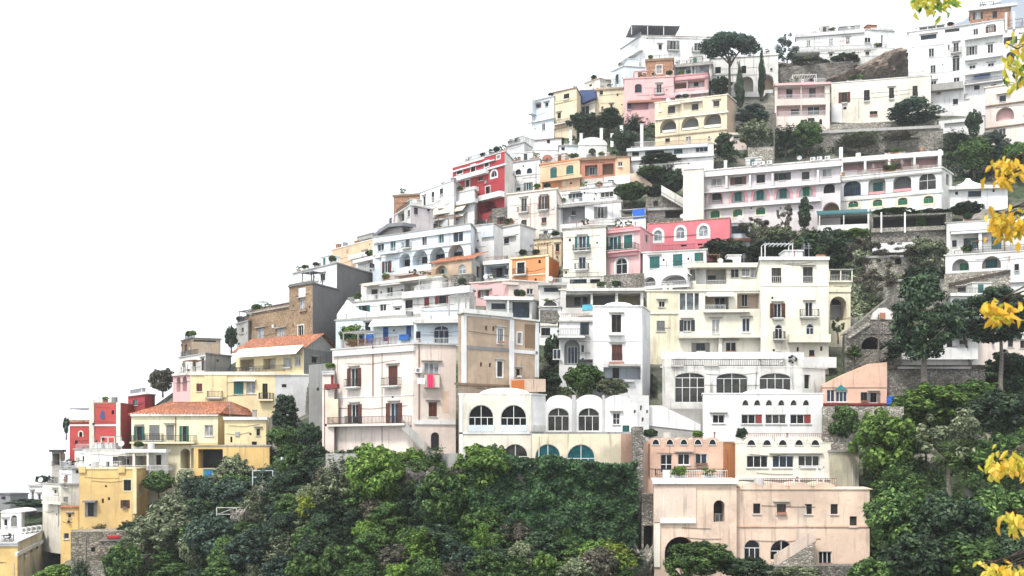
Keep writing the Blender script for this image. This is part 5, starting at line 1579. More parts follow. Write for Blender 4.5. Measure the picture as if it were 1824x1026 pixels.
D('house', 'white house with deep green doors and curved parapet at right edge', 'house', [(1686, 398), (1850, 388)], 460, 'offwhite', '''
0 w 1732 424 448 16 gl=shutter_teal fr=dark
0 w 1775 420 444 18 gl=shutter_teal fr=dark
0 w 1700 428 440 8 fr=dark
0 slab 1692 1762 398 410 .8 m=white n=parapet
0 slab 1694 1770 411 415 1.2 m=white n=roof_slab
0 slab 1758 1830 388 398 1.0 m=white n=parapet
0 v 1705 404 409 5
0 post 1746 412 450 1.0 .5 m=white
0 post 1796 410 450 1.0 .5 m=white
0 rail 1700 1850 442 452 1.3
0 ac 1737 446''', capmat='white')
D('house', 'white arcade house with green shutters under stone-walled terrace', 'house', [(1684, 456), (1850, 446)], 500, 'white', '''
0 l 1711 461 482 30 bk=offwhite d=1.5
0 l 1766 456 478 34 bk=shade d=1.5
0 l 1818 447 466 36 bk=palegrey d=1.5
0 w 1717 469 484 15 in=1.5 cl=green
0 w 1766 463 478 20 in=1.5 gl=glass_teal fr=dark
0 w 1815 456 464 14 in=1.5 fr=dark
0 slab 1796 1850 466 502 .4 m=white n=bay
0 w 1811 470 482 8 fr=dark in=-.45''', dY=-2, capmat='offwhite')
D('stone_wall', 'rough pinkish stone terrace wall below the white arcade house', 'wall', [(1682, 488), (1800, 480)], 528, 'palestone', '''
0 shape .3 1690 510 1740 498 1800 484 1800 480 1740 493 1690 505 m=bark n=beam
0 w 1716 512 520 20 fr=dark gl=dark''', dY=-3, back=4, roof='none')
# --- top right
D('house', 'pink house with two open loggia floors below the rock', 'house', [(1380, 151), (1478, 148)], 225, 'palepink', '''
0 L 1427 154 175 84 bk=rose d=1.5
0 L 1427 187 206 88 bk=rose d=1.5
0 w 1406 159 175 11 in=1.5 fr=brown
0 w 1447 156 174 11 in=1.5 fr=brown
0 w 1416 195 205 14 in=1.5 fr=dark
0 w 1449 190 205 22 in=1.5 gl=glass_grey
0 post 1427 153 206 .02 .2 m=palepink
0 rail 1386 1470 168 175 .05 m=railwhite
0 rail 1386 1470 198 206 .05 m=railwhite
0 w 1445 210 216 12 fr=brown
0 a 1462 212 222 5 fr=brown
0 slab 1378 1480 147 151 .6 m=rose n=cornice''', capmat='palepink')
D('house', 'cream long house with four tall brown windows below rock ledge', 'house', [(1481, 149), (1658, 135)], 215, 'vanilla', '''
0 w 1504 164 183 10 fr=brown gl=glass B bw=.6 pr=.4
0 w 1544 160 180 10 fr=brown gl=glass B bw=.6 pr=.4
0 w 1588 156 176 9 fr=brown gl=glass B bw=.6 pr=.4
0 w 1630 153 172 9 fr=brown gl=glass B bw=.6 pr=.4
0 o 1505 190 195 6
0 w 1556 198 206 14 fr=brown
0 slab 1481 1500 186 222 .3 m=white n=buttress''', capmat='offwhite', back=8)
D('villa', 'white hilltop villa with flat grey roof above the rock', 'villa', [(1418, 62), (1540, 53), (1592, '+1')], 92, 'white', '''
1 w 1545 67 76 11 g=2 gl=glass
0 w 1440 72 82 7 gl=curtain
0 w 1480 69 79 7 gl=curtain
0 w 1510 66 76 7 gl=curtain
0 pipe 1451 64 88 m=grey
0 slab 1416 1540 56 62 .5 m=palegrey n=roof_slab
1 v 1571 62 78 3
0 block 1495 1532 47 2 6 m=grey
1 block 1545 1562 45 2 4 m=rust
0 mast 1516 40 2
1 slab 1552 1592 50 54 .3 m=palegrey n=cornice''', capmat='palegrey', dY=1)
D('house', 'white basement storey with dark garage under the hilltop villa', 'house', [(1412, 92), (1592, 86)], 118, 'offwhite', '''
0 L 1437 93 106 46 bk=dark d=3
0 w 1480 95 100 6 fr=dark
0 w 1500 95 100 10 fr=dark
0 w 1520 92 98 6 fr=dark
0 w 1545 92 98 7 fr=dark
0 rail 1420 1560 84 90 .4 m=railwhite''', capmat='offwhite', dY=-2)
D('apartment_house', 'tall white apartment block with rows of windows at upper right', 'apartment house', [(1618, 58), (1716, 46), (1788, 35)], 200, 'white', '''
0 w 1654 62 70 28 g=3 gl=glass_blue fr=dark N
0 w 1696 51 57 26 g=3 gl=glass_grey fr=dark N
0 w 1659 86 101 10 gl=glass_grey
0 w 1703 76 94 10 gl=glass_grey
0 w 1690 80 88 3 fr=dark
0 w 1662 116 130 10 gl=glass_grey
0 a 1703 97 126 13 gl=glass_grey r=.9
0 w 1663 144 152 10 gl=glass
0 w 1704 138 146 11 gl=glass
0 w 1722 168 176 8 fr=dark
0 w 1672 162 168 7 fr=dark
0 w 1702 176 186 9 fr=dark
0 slab 1618 1716 102 103 .06 n=band
1 w 1731 82 98 10 gl=glass sh=grey
1 w 1764 78 95 10 gl=glass_grey
1 w 1732 116 122 11 gl=glass
1 w 1765 112 118 11 gl=glass
1 w 1738 51 62 9 gl=glass_grey
1 w 1765 46 58 9 gl=glass_pale
1 awn 1735 1764 133 138 1.0 m=canvas_blue
1 terrace 1718 1786 101 1.0 .6 m=white S
1 terrace 1718 1786 127 1.2 .5 m=white S
1 terrace 1718 1786 64 1.0 .5 m=white S
1 terrace 1718 1786 145 1.4 .7 m=palegrey
1 w 1740 152 160 10 fr=dark
1 w 1770 150 157 9 fr=dark
0 canopy 1636 1684 45 1 6 4 m=weathered
0 slab 1640 1716 148 160 1.6 m=weathered n=terrace_edge''', capmat='white', back=12)
D('house', 'brown roof storey of bare brick on the white apartment block', 'house', [(1728, 18), (1800, 10)], 48, 'redbrick', '''
0 w 1742 22 34 9 gl=curtain
0 slab 1724 1812 9 14 .8 m=white n=roof_slab
0 v 1772 20 32 8''', dY=5, capmat='brown', back=8)
D('house', 'white house with shaded upper loggia at the right edge top', 'house', [(1786, 52), (1850, 44)], 145, 'offwhite', '''
0 w 1800 66 78 12 gl=glass fr=dark
0 L 1802 30 48 30 bk=brown d=1
0 a 1800 92 110 14 fr=dark gl=glass
0 post 1792 22 54 .4 .5 m=offwhite
0 post 1806 20 52 .4 .5 m=offwhite''', dY=2)
D('house', 'pale pink house with blind arch at upper right edge', 'house', [(1755, 157), (1850, 143)], 256, 'palepink', '''
0 l 1790 191 214 32 bk=rose d=1.2
0 l 1834 185 208 32 bk=rose d=1.2
0 w 1786 170 181 12 gl=glass_blue fr=brown
0 slab 1774 1800 160 166 .7 m=vanilla n=canopy
0 slab 1755 1850 182 184 .3 m=brown n=band
0 slab 1755 1850 222 224 .3 m=brown n=band
0 w 1786 229 242 11 gl=glass_grey''', capmat='vanilla', facemat={}, sink=2)
D('terrace_wall', 'white terrace parapet above dark trees beside pale pink house', 'wall', [(1672, 214), (1754, 206)], 232, 'white', '''
0 L 1712 217 226 60 bk=palegrey d=.5
0 post 1733 188 214 .3 .3 m=white
0 post 1745 180 212 .3 .3 m=white''', back=4, roof='flat', thick=.1)
D('stone_wall', 'upper stone terrace wall below the cream long house', 'wall', [(1478, 222), (1665, 212)], 236, 'palestone', '', back=4, roof='none')
D('stone_wall', 'lower mossy stone terrace wall with white edge above the hotel', 'wall', [(1440, 240), (1680, 229)], 262, 'stone', '0 slab 1446 1676 228 233 .3 m=weathered n=coping', back=4, roof='none', dY=-1)
D('stone_wall', 'grey dry stone wall under the hilltop villa basement', 'wall', [(1388, 120), (1520, 108)], 152, 'rock', '', back=4, roof='none')
D('hut', 'tiny peach hut with dark window among the hillside trees', 'hut', [(1300, 240), (1330, '+0')], 262, 'palepink', '''
0 w 1312 243 247 10 fr=dark
0 slab 1298 1350 236 240 .3 m=vanilla n=cornice''', back=4)
# --- right middle: stairs, white walls
D('stone_stair_wall', 'stone ramp wall with dark arch and white niche beside stairs', 'wall', [(1505, 594), (1606, '+0')], 660, 'stone', '''
0 l 1553 600 622 38 bk=dark d=2.5
0 shape .1 1505 594 1540 566 1585 530 1606 520 1606 595 1505 595 m=stone n=ramp dp=2
0 shape .3 1507 598 1546 574 1551 578 1512 604 m=palestone n=coping dp=.2
0 shape .3 1505 612 1530 628 1524 640 1505 626 m=palestone n=coping dp=.2
0 shape .2 1551 569 1555 557 1565 549 1578 548 1590 556 1590 569 m=offwhite n=niche dp=.1
0 shape .28 1567 557 1577 557 1577 568 1567 568 m=terracotta n=door dp=.06
0 shape .3 1530 650 1560 625 1566 627 1536 652 m=palestone n=coping
0 stair 1590 622 1540 652 1.2 m=palestone''', roof='none', back=5)
D('house', 'white low house behind the dark round tree', 'house', [(1598, 606), (1742, '+0')], 646, 'white', '''
0 w 1691 604 619 9 fr=dark gl=glass
0 w 1676 602 620 8 fr=dark
0 w 1716 604 614 14 fr=brown gl=glass_grey
0 slab 1600 1742 620 640 1.0 m=white n=parapet
0 slab 1596 1744 598 606 -.3 m=offwhite n=parapet i=1
0 awn 1634 1664 603 609 .9 m=canvas''', capmat='offwhite')
D('house', 'pale pink house behind the pines at the right edge', 'house', [(1742, 596), (1850, '+0')], 636, 'palepink', '''
0 w 1824 606 620 14 fr=brown
0 w 1800 604 618 10 fr=brown
0 slab 1740 1850 600 604 .2 m=white n=band''')
D('house', 'white terrace storey glimpsed above the dark round tree', 'house', [(1694, 526), (1800, '+0')], 560, 'offwhite', '''
0 w 1710 534 546 12 fr=dark
0 l 1750 532 552 26 bk=palegrey d=1
0 slab 1694 1800 522 527 .4 m=white n=cornice''')
D('stone_wall', 'long dark stone retaining wall behind the round tree trunk', 'wall', [(1582, 656), (1755, '+0')], 712, 'stone', '0 slab 1582 1755 650 657 .3 m=bark n=hedge_top\n0 slab 1600 1730 653 657 .5 m=weathered n=coping', back=4, roof='none')
# --- lower left retaining walls and the ivy wall
D('stone_wall', 'tall stone bastion wall with red flower pots beside amber house', 'wall', [(126, 948), (176, '+1'), (244, '+2')], 1045, 'brownstone', '''
0 v 166 975 983 7
0 pipe 152 955 1000 m=weathered
1 slab 192 214 955 959 .3 m=redflower n=flower_boxes
1 slab 178 244 960 963 .2 m=weathered n=coping
0 shape .8 160 1000 182 1000 190 1035 166 1035 m=palestone n=steps dp=1''', back=5, roof='none', dY=-4)
D('house', 'small orange lean-to house beside stone bastion at bottom left', 'house', [(108, 905), (140, '+0')], 975, 'amber', '''
0 w 124 916 922 5 fr=dark
0 w 118 950 960 9 gl=glass_blue
0 v 134 905 914 8''', dY=-3, back=4, capmat='tile')
D('retaining_wall', 'grey concrete retaining wall below the pale pink palazzo', 'wall', [(580, 808), (815, '-3')], 845, 'weathered', '', back=6, roof='none', dY=-2.5)
D('ivy_wall', 'high retaining wall grown over with ivy below arched windows', 'wall', [(830, 832), (1134, '+0')], 1000, 'stone', '', back=8, roof='none', dY=4, sink=8)
D('stone_wall', 'dark stone terrace walls beside white stair under the hotel tower', 'wall', [(1150, 352), (1222, '-1')], 396, 'stone', '''
0 stair 1222 366 1178 340 1.0 m=offwhite
0 slab 1150 1222 370 374 .3 m=weathered n=coping
0 v 1168 358 368 8
0 L 1200 374 388 30 bk=dark d=1.5''', roof='none', back=4, dY=-1)
D('garden_wall', 'pale blue curved garden parapet left of the pale palazzo', 'wall', [(500, 803), (578, '-3')], 812, 'bluewhite', '', back=.5, sink=1, roof='none', dY=-1)
D('house', 'blue-grey awning and white dome tucked right of the hot pink house', 'house', [(1300, 398), (1336, '-.5')], 428, 'bluewhite', '''
0 L 1318 402 416 30 bk=glass_blue d=.6
0 slab 1298 1338 424 430 .6 m=terracotta n=ledge''', roof='flat', capmat='mauve', dY=-1)
D('stone_wall', 'black-streaked stone buttress between yellow villa and pale palazzo', 'wall', [(550, 650), (600, '-4')], 775, 'darkweathered', '''
0 v 566 690 696 4
0 v 580 672 678 4''', roof='none', back=5, dY=-2, sink=8)
D('stone_wall', 'upper stone garden terrace wall on the slope below the convent', 'wall', [(1308, 206), (1382, '-2')], 222, 'stone', '0 rail 1310 1380 196 206 .05 m=iron', roof='none', back=3, dY=-1)
D('stone_wall', 'lower stone garden terrace wall beside the peach hut', 'wall', [(1332, 262), (1380, '-1')], 284, 'palestone', '0 rail 1334 1380 253 262 .05 m=iron', roof='none', back=3, dY=-1)
D('terrace_wall', 'white terrace step between loggia and rose pink house base', 'wall', [(1000, 494), (1078, '-1')], 512, 'offwhite', '''
0 rail 1002 1076 485 494 .05 m=iron
0 L 1030 497 507 30 bk=glass_blue d=.6
0 L 1060 497 507 18 bk=dark d=.6''', roof='none', back=3)
D('stone_wall', 'broken pale stone terrace wall among the brambles, upper one', 'wall', [(1540, 458), (1676, '-2')], 472, 'palestone', '''
0 l 1600 459 471 12 bk=dark d=1
0 slab 1540 1610 455 459 .2 m=weathered n=coping''', roof='none', back=3, dY=-4)
D('stone_wall', 'broken pale stone terrace wall among the brambles, lower one', 'wall', [(1560, 500), (1690, '-2')], 514, 'palestone', '0 slab 1580 1640 497 501 .2 m=weathered n=coping', roof='none', back=3, dY=-4)
# ------------------------------------------------------------------ terrain, sea, mountain
NPR = np.random.default_rng(3)
SKYL = np.array([(-900, 1080), (-300, 960), (0, 905), (60, 892), (110, 862), (135, 815), (240, 748), (320, 690), (420, 645), (500, 580), (600, 515), (680, 445), (760, 400), (830, 345), (930, 300), (965, 262), (1015, 225),
                 (1100, 205), (1115, 165), (1150, 125), (1270, 120), (1380, 122), (1420, 108), (1600, 100), (1640, 95), (1700, 75), (1824, 55), (2600, 0)], float)
GX = np.arange(-900, 2600, 14.0); NV = 96
sky_y = np.interp(GX, SKYL[:, 0], SKYL[:, 1])
vv = np.linspace(0, 1, NV)[:, None]
GPX = np.repeat(GX[None, :], NV, 0); GPY = sky_y[None, :] + vv ** 1.1 * (1320 - sky_y[None, :])
GY = F / sf(GPX, GPY) + 1.6
def vnoise(x, y, s, seed):
    r = np.random.default_rng(seed).random((64, 64)); x = x / s; y = y / s; i = np.floor(x).astype(int); j = np.floor(y).astype(int); fx = x - i; fy = y - j
    fx = fx * fx * (3 - 2 * fx); fy = fy * fy * (3 - 2 * fy); g = lambda a, b: r[a % 64, b % 64]
    return (g(i, j) * (1 - fx) + g(i + 1, j) * fx) * (1 - fy) + (g(i, j + 1) * (1 - fx) + g(i + 1, j + 1) * fx) * fy - .5
GY = GY + vnoise(GPX, GPY, 40, 1) * 2.2 + vnoise(GPX, GPY, 16, 2) * 1.0
for (x0, x1, Ya, Yb, zt, zb) in RECTS:
    t = (GPX - x0) / max(1e-3, x1 - x0); Yw = Ya + (Yb - Ya) * t
    yt = YH - (zt - H) / Yw * F; yb = YH - (zb - H) / Yw * F
    m = (t > -.06) & (t < 1.06) & (GPY > yt - 8) & (GPY < yb + 2)
    GY = np.where(m, np.maximum(GY, Yw + 2.6), GY)
def terr(px, py):
    """depth of the hillside as built"""
    sy = np.interp(px, SKYL[:, 0], SKYL[:, 1]); i = min(max((px - GX[0]) / 14.0, 0), len(GX) - 1.001)
    v = min(max((py - sy) / (1320 - sy), 0.0), 1.0) ** (1 / 1.1) * (NV - 1.001); a, b = int(i), int(v); fx, fy = i - a, v - b
    return float((GY[b, a] * (1 - fx) + GY[b, a + 1] * fx) * (1 - fy) + (GY[b + 1, a] * (1 - fx) + GY[b + 1, a + 1] * fx) * fy)

def build_ground():
    X = (GPX - CX) / F * GY; Z = H + (YH - GPY) / F * GY
    rows = [np.stack([X, GY, Z], -1)]
    top = rows[0][:1]; d = top[0, :, :2] / np.linalg.norm(top[0, :, :2], axis=1)[:, None]
    back = []
    for dist, dz in ((60, -12), (14, -1.0)):
        q = top.copy(); q[0, :, :2] += d * dist; q[0, :, 2] += dz; back.append(q)
    bot = rows[0][-1:]; low = []
    for k, z in ((.72, 16), (.45, 12), (.2, 30), (.06, 52), (.012, 58.2), (-.1, 59), (-.6, 75)):
        q = bot.copy(); q[0, :, :2] *= k; q[0, :, 2] = z; low.append(q)
    P = np.concatenate(back + rows + low, 0); n, m = P.shape[:2]
    mb = MB(); mb.v = [tuple(p) for p in P.reshape(-1, 3)]
    mb.f = [(r * m + c, (r + 1) * m + c, (r + 1) * m + c + 1, r * m + c + 1) for r in range(n - 1) for c in range(m - 1)]; mb.m = [0] * len(mb.f)
    m_, t, b = nodes('hillside'); p = mapped(t, (1, 1, 1))
    v = t.nodes.new('ShaderNodeTexVoronoi'); v.inputs['Scale'].default_value = .8; t.links.new(p, v.inputs['Vector'])
    rock = ramp(t, noise(t, .5, 6, p), [(.3, (.1, .09, .075)), (.7, (.33, .3, .26))]); green = ramp(t, noise(t, 1.6, 5, p), [(.3, (.012, .02, .01)), (.7, (.06, .085, .035))])
    f = ramp(t, noise(t, .12, 4, p), [(.45, (1, 1, 1)), (.62, (.1, .1, .1))])
    t.links.new(mixc(t, f, rock, green), b.inputs['Base Color']); b.inputs['Roughness'].default_value = 1; bump(t, b, v.outputs['Distance'], .8, .4); MATS['hillside'] = m_
    tag(mb.build('hillside', 'hillside'), 'steep hillside of rock and scrub under the village', None, None, 'structure')
    mb = MB(); mb.quad((-4000, -600, 0), (6500, -600, 0), (6500, 4500, 0), (-4000, 4500, 0))
    m_, t, b = nodes('sea'); t.links.new(ramp(t, noise(t, .004, 4, mapped(t, (1, 3, 1))), [(.3, (.2, .26, .29)), (.7, (.3, .36, .38))]), b.inputs['Base Color']); b.inputs['Roughness'].default_value = .06; MATS['sea'] = m_
    tag(mb.build('water', 'sea'), 'calm sea beyond the hillside', None, None, 'structure')
    # far mountain behind the village, at right
    rg = [(1560, 170), (1640, 92), (1685, 48), (1712, 30), (1740, 8), (1770, -6), (1824, -24), (1900, -70), (2000, -110), (2200, -80), (2500, 40), (2900, 260)]
    xs = np.arange(1560, 2900, 12.0); ys = np.interp(xs, [a for a, _ in rg], [b_ for _, b_ in rg]) + vnoise(xs, xs * 0, 22, 5) * 14; K = 14; vs_ = []
    for k in range(K):
        u = k / (K - 1)
        for x, y in zip(xs, ys):
            if u <= .7: f_ = u / .7; Y = 2100 + 1300 * f_; zr = H + (YH - y) / F * 3400; z = max(-5, zr * f_ ** 1.2); z += (1 - f_) * f_ * 320 * vnoise(np.array([x]), np.array([k * 40.]), 60, 8)[0]
            else: f_ = (u - .7) / .3; Y = 3400 + 900 * f_; zr = H + (YH - y) / F * 3400; z = zr * (1 - f_)
            vs_.append(((x - CX) / F * Y, Y, z))
    m = len(xs); mb = MB(); mb.add(vs_, [(r * m + c, r * m + c + 1, (r + 1) * m + c + 1, (r + 1) * m + c) for r in range(K - 1) for c in range(m - 1)])
    o = mb.build('mountain', 'rock_far'); tag(o, 'far hazy mountain ridge behind the upper right houses', None, None, 'structure')
    for p_ in o.data.polygons: p_.use_smooth = True

# ------------------------------------------------------------------ foliage
def leaf_mesh(name, C, N, size, seed=0, aspect=.55):
    rg = np.random.default_rng(seed); n = len(C); C = np.asarray(C); N = np.asarray(N)
    N = N + rg.normal(0, .42, N.shape); N /= np.linalg.norm(N, axis=1)[:, None] + 1e-9
    A = np.cross(N, rg.normal(0, 1, N.shape)); A /= np.linalg.norm(A, axis=1)[:, None] + 1e-9; B = np.cross(N, A)
    s = (size * rg.uniform(.6, 1.35, n))[:, None]
    V = np.empty((n, 4, 3)); V[:, 0] = C - A * s; V[:, 1] = C - B * s * aspect + N * s * .18; V[:, 2] = C + A * s; V[:, 3] = C + B * s * aspect + N * s * .18
    me = bpy.data.meshes.new(name); me.vertices.add(4 * n); me.vertices.foreach_set('co', V.reshape(-1).astype(np.float32))
    me.loops.add(4 * n); me.loops.foreach_set('vertex_index', np.arange(4 * n, dtype=np.int32))
    me.polygons.add(n); me.polygons.foreach_set('loop_start', np.arange(0, 4 * n, 4, dtype=np.int32)); me.update(calc_edges=True); return me

def blob(rg, n, c, r, inner=.35):
    d = rg.normal(0, 1, (n, 3)); d /= np.linalg.norm(d, axis=1)[:, None]; rad = (inner + (1 - inner) * rg.random(n) ** .5)[:, None]
    return np.asarray(c) + d * rad * np.asarray(r), d
PROTO = {}
def make_protos():
    def mk(key, lobes, n, size, seed, inner=.5):
        rg = np.random.default_rng(seed); Cs, Ns = [], []; tot = sum(np.prod(r) ** (2 / 3) for _, r in lobes)
        for c, r in lobes:
            a, d = blob(rg, max(30, int(n * np.prod(r) ** (2 / 3) / tot)), c, r, inner); Cs.append(a); Ns.append(d + np.array([0, 0, .5]))
        me = leaf_mesh('crown', np.concatenate(Cs), np.concatenate(Ns), size, seed); me.materials.append(M('leaf_mid')); PROTO[key] = me
    for q in range(4):      # rounded, lobed crowns: unit radius, base at z = 0, height 2
        rg = np.random.default_rng(20 + q); L = []
        for k in range(34):
            d = rg.normal(0, 1, 3); d /= np.linalg.norm(d); d[2] = d[2] if d[2] > -.3 else -d[2]; rr = rg.uniform(.17, .36)
            L.append(((d[0] * .74, d[1] * .74, .78 + d[2] * .85), (rr, rr, rr * .8)))
        for k in range(26):
            d = rg.normal(0, 1, 3); d /= np.linalg.norm(d); d[2] = abs(d[2]); rr = rg.uniform(.08, .17); L.append(((d[0] * .98, d[1] * .98, .8 + d[2] * 1.05), (rr, rr, rr * 1.2)))
        L.append(((0, 0, .55), (.68, .68, .55))); mk('round%d' % q, L, 6400, .078, q, .55)
    for q in range(2):      # open, airy crowns
        rg = np.random.default_rng(40 + q); L = []
        for k in range(34):
            d = rg.normal(0, 1, 3); d /= np.linalg.norm(d); rr = rg.uniform(.1, .26)
            L.append(((d[0] * .8, d[1] * .8, 1.05 + d[2] * .8), (rr, rr, rr)))
        mk('loose%d' % q, L, 3000, .06, 60 + q, .2)
    for q in range(2):      # feathery sprays: leaves along arching twigs
        rg = np.random.default_rng(70 + q); Cs, Ns = [], []
        for k in range(95):
            a = rg.uniform(0, 6.28); el = rg.uniform(.25, 1.45); ln = rg.uniform(.7, 1.15); t = np.linspace(.25, 1, 44)[:, None]; d = np.array([math.cos(a) * math.cos(el), math.sin(a) * math.cos(el), 1.75 * math.sin(el)])
            p = t * d * ln + np.array([0, 0, -.35]) * t ** 3 + rg.normal(0, .045, (44, 3)) + np.array([0, 0, .1]); Cs.append(p); Ns.append(np.tile(d * .6 + np.array([0, 0, .6]), (44, 1)))
        me = leaf_mesh('crown', np.concatenate(Cs), np.concatenate(Ns), .07, 80 + q, .4); me.materials.append(M('leaf_mid')); PROTO['spray%d' % q] = me
    for q in range(2):      # layered crowns: flat leaf plates with gaps between
        rg = np.random.default_rng(90 + q); L = []
        for k in range(84):
            t = rg.random(); z = .12 + 1.75 * t; rr = (1 - abs(t - .45) ** 1.8 * 2.2) * rg.uniform(.35, .95); a = rg.uniform(0, 6.28); w_ = rg.uniform(.18, .34); L.append(((rr * math.cos(a) * .88, rr * math.sin(a) * .88, z), (w_, w_, w_ * .5)))
        mk('plate%d' % q, L, 8200, .06, 95 + q, .3)
    rc = np.random.default_rng(4); L = [((rc.uniform(-.2, .2), rc.uniform(-.2, .2), .1 + 1.8 * t), (q_, q_, .22)) for t in np.linspace(0, .98, 20) for q_ in [rc.uniform(.7, 1.05) * (1 - t ** 2.2) * min(1, .55 + 3 * t)]]
    mk('cypress', L, 3200, .09, 5, .6)
    rg = np.random.default_rng(9); L = []
    for k in range(70):
        a, r = rg.uniform(0, 2 * math.pi), math.sqrt(rg.random()) * .84; L.append(((r * math.cos(a), r * math.sin(a), .95 + .85 * (1 - r * r) + rg.uniform(-.25, .05)), (.24, .24, .22)))
    mk('umbrella', L, 9000, .06, 11, .4)
    rg = np.random.default_rng(19); L = []
    for k in range(40):
        t = k / 40; a = k * 2.4; r = .75 * (1 - abs(t - .35) ** 1.3) * rg.uniform(.5, 1); L.append(((r * math.cos(a), r * math.sin(a), .15 + 1.75 * t), (.3, .3, .16)))
    mk('pine', L, 6000, .07, 12, .3)

def trunk_mesh(seed, h, r, spread, lean=0.0, limbs=4):
    rg = random.Random(seed); mb = MB(); top = Vector((lean, rg.uniform(-.1, .1), h)); mid = Vector((lean * .35 + rg.uniform(-.12, .12), rg.uniform(-.1, .1), h * .5))
    mb.tube([(0, 0, -.8), (0, 0, h * .1), mid, top], [r * 1.35, r, r * .8, r * .55], 8)
    for k in range(limbs):
        a = k * 2 * math.pi / limbs + rg.uniform(-.4, .4); e = top + Vector((math.cos(a) * spread, math.sin(a) * spread, spread * rg.uniform(.5, 1.0))); m = top.lerp(e, .5) + Vector((0, 0, -spread * .1))
        mb.tube([mid.lerp(top, .6 + .4 * rg.random()), m, e], [r * .5, r * .35, r * .12], 6)
    return mb
NT = [0]
def plant(px, pyb, hpx, wpx, proto, leaf, label, name='shrub', cat='shrub', trunk=.12, dY=0.0, group=None, bark='bark', depth_=1.0, lean=0.0, Y=None, limbs=4):
    """a tree or shrub: foot seen at (px, pyb), hpx high and wpx wide in the photograph; trunk = share of the height below the crown"""
    Y = Y or terr(px, pyb) + dY; s = Y / F; h, wd = hpx * s, wpx * s; p = W(px, pyb, Y); NT[0] += 1
    root = empty(name, p, label, cat, group)
    trunk_mesh(NT[0], h * max(trunk, .15) + h * .12, max(.06, h * .022 if trunk > .3 else h * .03), wd * .28, lean * h, limbs).build('trunk', bark, root)
    me = PROTO[proto]; c = link('crown', me, root, (lean * h, 0, h * trunk), RND.uniform(0, 6.28)); c.scale = (wd / 2, wd / 2 * depth_, h * (1 - trunk) / 2)
    c.material_slots[0].link = 'OBJECT'; c.material_slots[0].material = M(leaf)
    return root

def inside(poly, x, y):
    r = False; j = len(poly) - 1
    for i in range(len(poly)):
        (xi, yi), (xj, yj) = poly[i], poly[j]
        if (yi > y) != (yj > y) and x < (xj - xi) * (y - yi) / (yj - yi) + xi: r = not r
        j = i
    return r
def cover(name, label, poly, n, leaf, size=.22, rad=(.5, 1.1), per=34, seed=1, dY=-.3):
    rg = np.random.default_rng(seed); xs = [p[0] for p in poly]; ys = [p[1] for p in poly]; Cs, Ns = [], []; k = 0; tries = 0
    while k < n and tries < n * 30:
        tries += 1; x, y = rg.uniform(min(xs), max(xs)), rg.uniform(min(ys), max(ys))
        if not inside(poly, x, y): continue
        k += 1; p = W(x, y, terr(x, y) + dY); r = rg.uniform(*rad); a, d = blob(rg, per, p, (r, r, r * .8), .3); Cs.append(a); Ns.append(d + np.array([0, -.3, .5]))
    me = leaf_mesh(name, np.concatenate(Cs), np.concatenate(Ns), size, seed); me.materials.append(M(leaf))
    return tag(link(name, me), label, None, None, 'stuff')

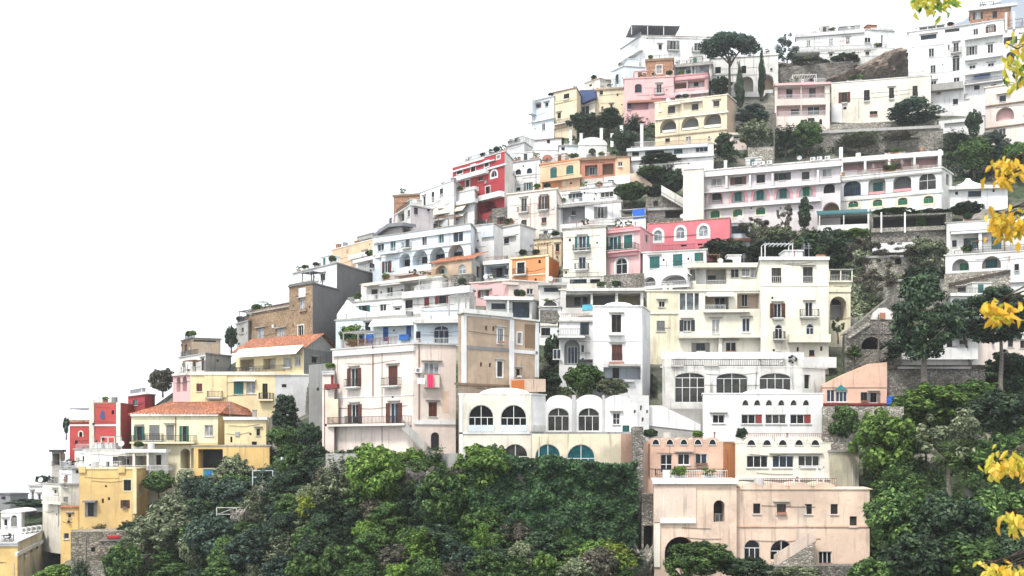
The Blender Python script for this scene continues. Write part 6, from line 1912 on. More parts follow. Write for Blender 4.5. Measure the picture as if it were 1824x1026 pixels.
def build_plants():
    T = plant
    # --- trees that stand out
    T(1299, 186, 130, 106, 'umbrella', 'leaf_blue', 'big umbrella pine with bare trunk against the white sky', 'pine_tree', 'tree', .5, -3, bark='bark', depth_=.8, limbs=6)
    T(1357, 172, 92, 15, 'cypress', 'leaf_dark', 'taller cypress right of the umbrella pine', 'cypress_tree', 'tree', .03, -4)
    T(1317, 190, 80, 20, 'cypress', 'leaf_dark', 'shorter cypress under the umbrella pine', 'cypress_tree', 'tree', .03, -5)
    T(1433, 408, 58, 26, 'pine', 'leaf_dark', 'dark conical conifer in front of the hotel', 'conifer', 'tree', .04, -6)
    T(1398, 418, 56, 34, 'loose0', 'leaf_brown', 'bare brownish tree beside conifer in front of hotel', 'tree', 'tree', .25, -6)
    T(1402, 128, 70, 46, 'loose1', 'leaf_blue', 'sparse grey tree at the left end of the hilltop villa', 'tree', 'tree', .2, -4)
    T(1647, 698, 212, 140, 'plate0', 'leaf_dark', 'large dark round-crowned tree with straight pale trunk at right', 'tree', 'tree', .27, -6, bark='palebark', depth_=.9, limbs=6)
    T(1782, 694, 186, 146, 'plate1', 'leaf_dark', 'dark pine with forked pale trunk near the right edge', 'pine_tree', 'tree', .45, -6, bark='palebark', limbs=5)
    T(1728, 652, 120, 66, 'pine', 'leaf_blue', 'slender leaning dark tree between the two big dark trees', 'tree', 'tree', .4, -2, lean=-.12)
    T(1290, 466, 42, 84, 'round0', 'leaf_dark', 'low dark clipped hedge bush behind the cream roof storey', 'bush', 'shrub', .05, -1)
    T(1368, 468, 40, 90, 'round1', 'leaf_dark', 'dark grey-green bush in the middle of the hedge row', 'bush', 'shrub', .05, -1)
    T(1462, 488, 82, 116, 'round2', 'leaf_dark', 'big domed dark shrub behind the tall cream block', 'bush', 'shrub', .05, 2)
    T(1628, 228, 52, 108, 'plate0', 'leaf_blue', 'spreading dark tree in front of the cream long house', 'tree', 'tree', .15, -5)
    T(1283, 172, 36, 40, 'round1', 'leaf_dark', 'dark clipped tree left of the cypresses', 'tree', 'tree', .1, -4)
    T(628, 622, 46, 46, 'round2', 'leaf_bright', 'bright green bush on the white terrace beside blue panel', 'bush', 'shrub', .1, -5)
    T(283, 895, 58, 52, 'round3', 'leaf_mid', 'leafy green tree beside the amber terrace house', 'tree', 'tree', .3, -6)
    T(290, 700, 46, 48, 'round0', 'leaf_brown', 'grey brown bush on the left skyline by the pink arches', 'bush', 'shrub', .05, -2)
    T(412, 622, 44, 22, 'round1', 'leaf_dark', 'dark bush against the stone house on the left skyline', 'bush', 'shrub', .05, -2)
    T(508, 768, 66, 56, 'pine', 'leaf_dark', 'dark conifer below the grey buttress wall', 'conifer', 'tree', .05, -3)
    T(427, 805, 56, 56, 'loose1', 'leaf_brown', 'bare twiggy tree in front of the amber annex', 'tree', 'tree', .25, -5)
    T(362, 795, 44, 36, 'loose0', 'leaf_mid', 'vine climbing on the yellow villa porch', 'vine', 'vine', .5, -6)
    T(1236, 372, 58, 28, 'round2', 'leaf_dark', 'dark creeper hanging on the hotel end tower', 'creeper', 'creeper', .02, -5.6, depth_=.5)
    T(1040, 708, 62, 70, 'round3', 'leaf_mid', 'rounded green tree in front of the white stepped house', 'tree', 'tree', .12, -5)
    T(1090, 706, 34, 60, 'round0', 'leaf_olive', 'grey green shrubs in the garden of the plain white house', 'shrub', 'shrub', .05, -5)
    T(1075, 660, 48, 26, 'loose0', 'leaf_brown', 'thin tree with red-brown blossoms before the white house', 'tree', 'tree', .3, -6)
    T(1493, 602, 38, 24, 'loose1', 'leaf_mid', 'small potted tree on the annex terrace', 'tree', 'tree', .2, -5)
    T(985, 655, 62, 36, 'round1', 'leaf_dark', 'dark ivy bush beside the tan palazzo', 'bush', 'shrub', .05, -1)
    T(980, 700, 40, 40, 'round2', 'leaf_dark', 'dark bush at the right foot of the tan palazzo', 'bush', 'shrub', .05, -3)
    T(1500, 790, 74, 56, 'round0', 'leaf_mid', 'palm-like green shrub between cream arcade and stone wall', 'shrub', 'shrub', .1, -2)
    # --- right-hand slope
    T(1580, 872, 150, 120, 'round1', 'leaf_bright', 'large bright green tree right of the cream arcade house', 'tree', 'tree', .12, -3)
    T(1600, 900, 96, 110, 'spray0', 'leaf_mid', 'deep green shrub in front of the large bright tree', 'shrub', 'shrub', .05, -8)
    T(1690, 872, 150, 130, 'loose0', 'leaf_olive', 'grey olive tree with thin branches on the right slope', 'tree', 'tree', .2, -6, bark='palebark')
    T(1660, 760, 80, 130, 'round3', 'leaf_bright', 'yellow-green shrub bank under the dark round tree', 'shrub', 'shrub', .05, -3)
    T(1740, 740, 66, 100, 'round0', 'leaf_mid', 'green shrub at the foot of the leaning tree', 'shrub', 'shrub', .05, -3)
    T(1780, 780, 90, 110, 'round1', 'leaf_dark', 'dark shrub mass below the right-hand pine', 'shrub', 'shrub', .05, -5)
    T(1800, 700, 80, 90, 'round2', 'leaf_dark', 'dark evergreen bush behind the forked pine trunk', 'shrub', 'shrub', .05, -1)
    T(1790, 870, 100, 120, 'round3', 'leaf_mid', 'mid green bush under the dark shrub mass at right', 'shrub', 'shrub', .05, -9)
    T(1560, 570, 60, 70, 'spray1', 'leaf_olive', 'grey-green weeds hanging over the stone ramp', 'shrub', 'shrub', .04, -9)
    T(1522, 640, 36, 40, 'spray0', 'leaf_mid', 'green weeds at the foot of the stone ramp', 'shrub', 'shrub', .04, -9)
    T(1590, 640, 34, 44, 'round2', 'leaf_dark', 'dark ivy clump right of the ramp arch', 'shrub', 'shrub', .04, -6)
    T(1720, 840, 70, 120, 'spray1', 'leaf_bright', 'yellow-green shrub right of the grey olive tree', 'shrub', 'shrub', .05, -9)
    T(1650, 815, 60, 100, 'spray0', 'leaf_olive', 'pale olive shrub between bright tree and olive tree', 'shrub', 'shrub', .05, -4)
    T(1800, 830, 60, 100, 'spray0', 'leaf_bright', 'light green shrub by the right edge above the lime leaves', 'shrub', 'shrub', .05, -7)
    T(1620, 735, 40, 90, 'spray1', 'leaf_bright', 'yellow-green weeds along the foot of the stone retaining wall', 'shrub', 'shrub', .05, -4)
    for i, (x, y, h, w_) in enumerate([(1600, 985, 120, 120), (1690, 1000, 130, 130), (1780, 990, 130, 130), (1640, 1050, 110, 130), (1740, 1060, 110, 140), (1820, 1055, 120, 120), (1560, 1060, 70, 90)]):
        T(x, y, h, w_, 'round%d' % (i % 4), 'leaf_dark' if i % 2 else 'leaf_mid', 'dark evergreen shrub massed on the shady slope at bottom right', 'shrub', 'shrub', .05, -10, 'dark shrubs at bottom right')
    # --- trees between the upper houses
    for i, (x, y, h, w_, lf, lb) in enumerate([
        (1040, 236, 36, 60, 'leaf_dark', 'dark tree left in the grove under the sand coloured house'), (1085, 232, 40, 56, 'leaf_dark', 'dark tree in the middle of the grove under the sand coloured house'),
        (1130, 240, 46, 56, 'leaf_blue', 'dark tree at the right end of the grove by the arched villa'), (1112, 275, 46, 46, 'leaf_dark', 'dark shrub below the white posts beside ribbon window house'),
        (1290, 285, 50, 46, 'leaf_dark', 'dark tree at the right of the ribbon window house'), (1345, 268, 56, 56, 'leaf_olive', 'olive green shrub below the cypresses'),
        (1400, 272, 60, 66, 'leaf_dark', 'dark tree under the pink loggia house'), (1440, 268, 56, 50, 'leaf_mid', 'green tree right of the pole under the pink house'),
        (1340, 230, 44, 70, 'leaf_blue', 'blue-green shrubs on the slope under the convent'), (1705, 278, 60, 66, 'leaf_dark', 'dark tree behind the right end of the hotel'),
        (1735, 310, 66, 66, 'leaf_mid', 'green tree above the tent-roofed house'), (1770, 300, 70, 60, 'leaf_blue', 'tall dark shrub under the pale pink edge house'),
        (1810, 312, 60, 60, 'leaf_mid', 'green shrub at right edge above the tent-roofed house'), (1190, 326, 40, 46, 'leaf_dark', 'dark shrub left of the hotel tower'),
        (1175, 300, 26, 70, 'leaf_dark', 'vine covering the small white terraces'), (1530, 262, 26, 90, 'leaf_olive', 'low olive shrubs along the stone terrace wall'),
        (1600, 255, 24, 90, 'leaf_brown', 'dry brown shrubs along the stone terrace wall'), (1735, 250, 56, 30, 'leaf_dark', 'dark narrow tree left of the pale pink edge house')]):
        T(x, y, h, w_, ['round0', 'plate0', 'spray0', 'round2', 'plate1', 'round3', 'spray1'][i % 7], lf, lb, 'tree' if h > 40 else 'shrub', 'tree' if h > 40 else 'shrub', .1, -4)
    for i, (x, y, h, w_, lf, lb) in enumerate([
        (1125, 358, 34, 60, 'leaf_mid', 'green garden shrub left of the blue tarpaulin'), (1440, 128, 24, 70, 'leaf_olive', 'olive weeds along the rock ledge under the hilltop villa'), (1505, 118, 22, 50, 'leaf_dark', 'dark weeds at the right of the rock ledge'), (1160, 318, 24, 50, 'leaf_mid', 'green vine on the small white terraces left of the hotel'), (1200, 345, 44, 44, 'leaf_dark', 'dark shrub above the white stair by the hotel tower'), (1165, 352, 24, 40, 'leaf_dark', 'low dark shrub left of the white stair'),
        (1345, 428, 44, 60, 'leaf_brown', 'leafless brown thicket right of the hot pink house'), (1390, 440, 40, 56, 'leaf_olive', 'grey twiggy shrub behind the hedge row'),
        (1540, 478, 60, 70, 'leaf_brown', 'brown bramble thicket right of the domed dark shrub'), (1600, 470, 40, 90, 'leaf_brown', 'brown brambles under the thin white terrace edge'),
        (1650, 480, 60, 70, 'leaf_olive', 'grey-green brambles left of the white arcade house'), (1560, 525, 66, 80, 'leaf_brown', 'brown bramble slope above the stone ramp'),
        (1640, 520, 50, 70, 'leaf_dark', 'dark shrub above the large round tree'), (1650, 392, 16, 90, 'leaf_dark', 'vine along the pergola beneath the hotel'),
        (1590, 388, 16, 80, 'leaf_mid', 'green vine along the left part of the hotel pergola'), (1720, 385, 26, 60, 'leaf_dark', 'vine pergola beneath the tent-roofed house'),
        (1640, 420, 46, 18, 'leaf_mid', 'ivy-clad post in the hotel pergola'), (1525, 428, 22, 50, 'leaf_bright', 'bright green grass bank beside the white post')]):
        T(x, y, h, w_, 'loose%d' % (i % 2) if 'brown' in lf else 'round%d' % (i % 4), lf, lb, 'shrub', 'shrub', .05, -4)
    # --- gardens at lower left
    for i, (x, y, h, w_, lf, lb) in enumerate([
        (520, 822, 34, 50, 'leaf_mid', 'green shrub under the pale blue garden parapet'), (560, 830, 40, 50, 'leaf_dark', 'dark shrub under the right end of the garden parapet'), (505, 800, 44, 60, 'leaf_mid', 'green creeper bank left of the pale palazzo'), (550, 798, 46, 50, 'leaf_dark', 'dark netted hedge beside the pale palazzo'), (430, 835, 36, 50, 'leaf_mid', 'green garden bush below the amber annex'),
        (466, 838, 22, 26, 'leaf_lime', 'small lime green bush beside the white garden fence'), (402, 850, 36, 40, 'leaf_dark', 'dark garden bush left of the blue hut'), (300, 925, 40, 60, 'leaf_dark', 'dark bush under the leafy tree by the amber house'),
        (345, 905, 60, 60, 'leaf_blue', 'dark shrub below the garden fence at left'), (420, 900, 60, 70, 'leaf_mid', 'green shrub below the blue hut'), (110, 1000, 56, 56, 'leaf_dark', 'dark bush between corner house and stone bastion'),
        (110, 1040, 36, 90, 'leaf_bright', 'bright green low hedge at bottom left'), (60, 905, 18, 90, 'leaf_dark', 'dark flat hedge at the far left edge'), (75, 862, 16, 24, 'leaf_dark', 'dark small tree on the left skyline beside cream house'),
        (118, 775, 34, 12, 'leaf_dark', 'dark slim tree left of the red villa'), (215, 925, 20, 60, 'leaf_mid', 'vine canopy below the amber house')]):
        T(x, y, h, w_, 'round%d' % (i % 4), lf, lb, 'shrub', 'shrub', .06, -4)
    T(142, 1045, 70, 50, 'spray0', 'leaf_dark', 'dark shrub climbing the left of the stone bastion', 'shrub', 'shrub', .05, -12)
    T(222, 1045, 84, 70, 'round1', 'leaf_mid', 'green shrub at the foot of the stone bastion', 'shrub', 'shrub', .05, -12)
    T(150, 975, 44, 40, 'spray0', 'leaf_mid', 'green creeper hanging down the left of the bastion', 'shrub', 'shrub', .05, -11)
    T(180, 958, 30, 50, 'spray1', 'leaf_dark', 'dark creeper on top of the stone bastion', 'shrub', 'shrub', .05, -10)
    T(232, 962, 36, 44, 'round2', 'leaf_dark', 'dark vine canopy right of the red flower pots', 'shrub', 'shrub', .05, -10)
    # --- the thicket on the slope
    for i, (x, y, h, w_, lf, pr, lb) in enumerate([
        (665, 900, 116, 100, 'leaf_bright', 'round0', 'tall bright green tree below the pale palazzo arch'), (600, 905, 120, 90, 'leaf_olive', 'spray0', 'feathery grey-green tree left of the bright tree'),
        (860, 880, 92, 100, 'leaf_bright', 'round2', 'bright leafy tree covering the lower left arched window'), (790, 940, 110, 90, 'leaf_mid', 'round1', 'mid green tree in the centre of the thicket'),
        (310, 990, 100, 130, 'leaf_olive', 'round3', 'large grey-olive bush at the left of the thicket'), (380, 1000, 90, 100, 'leaf_blue', 'round0', 'dark blue-green bush beside the grey-olive bush'),
        (545, 930, 70, 50, 'leaf_lime', 'spray0', 'yellow-green shrub high in the left thicket'), (425, 1000, 30, 26, 'leaf_lime', 'round2', 'small yellow bush in the lower left thicket'),
        (650, 970, 46, 46, 'leaf_bright', 'round3', 'small bright green bush left of the central tree'), (745, 1010, 84, 76, 'leaf_bright', 'spray1', 'bright yellow-green bush at the bottom centre'),
        (860, 1010, 96, 60, 'leaf_bright', 'spray1', 'tall lime sprays left of the ivy wall'), (930, 1020, 60, 50, 'leaf_olive', 'round1', 'pale olive shrub at the foot of the ivy wall'),
        (970, 1040, 60, 46, 'leaf_bright', 'round2', 'bright green shrub at bottom below the ivy'), (1095, 1020, 70, 90, 'leaf_lime', 'spray0', 'yellow-green shrub at right foot of the ivy wall'),
        (1030, 1050, 60, 70, 'leaf_olive', 'round3', 'grey shrub at bottom right of the ivy wall'), (880, 850, 60, 60, 'leaf_mid', 'round3', 'green bush hiding the lower arched windows'),
        (1250, 1030, 70, 120, 'leaf_mid', 'round0', 'green shrub filling the garden arch of the pink building'), (1330, 1040, 50, 90, 'leaf_dark', 'round1', 'dark shrub before the pink house at bottom right'),
        (1420, 1040, 34, 90, 'leaf_olive', 'round2', 'low olive shrub on the stone wall at bottom right'), (1215, 1045, 80, 70, 'leaf_mid', 'loose1', 'loose green shrub left in the garden arch')]):
        T(x, y, h, w_, pr, lf, lb, 'tree' if h > 85 else 'shrub', 'tree' if h > 85 else 'shrub', .08, -7)
    slope = [(255, 1060), (262, 960), (330, 900), (480, 860), (575, 830), (700, 850), (830, 860), (880, 900), (905, 965), (1130, 1010), (1150, 1060)]
    rg = random.Random(11); k = 0
    y = 860
    while y < 1075:
        x = 250 + rg.uniform(0, 30)
        while x < 1150:
            if inside(slope, x + 0, min(y, 1055)):
                w_ = rg.uniform(52, 92); h = rg.uniform(44, 84); left = x < 560
                lf = rg.choice(['leaf_dark', 'leaf_mid', 'leaf_blue', 'leaf_olive', 'leaf_olive', 'leaf_mid'] if left else ['leaf_dark', 'leaf_mid', 'leaf_dark', 'leaf_mid', 'leaf_bright', 'leaf_mid', 'leaf_blue', 'leaf_brown'])
                plant(x, y + rg.uniform(-8, 8), h, w_, rg.choice(['round0', 'round1', 'round2', 'round3', 'spray0', 'spray1', 'plate0', 'plate1']), lf, 'evergreen shrub massed in the thicket below the palazzo and ivy wall', 'shrub', 'shrub', .05, -2.5 - (y - 860) * .02, 'shrubs of the slope thicket')
            x += rg.uniform(40, 62)
        y += 27
    # --- ground cover and ivy that nobody could count
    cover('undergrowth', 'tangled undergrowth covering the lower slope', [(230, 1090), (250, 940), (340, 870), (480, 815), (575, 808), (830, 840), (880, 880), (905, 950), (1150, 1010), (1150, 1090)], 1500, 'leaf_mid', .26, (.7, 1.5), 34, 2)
    cover('undergrowth', 'scrub on the right-hand slope below the stone wall', [(1480, 760), (1600, 700), (1824, 640), (1960, 640), (1960, 1090), (1560, 1090), (1550, 860)], 1000, 'leaf_mid', .28, (.8, 1.6), 34, 3)
    cover('undergrowth', 'scrub growing between the upper right houses', [(1300, 200), (1380, 230), (1480, 222), (1660, 238), (1760, 250), (1850, 260), (1850, 330), (1690, 320), (1660, 262), (1300, 290), (1270, 290)], 620, 'leaf_dark', .3, (.7, 1.4), 30, 4)
    cover('undergrowth', 'brown brambles on the slope right of the cream block', [(1520, 430), (1680, 430), (1680, 520), (1600, 530), (1520, 580), (1500, 480)], 420, 'leaf_olive', .26, (.6, 1.2), 30, 5)
    cover('undergrowth', 'weeds in the gaps between the houses in the middle of the hill', [(960, 560), (1000, 620), (1060, 650), (1150, 690), (1160, 720), (970, 700), (955, 600)], 160, 'leaf_mid', .2, (.4, .8), 26, 6)
    cover('undergrowth', 'green bank under the sand coloured house on upper left', [(1000, 225), (1060, 205), (1165, 200), (1168, 270), (1090, 285), (1085, 250), (1005, 245)], 220, 'leaf_dark', .26, (.5, 1.1), 30, 7)
    cover('undergrowth', 'garden greenery between villas at lower left', [(400, 800), (480, 770), (575, 760), (575, 800), (500, 860), (360, 860)], 220, 'leaf_mid', .24, (.5, 1.0), 30, 8)
    cover('undergrowth', 'scrub between hotel and hot pink house', [(1300, 395), (1450, 400), (1550, 420), (1550, 470), (1400, 430), (1310, 430)], 260, 'leaf_olive', .24, (.5, 1.0), 30, 9)
    cover('undergrowth', 'scrub covering the hillside beyond the right edge of the village', [(1850, 75), (2400, 40), (2400, 1120), (1850, 1090)], 1300, 'leaf_mid', .42, (1.2, 2.8), 30, 10)
    # ivy on the retaining wall
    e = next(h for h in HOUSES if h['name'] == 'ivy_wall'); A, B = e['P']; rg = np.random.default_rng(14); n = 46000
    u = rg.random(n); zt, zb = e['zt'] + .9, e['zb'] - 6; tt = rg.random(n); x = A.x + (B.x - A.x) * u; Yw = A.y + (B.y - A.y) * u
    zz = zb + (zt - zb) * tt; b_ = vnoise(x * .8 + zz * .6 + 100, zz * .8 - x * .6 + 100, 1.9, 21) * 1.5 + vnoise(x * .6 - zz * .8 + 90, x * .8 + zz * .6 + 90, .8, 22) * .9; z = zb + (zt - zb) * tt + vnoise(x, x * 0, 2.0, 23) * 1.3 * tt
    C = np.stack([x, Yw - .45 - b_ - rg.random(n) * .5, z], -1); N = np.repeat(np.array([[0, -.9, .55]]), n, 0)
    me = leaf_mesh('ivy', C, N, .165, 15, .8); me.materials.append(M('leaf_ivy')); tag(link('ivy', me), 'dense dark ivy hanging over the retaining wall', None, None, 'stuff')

def build_autumn_tree():
    Y0 = 14.0; root = empty('autumn_tree', (W(2010, 800, Y0).x, Y0, 50.5), 'yellow-leaved tree reaching in from the right edge in the foreground', 'tree')
    o = root.location; base = Vector((0, 0, -.4)); mb = MB()
    top = W(2010, -300, Y0) - o; mb.tube([base, (W(2020, 700, Y0) - o), (W(1990, 200, Y0) - o), top], [.16, .13, .1, .05], 9); mb.build('trunk', 'bark', root)
    def lm(L, w_, mat):
        q = MB(); q.add([(0, 0, 0), (w_, .3 * L, .02), (w_ * .8, .65 * L, 0), (0, L, -.03), (-w_ * .8, .65 * L, 0), (-w_, .3 * L, .02), (0, .4 * L, -.015)], ((0, 1, 6), (1, 2, 6), (2, 3, 6), (3, 4, 6), (4, 5, 6), (5, 0, 6)))
        return q.mesh('leaf', [mat])
    LM = {m: [lm(.145, .03, m), lm(.115, .026, m)] for m in ('leaf_yellow', 'leaf_yellowgreen', 'leaf_bright')}
    rg = random.Random(5); cnt = 0; rest = {m: MB() for m in LM}
    CL = [(1662, 8, 34, 14, 26, 'g'), (1640, -4, 22, 6, 8, 'g'), (1692, -2, 20, 8, 8, 'g'), (1812, 112, 30, 42, 34, 'g'), (1830, 90, 26, 40, 14, 'y'), (1797, 297, 30, 17, 38, 'y'), (1790, 318, 12, 10, 8, 'y'), (1786, 394, 30, 22, 40, 'y'), (1812, 402, 24, 22, 18, 'y'),
          (1775, 545, 30, 14, 20, 'y'), (1790, 562, 20, 12, 12, 'y'), (1785, 826, 36, 22, 34, 'l'), (1818, 822, 24, 20, 16, 'l'), (1808, 925, 26, 20, 22, 'l'), (1780, 1012, 40, 16, 26, 'l'), (1815, 1015, 24, 14, 12, 'l')]
    for (px, py, rx, ry, n, c) in CL:
        c0 = W(px, py - ry * .6, Y0 + rg.uniform(-.6, .6)) - o; j = W(2000, py - 90, Y0) - o
        m2 = MB(); m2.tube([j, j.lerp(c0, .5) + Vector((0, .1, .12)), c0], [.035, .02, .006], 6)
        for k in range(6): m2.tube([c0.lerp(j, .1 * k), c0 + Vector((rg.uniform(-rx, rx) * Y0 / F, rg.uniform(-.1, .1), rg.uniform(-ry, ry * .4) * Y0 / F))], [.01, .005], 5)
        m2.build('branch', 'bark', root)
        for k in range(int(n * 2.1)):
            x, y = rg.gauss(0, .5) * rx, rg.gauss(0, .5) * ry; p = W(px + x, py + y, Y0 + rg.uniform(-.35, .35)) - o
            m = {'g': rg.choice(['leaf_bright', 'leaf_yellowgreen', 'leaf_yellowgreen']), 'y': rg.choice(['leaf_yellow', 'leaf_yellow', 'leaf_yellow', 'leaf_yellowgreen']), 'l': rg.choice(['leaf_yellowgreen', 'leaf_yellow'])}[c]
            eu = Matrix.LocRotScale(p, __import__('mathutils').Euler((math.radians(rg.uniform(-135, -60)), rg.uniform(-.8, .8), math.radians(rg.uniform(-70, 70)) + (x / rx) * -.8)), Vector((1, 1, 1)) * rg.uniform(.7, 1.3))
            if k < n * .85: l = link('leaf', LM[m][k % 2], root); l.matrix_basis = eu; cnt += 1
            else: rest[m].add([tuple(eu @ v.co) for v in LM[m][k % 2].vertices], [tuple(q.vertices) for q in LM[m][k % 2].polygons])
    for m, q in rest.items():
        if q.v: q.build('foliage', m, root)['kind'] = 'stuff'
# ------------------------------------------------------------------ smaller things
def build_details():
    def fence(px0, px1, py0, py1, label, mat='railwhite', dY=-7.5, lattice=True):
        Y = terr((px0 + px1) / 2, py1) + dY; a, b = W(px0, py1, Y), W(px1, py1 - 0, Y); h = (py1 - py0) / F * Y; root = empty('fence', a, label, 'fence'); L = b.x - a.x
        n = max(2, int(L / 1.6))
        for k in range(n + 1): q = MB(); q.box(L * k / n - .05, L * k / n + .05, -.05, .05, -1, h); q.build('post', mat, root)
        for z in (.1, h - .05): q = MB(); q.box(0, L, -.03, .03, z, z + .08); q.build('rail', mat, root)
        if lattice:
            for k in range(n):
                q = MB(); x0, x1 = L * k / n, L * (k + 1) / n; q.tube([(x0, -.02, .1), (x1, -.02, h)], [.035, .035], 4); q.build('brace', mat, root)
    fence(385, 450, 835, 852, 'white lattice garden fence right of the blue hut')
    fence(386, 456, 904, 918, 'lower white wooden fence on the left slope', 'palegrey')
    fence(450, 486, 838, 852, 'pale blue garden railing right of the lattice fence', 'bluewhite', -7.5, False)
    # blue hut
    Y = terr(370, 855) - 8; p = W(362, 858, Y); root = empty('garden_hut', p, 'small blue garden hut behind the lattice fence', 'hut'); s = Y / F; wd, h = 20 * s, 22 * s
    q = MB(); q.box(0, wd, 0, 1.4, -2, h); q.build('wall', 'tealpaint', root); q = MB(); q.box(-.1, wd + .1, -.1, 1.5, h + .002, h + .1); q.build('roof', 'weathered', root); q = MB(); q.box(wd * .3, wd * .7, -.03, 0, 0, h * .85); q.build('door', 'bluepaint', root)
    # bare rock faces
    def rockface(px, py, wpx, hpx, label, mat, seed, dY=-2.0, thick=3.0, tl=1.0):
        Y = terr(px, py + hpx / 2) + dY; s = Y / F; N, K = 22, 14; g = []; rg = np.random.default_rng(seed)
        for k in range(K + 1):
            for i in range(N + 1):
                u, v = i / N * 2 - 1, k / K * 2 - 1; rim = max(abs(u) ** 3, abs(v) ** 3); nz = vnoise(np.array([i * 1.0 + seed]), np.array([k * 1.0]), 2.2, seed)[0] * 2.2 + vnoise(np.array([i * 1.0]), np.array([k * 1.0]), 1.0, seed + 1)[0]
                uu = u * (1 + .12 * nz * abs(v)); g.append((uu * wpx / 2 * s, rim * thick * 1.6 - nz * thick * .35 - (-v) * hpx / 2 * s * -.35, ((v + 1) * (tl + (1 - tl) * min(1, (u + 1) / 1.5)) - 1) * hpx / 2 * s + nz * .5))
        m = N + 1; mb = MB(); mb.add(g, [(r * m + c, r * m + c + 1, (r + 1) * m + c + 1, (r + 1) * m + c) for r in range(K) for c in range(N)])
        o = mb.build('rock_outcrop', mat); o.location = W(px, py, Y); return tag(o, label, 'rock')
    rockface(1550, 118, 170, 72, 'bare brown rock outcrop between cream house and white block', 'brownrock', 3, -4, 3, .12)
    rockface(1470, 128, 150, 46, 'jagged rock ledge under the hilltop villa', 'rock', 4, -1, 3)
    rockface(474, 892, 46, 60, 'pale bare rock face on the left slope', 'palestone', 5, -5, 2)
    rockface(424, 945, 40, 70, 'pale vertical rock band in the lower left thicket', 'palestone', 6, -6, 2)
    rockface(745, 860, 90, 50, 'grey rock below the palazzo retaining wall', 'rock', 7, -5, 2)
    rockface(1150, 1010, 50, 60, 'pale rocks at the foot of the stone pier', 'palestone', 8, -6, 2)
    rockface(890, 392, 40, 30, 'dark rock under the crimson house', 'rock', 9, -2, 2)
    # tent-shaped roof
    Y = HOUSE['low white house with swept tent-shaped roof beside the hotel']; e = Y.e; c = W(1731, 331, e['P'][0].y - .2) - Y.o; s = e['P'][0].y / F; K, N = 8, 4; g = []; Rr = 30 * s; hh = 17 * s
    for k in range(K + 1):
        t = k / K; r = Rr * (1 - t) ** 1.7 + .35 * t
        for i in range(N): a = math.pi / 4 + i * math.pi / 2; g.append((c.x + r * 1.414 * math.cos(a), c.y + Rr * .6 + r * math.sin(a), c.z + hh * t))
    mb = MB(); mb.add(g, [(k * N + i, k * N + (i + 1) % N, (k + 1) * N + (i + 1) % N, (k + 1) * N + i) for k in range(K) for i in range(N)] + [tuple(range(K * N, K * N + N))]); mb.build('tent_roof', 'white', Y.root)
    # roof-top air conditioners on the corner house
    hc = HOUSE['low corner house with orange front and white flat roof at bottom left edge']; Yc = hc.W[1].y
    names = ['leftmost', 'second from left', 'third from left', 'rightmost']
    for k in range(4):
        Yk = Yc + 14 + k * 1.5; zr = hc.e['zt'] + .24; px = 44 + k * 9; x = (px - CX) / F * Yk; root = empty('air_conditioner', (x, Yk, zr), names[k] + ' round-fan cooling unit on the white corner house roof', 'cooling unit', 'cooling units on the corner house roof')
        q = MB(); q.box(-.35, .35, -.25, .25, .12, .95); q.build('casing', 'frame_white', root)
        for sx in (-.28, .28): q = MB(); q.box(sx - .04, sx + .04, -.25, .25, 0, .118); q.build('foot', 'iron', root)
        q = MB(); q.add([(.28 * math.cos(t * .5236), -.256, .54 + .28 * math.sin(t * .5236)) for t in range(12)], (tuple(range(12)),)); q.build('fan_grille', 'shutter_grey', root)
    # utility poles and posts among the trees
    for (px, y0, y1, lb) in ((1379, 150, 292, 'tall thin pole rising in front of the dark trees'), (1565, 560, 648, 'slim white pole beside the stone ramp arch')):
        Y = terr(px, y1) - 5; a, b = W(px, y1, Y), W(px, y0, Y); q = MB(); q.tube([(0, 0, -1), (0, 0, b.z - a.z)], [.12, .08], 8); q.box(-.35, .35, -.03, .03, b.z - a.z - .5, b.z - a.z - .42)
        o = q.build('pole', 'palebark'); o.location = a; tag(o, lb, 'pole')
    for i, (px, y0, y1) in enumerate(((1016, 232, 256), (1035, 238, 254), (1071, 229, 254), (1090, 238, 254), (1107, 224, 250), (1143, 221, 256))):
        Y = terr(px, y1) - 4; a, b = W(px, y1, Y), W(px, y0, Y); q = MB(); hz = b.z - a.z; q.box(-.3, .3, -.3, .3, -1, hz - .1); q.box(-.38, .38, -.38, .38, hz - .098, hz)
        o = q.build('pillar', 'white'); o.location = a; tag(o, ['leftmost', 'second from left', 'third from left', 'fourth from left', 'fifth from left', 'rightmost'][i] + ' white pergola pillar standing in the dark grove', 'pillar', 'white pillars in the grove')
    # blue barrel by the salmon house
    Y = terr(1588, 720) - 4; a = W(1588, 722, Y); q = MB(); n = 14
    prof = [(0, .0), (.55, 0), (.6, .12), (.56, .25), (.6, .5), (.56, .75), (.58, .95), (.0, 1.0)]
    vs_ = [(r * math.cos(2 * math.pi * i / n), r * math.sin(2 * math.pi * i / n), z * 1.1) for r, z in prof for i in range(n)]
    q.add(vs_, [(k * n + i, k * n + (i + 1) % n, (k + 1) * n + (i + 1) % n, (k + 1) * n + i) for k in range(len(prof) - 1) for i in range(n)]); o = q.build('barrel', 'tarp'); o.location = a; tag(o, 'blue covered barrel beside the salmon gable house', 'barrel')

# ------------------------------------------------------------------ build
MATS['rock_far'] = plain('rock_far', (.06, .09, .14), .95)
build_ground()
make_protos()
HOUSE = {}
for e_ in HOUSES: HOUSE[e_['label']] = House(e_)
build_plants()
build_details()
build_autumn_tree()
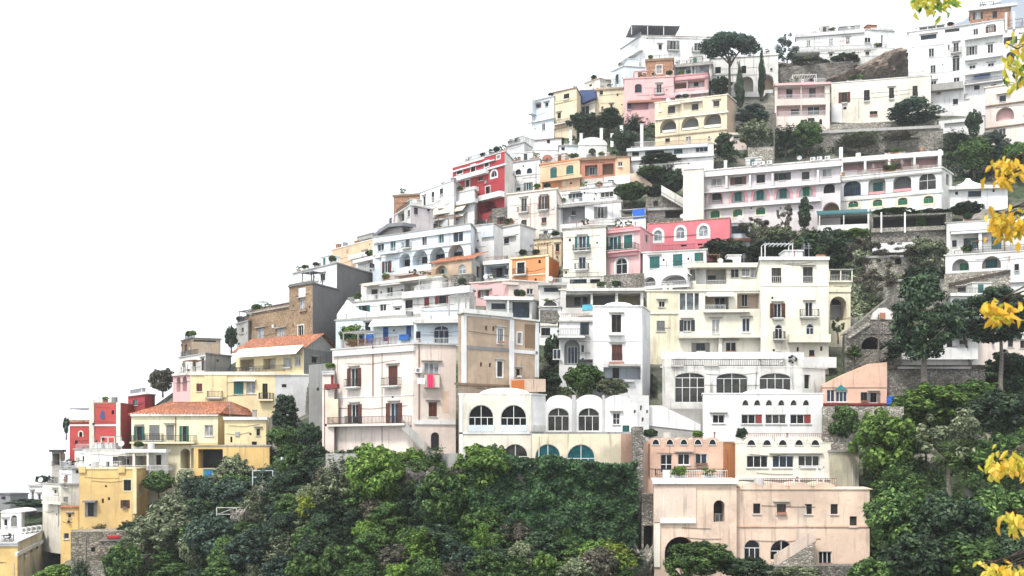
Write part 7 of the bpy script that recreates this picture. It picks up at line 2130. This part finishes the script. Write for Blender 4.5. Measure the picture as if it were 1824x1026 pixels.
# haze in the air between the viewer and the far slope
HAZE = 0.00017
mb = MB(); mb.box(-4010, 6510, -610, 4510, -1, 1680)
m_ = bpy.data.materials.new('haze'); m_.use_nodes = True; t_ = m_.node_tree; t_.nodes.remove(t_.nodes['Principled BSDF'])
pv = t_.nodes.new('ShaderNodeVolumePrincipled'); pv.inputs['Color'].default_value = (.93, .96, 1, 1); pv.inputs['Density'].default_value = HAZE; pv.inputs['Anisotropy'].default_value = .2
t_.links.new(pv.outputs[0], t_.nodes['Material Output'].inputs['Volume']); MATS['haze'] = m_
tag(mb.build('haze', 'haze'), 'thin pale haze in the air', None, None, 'stuff')
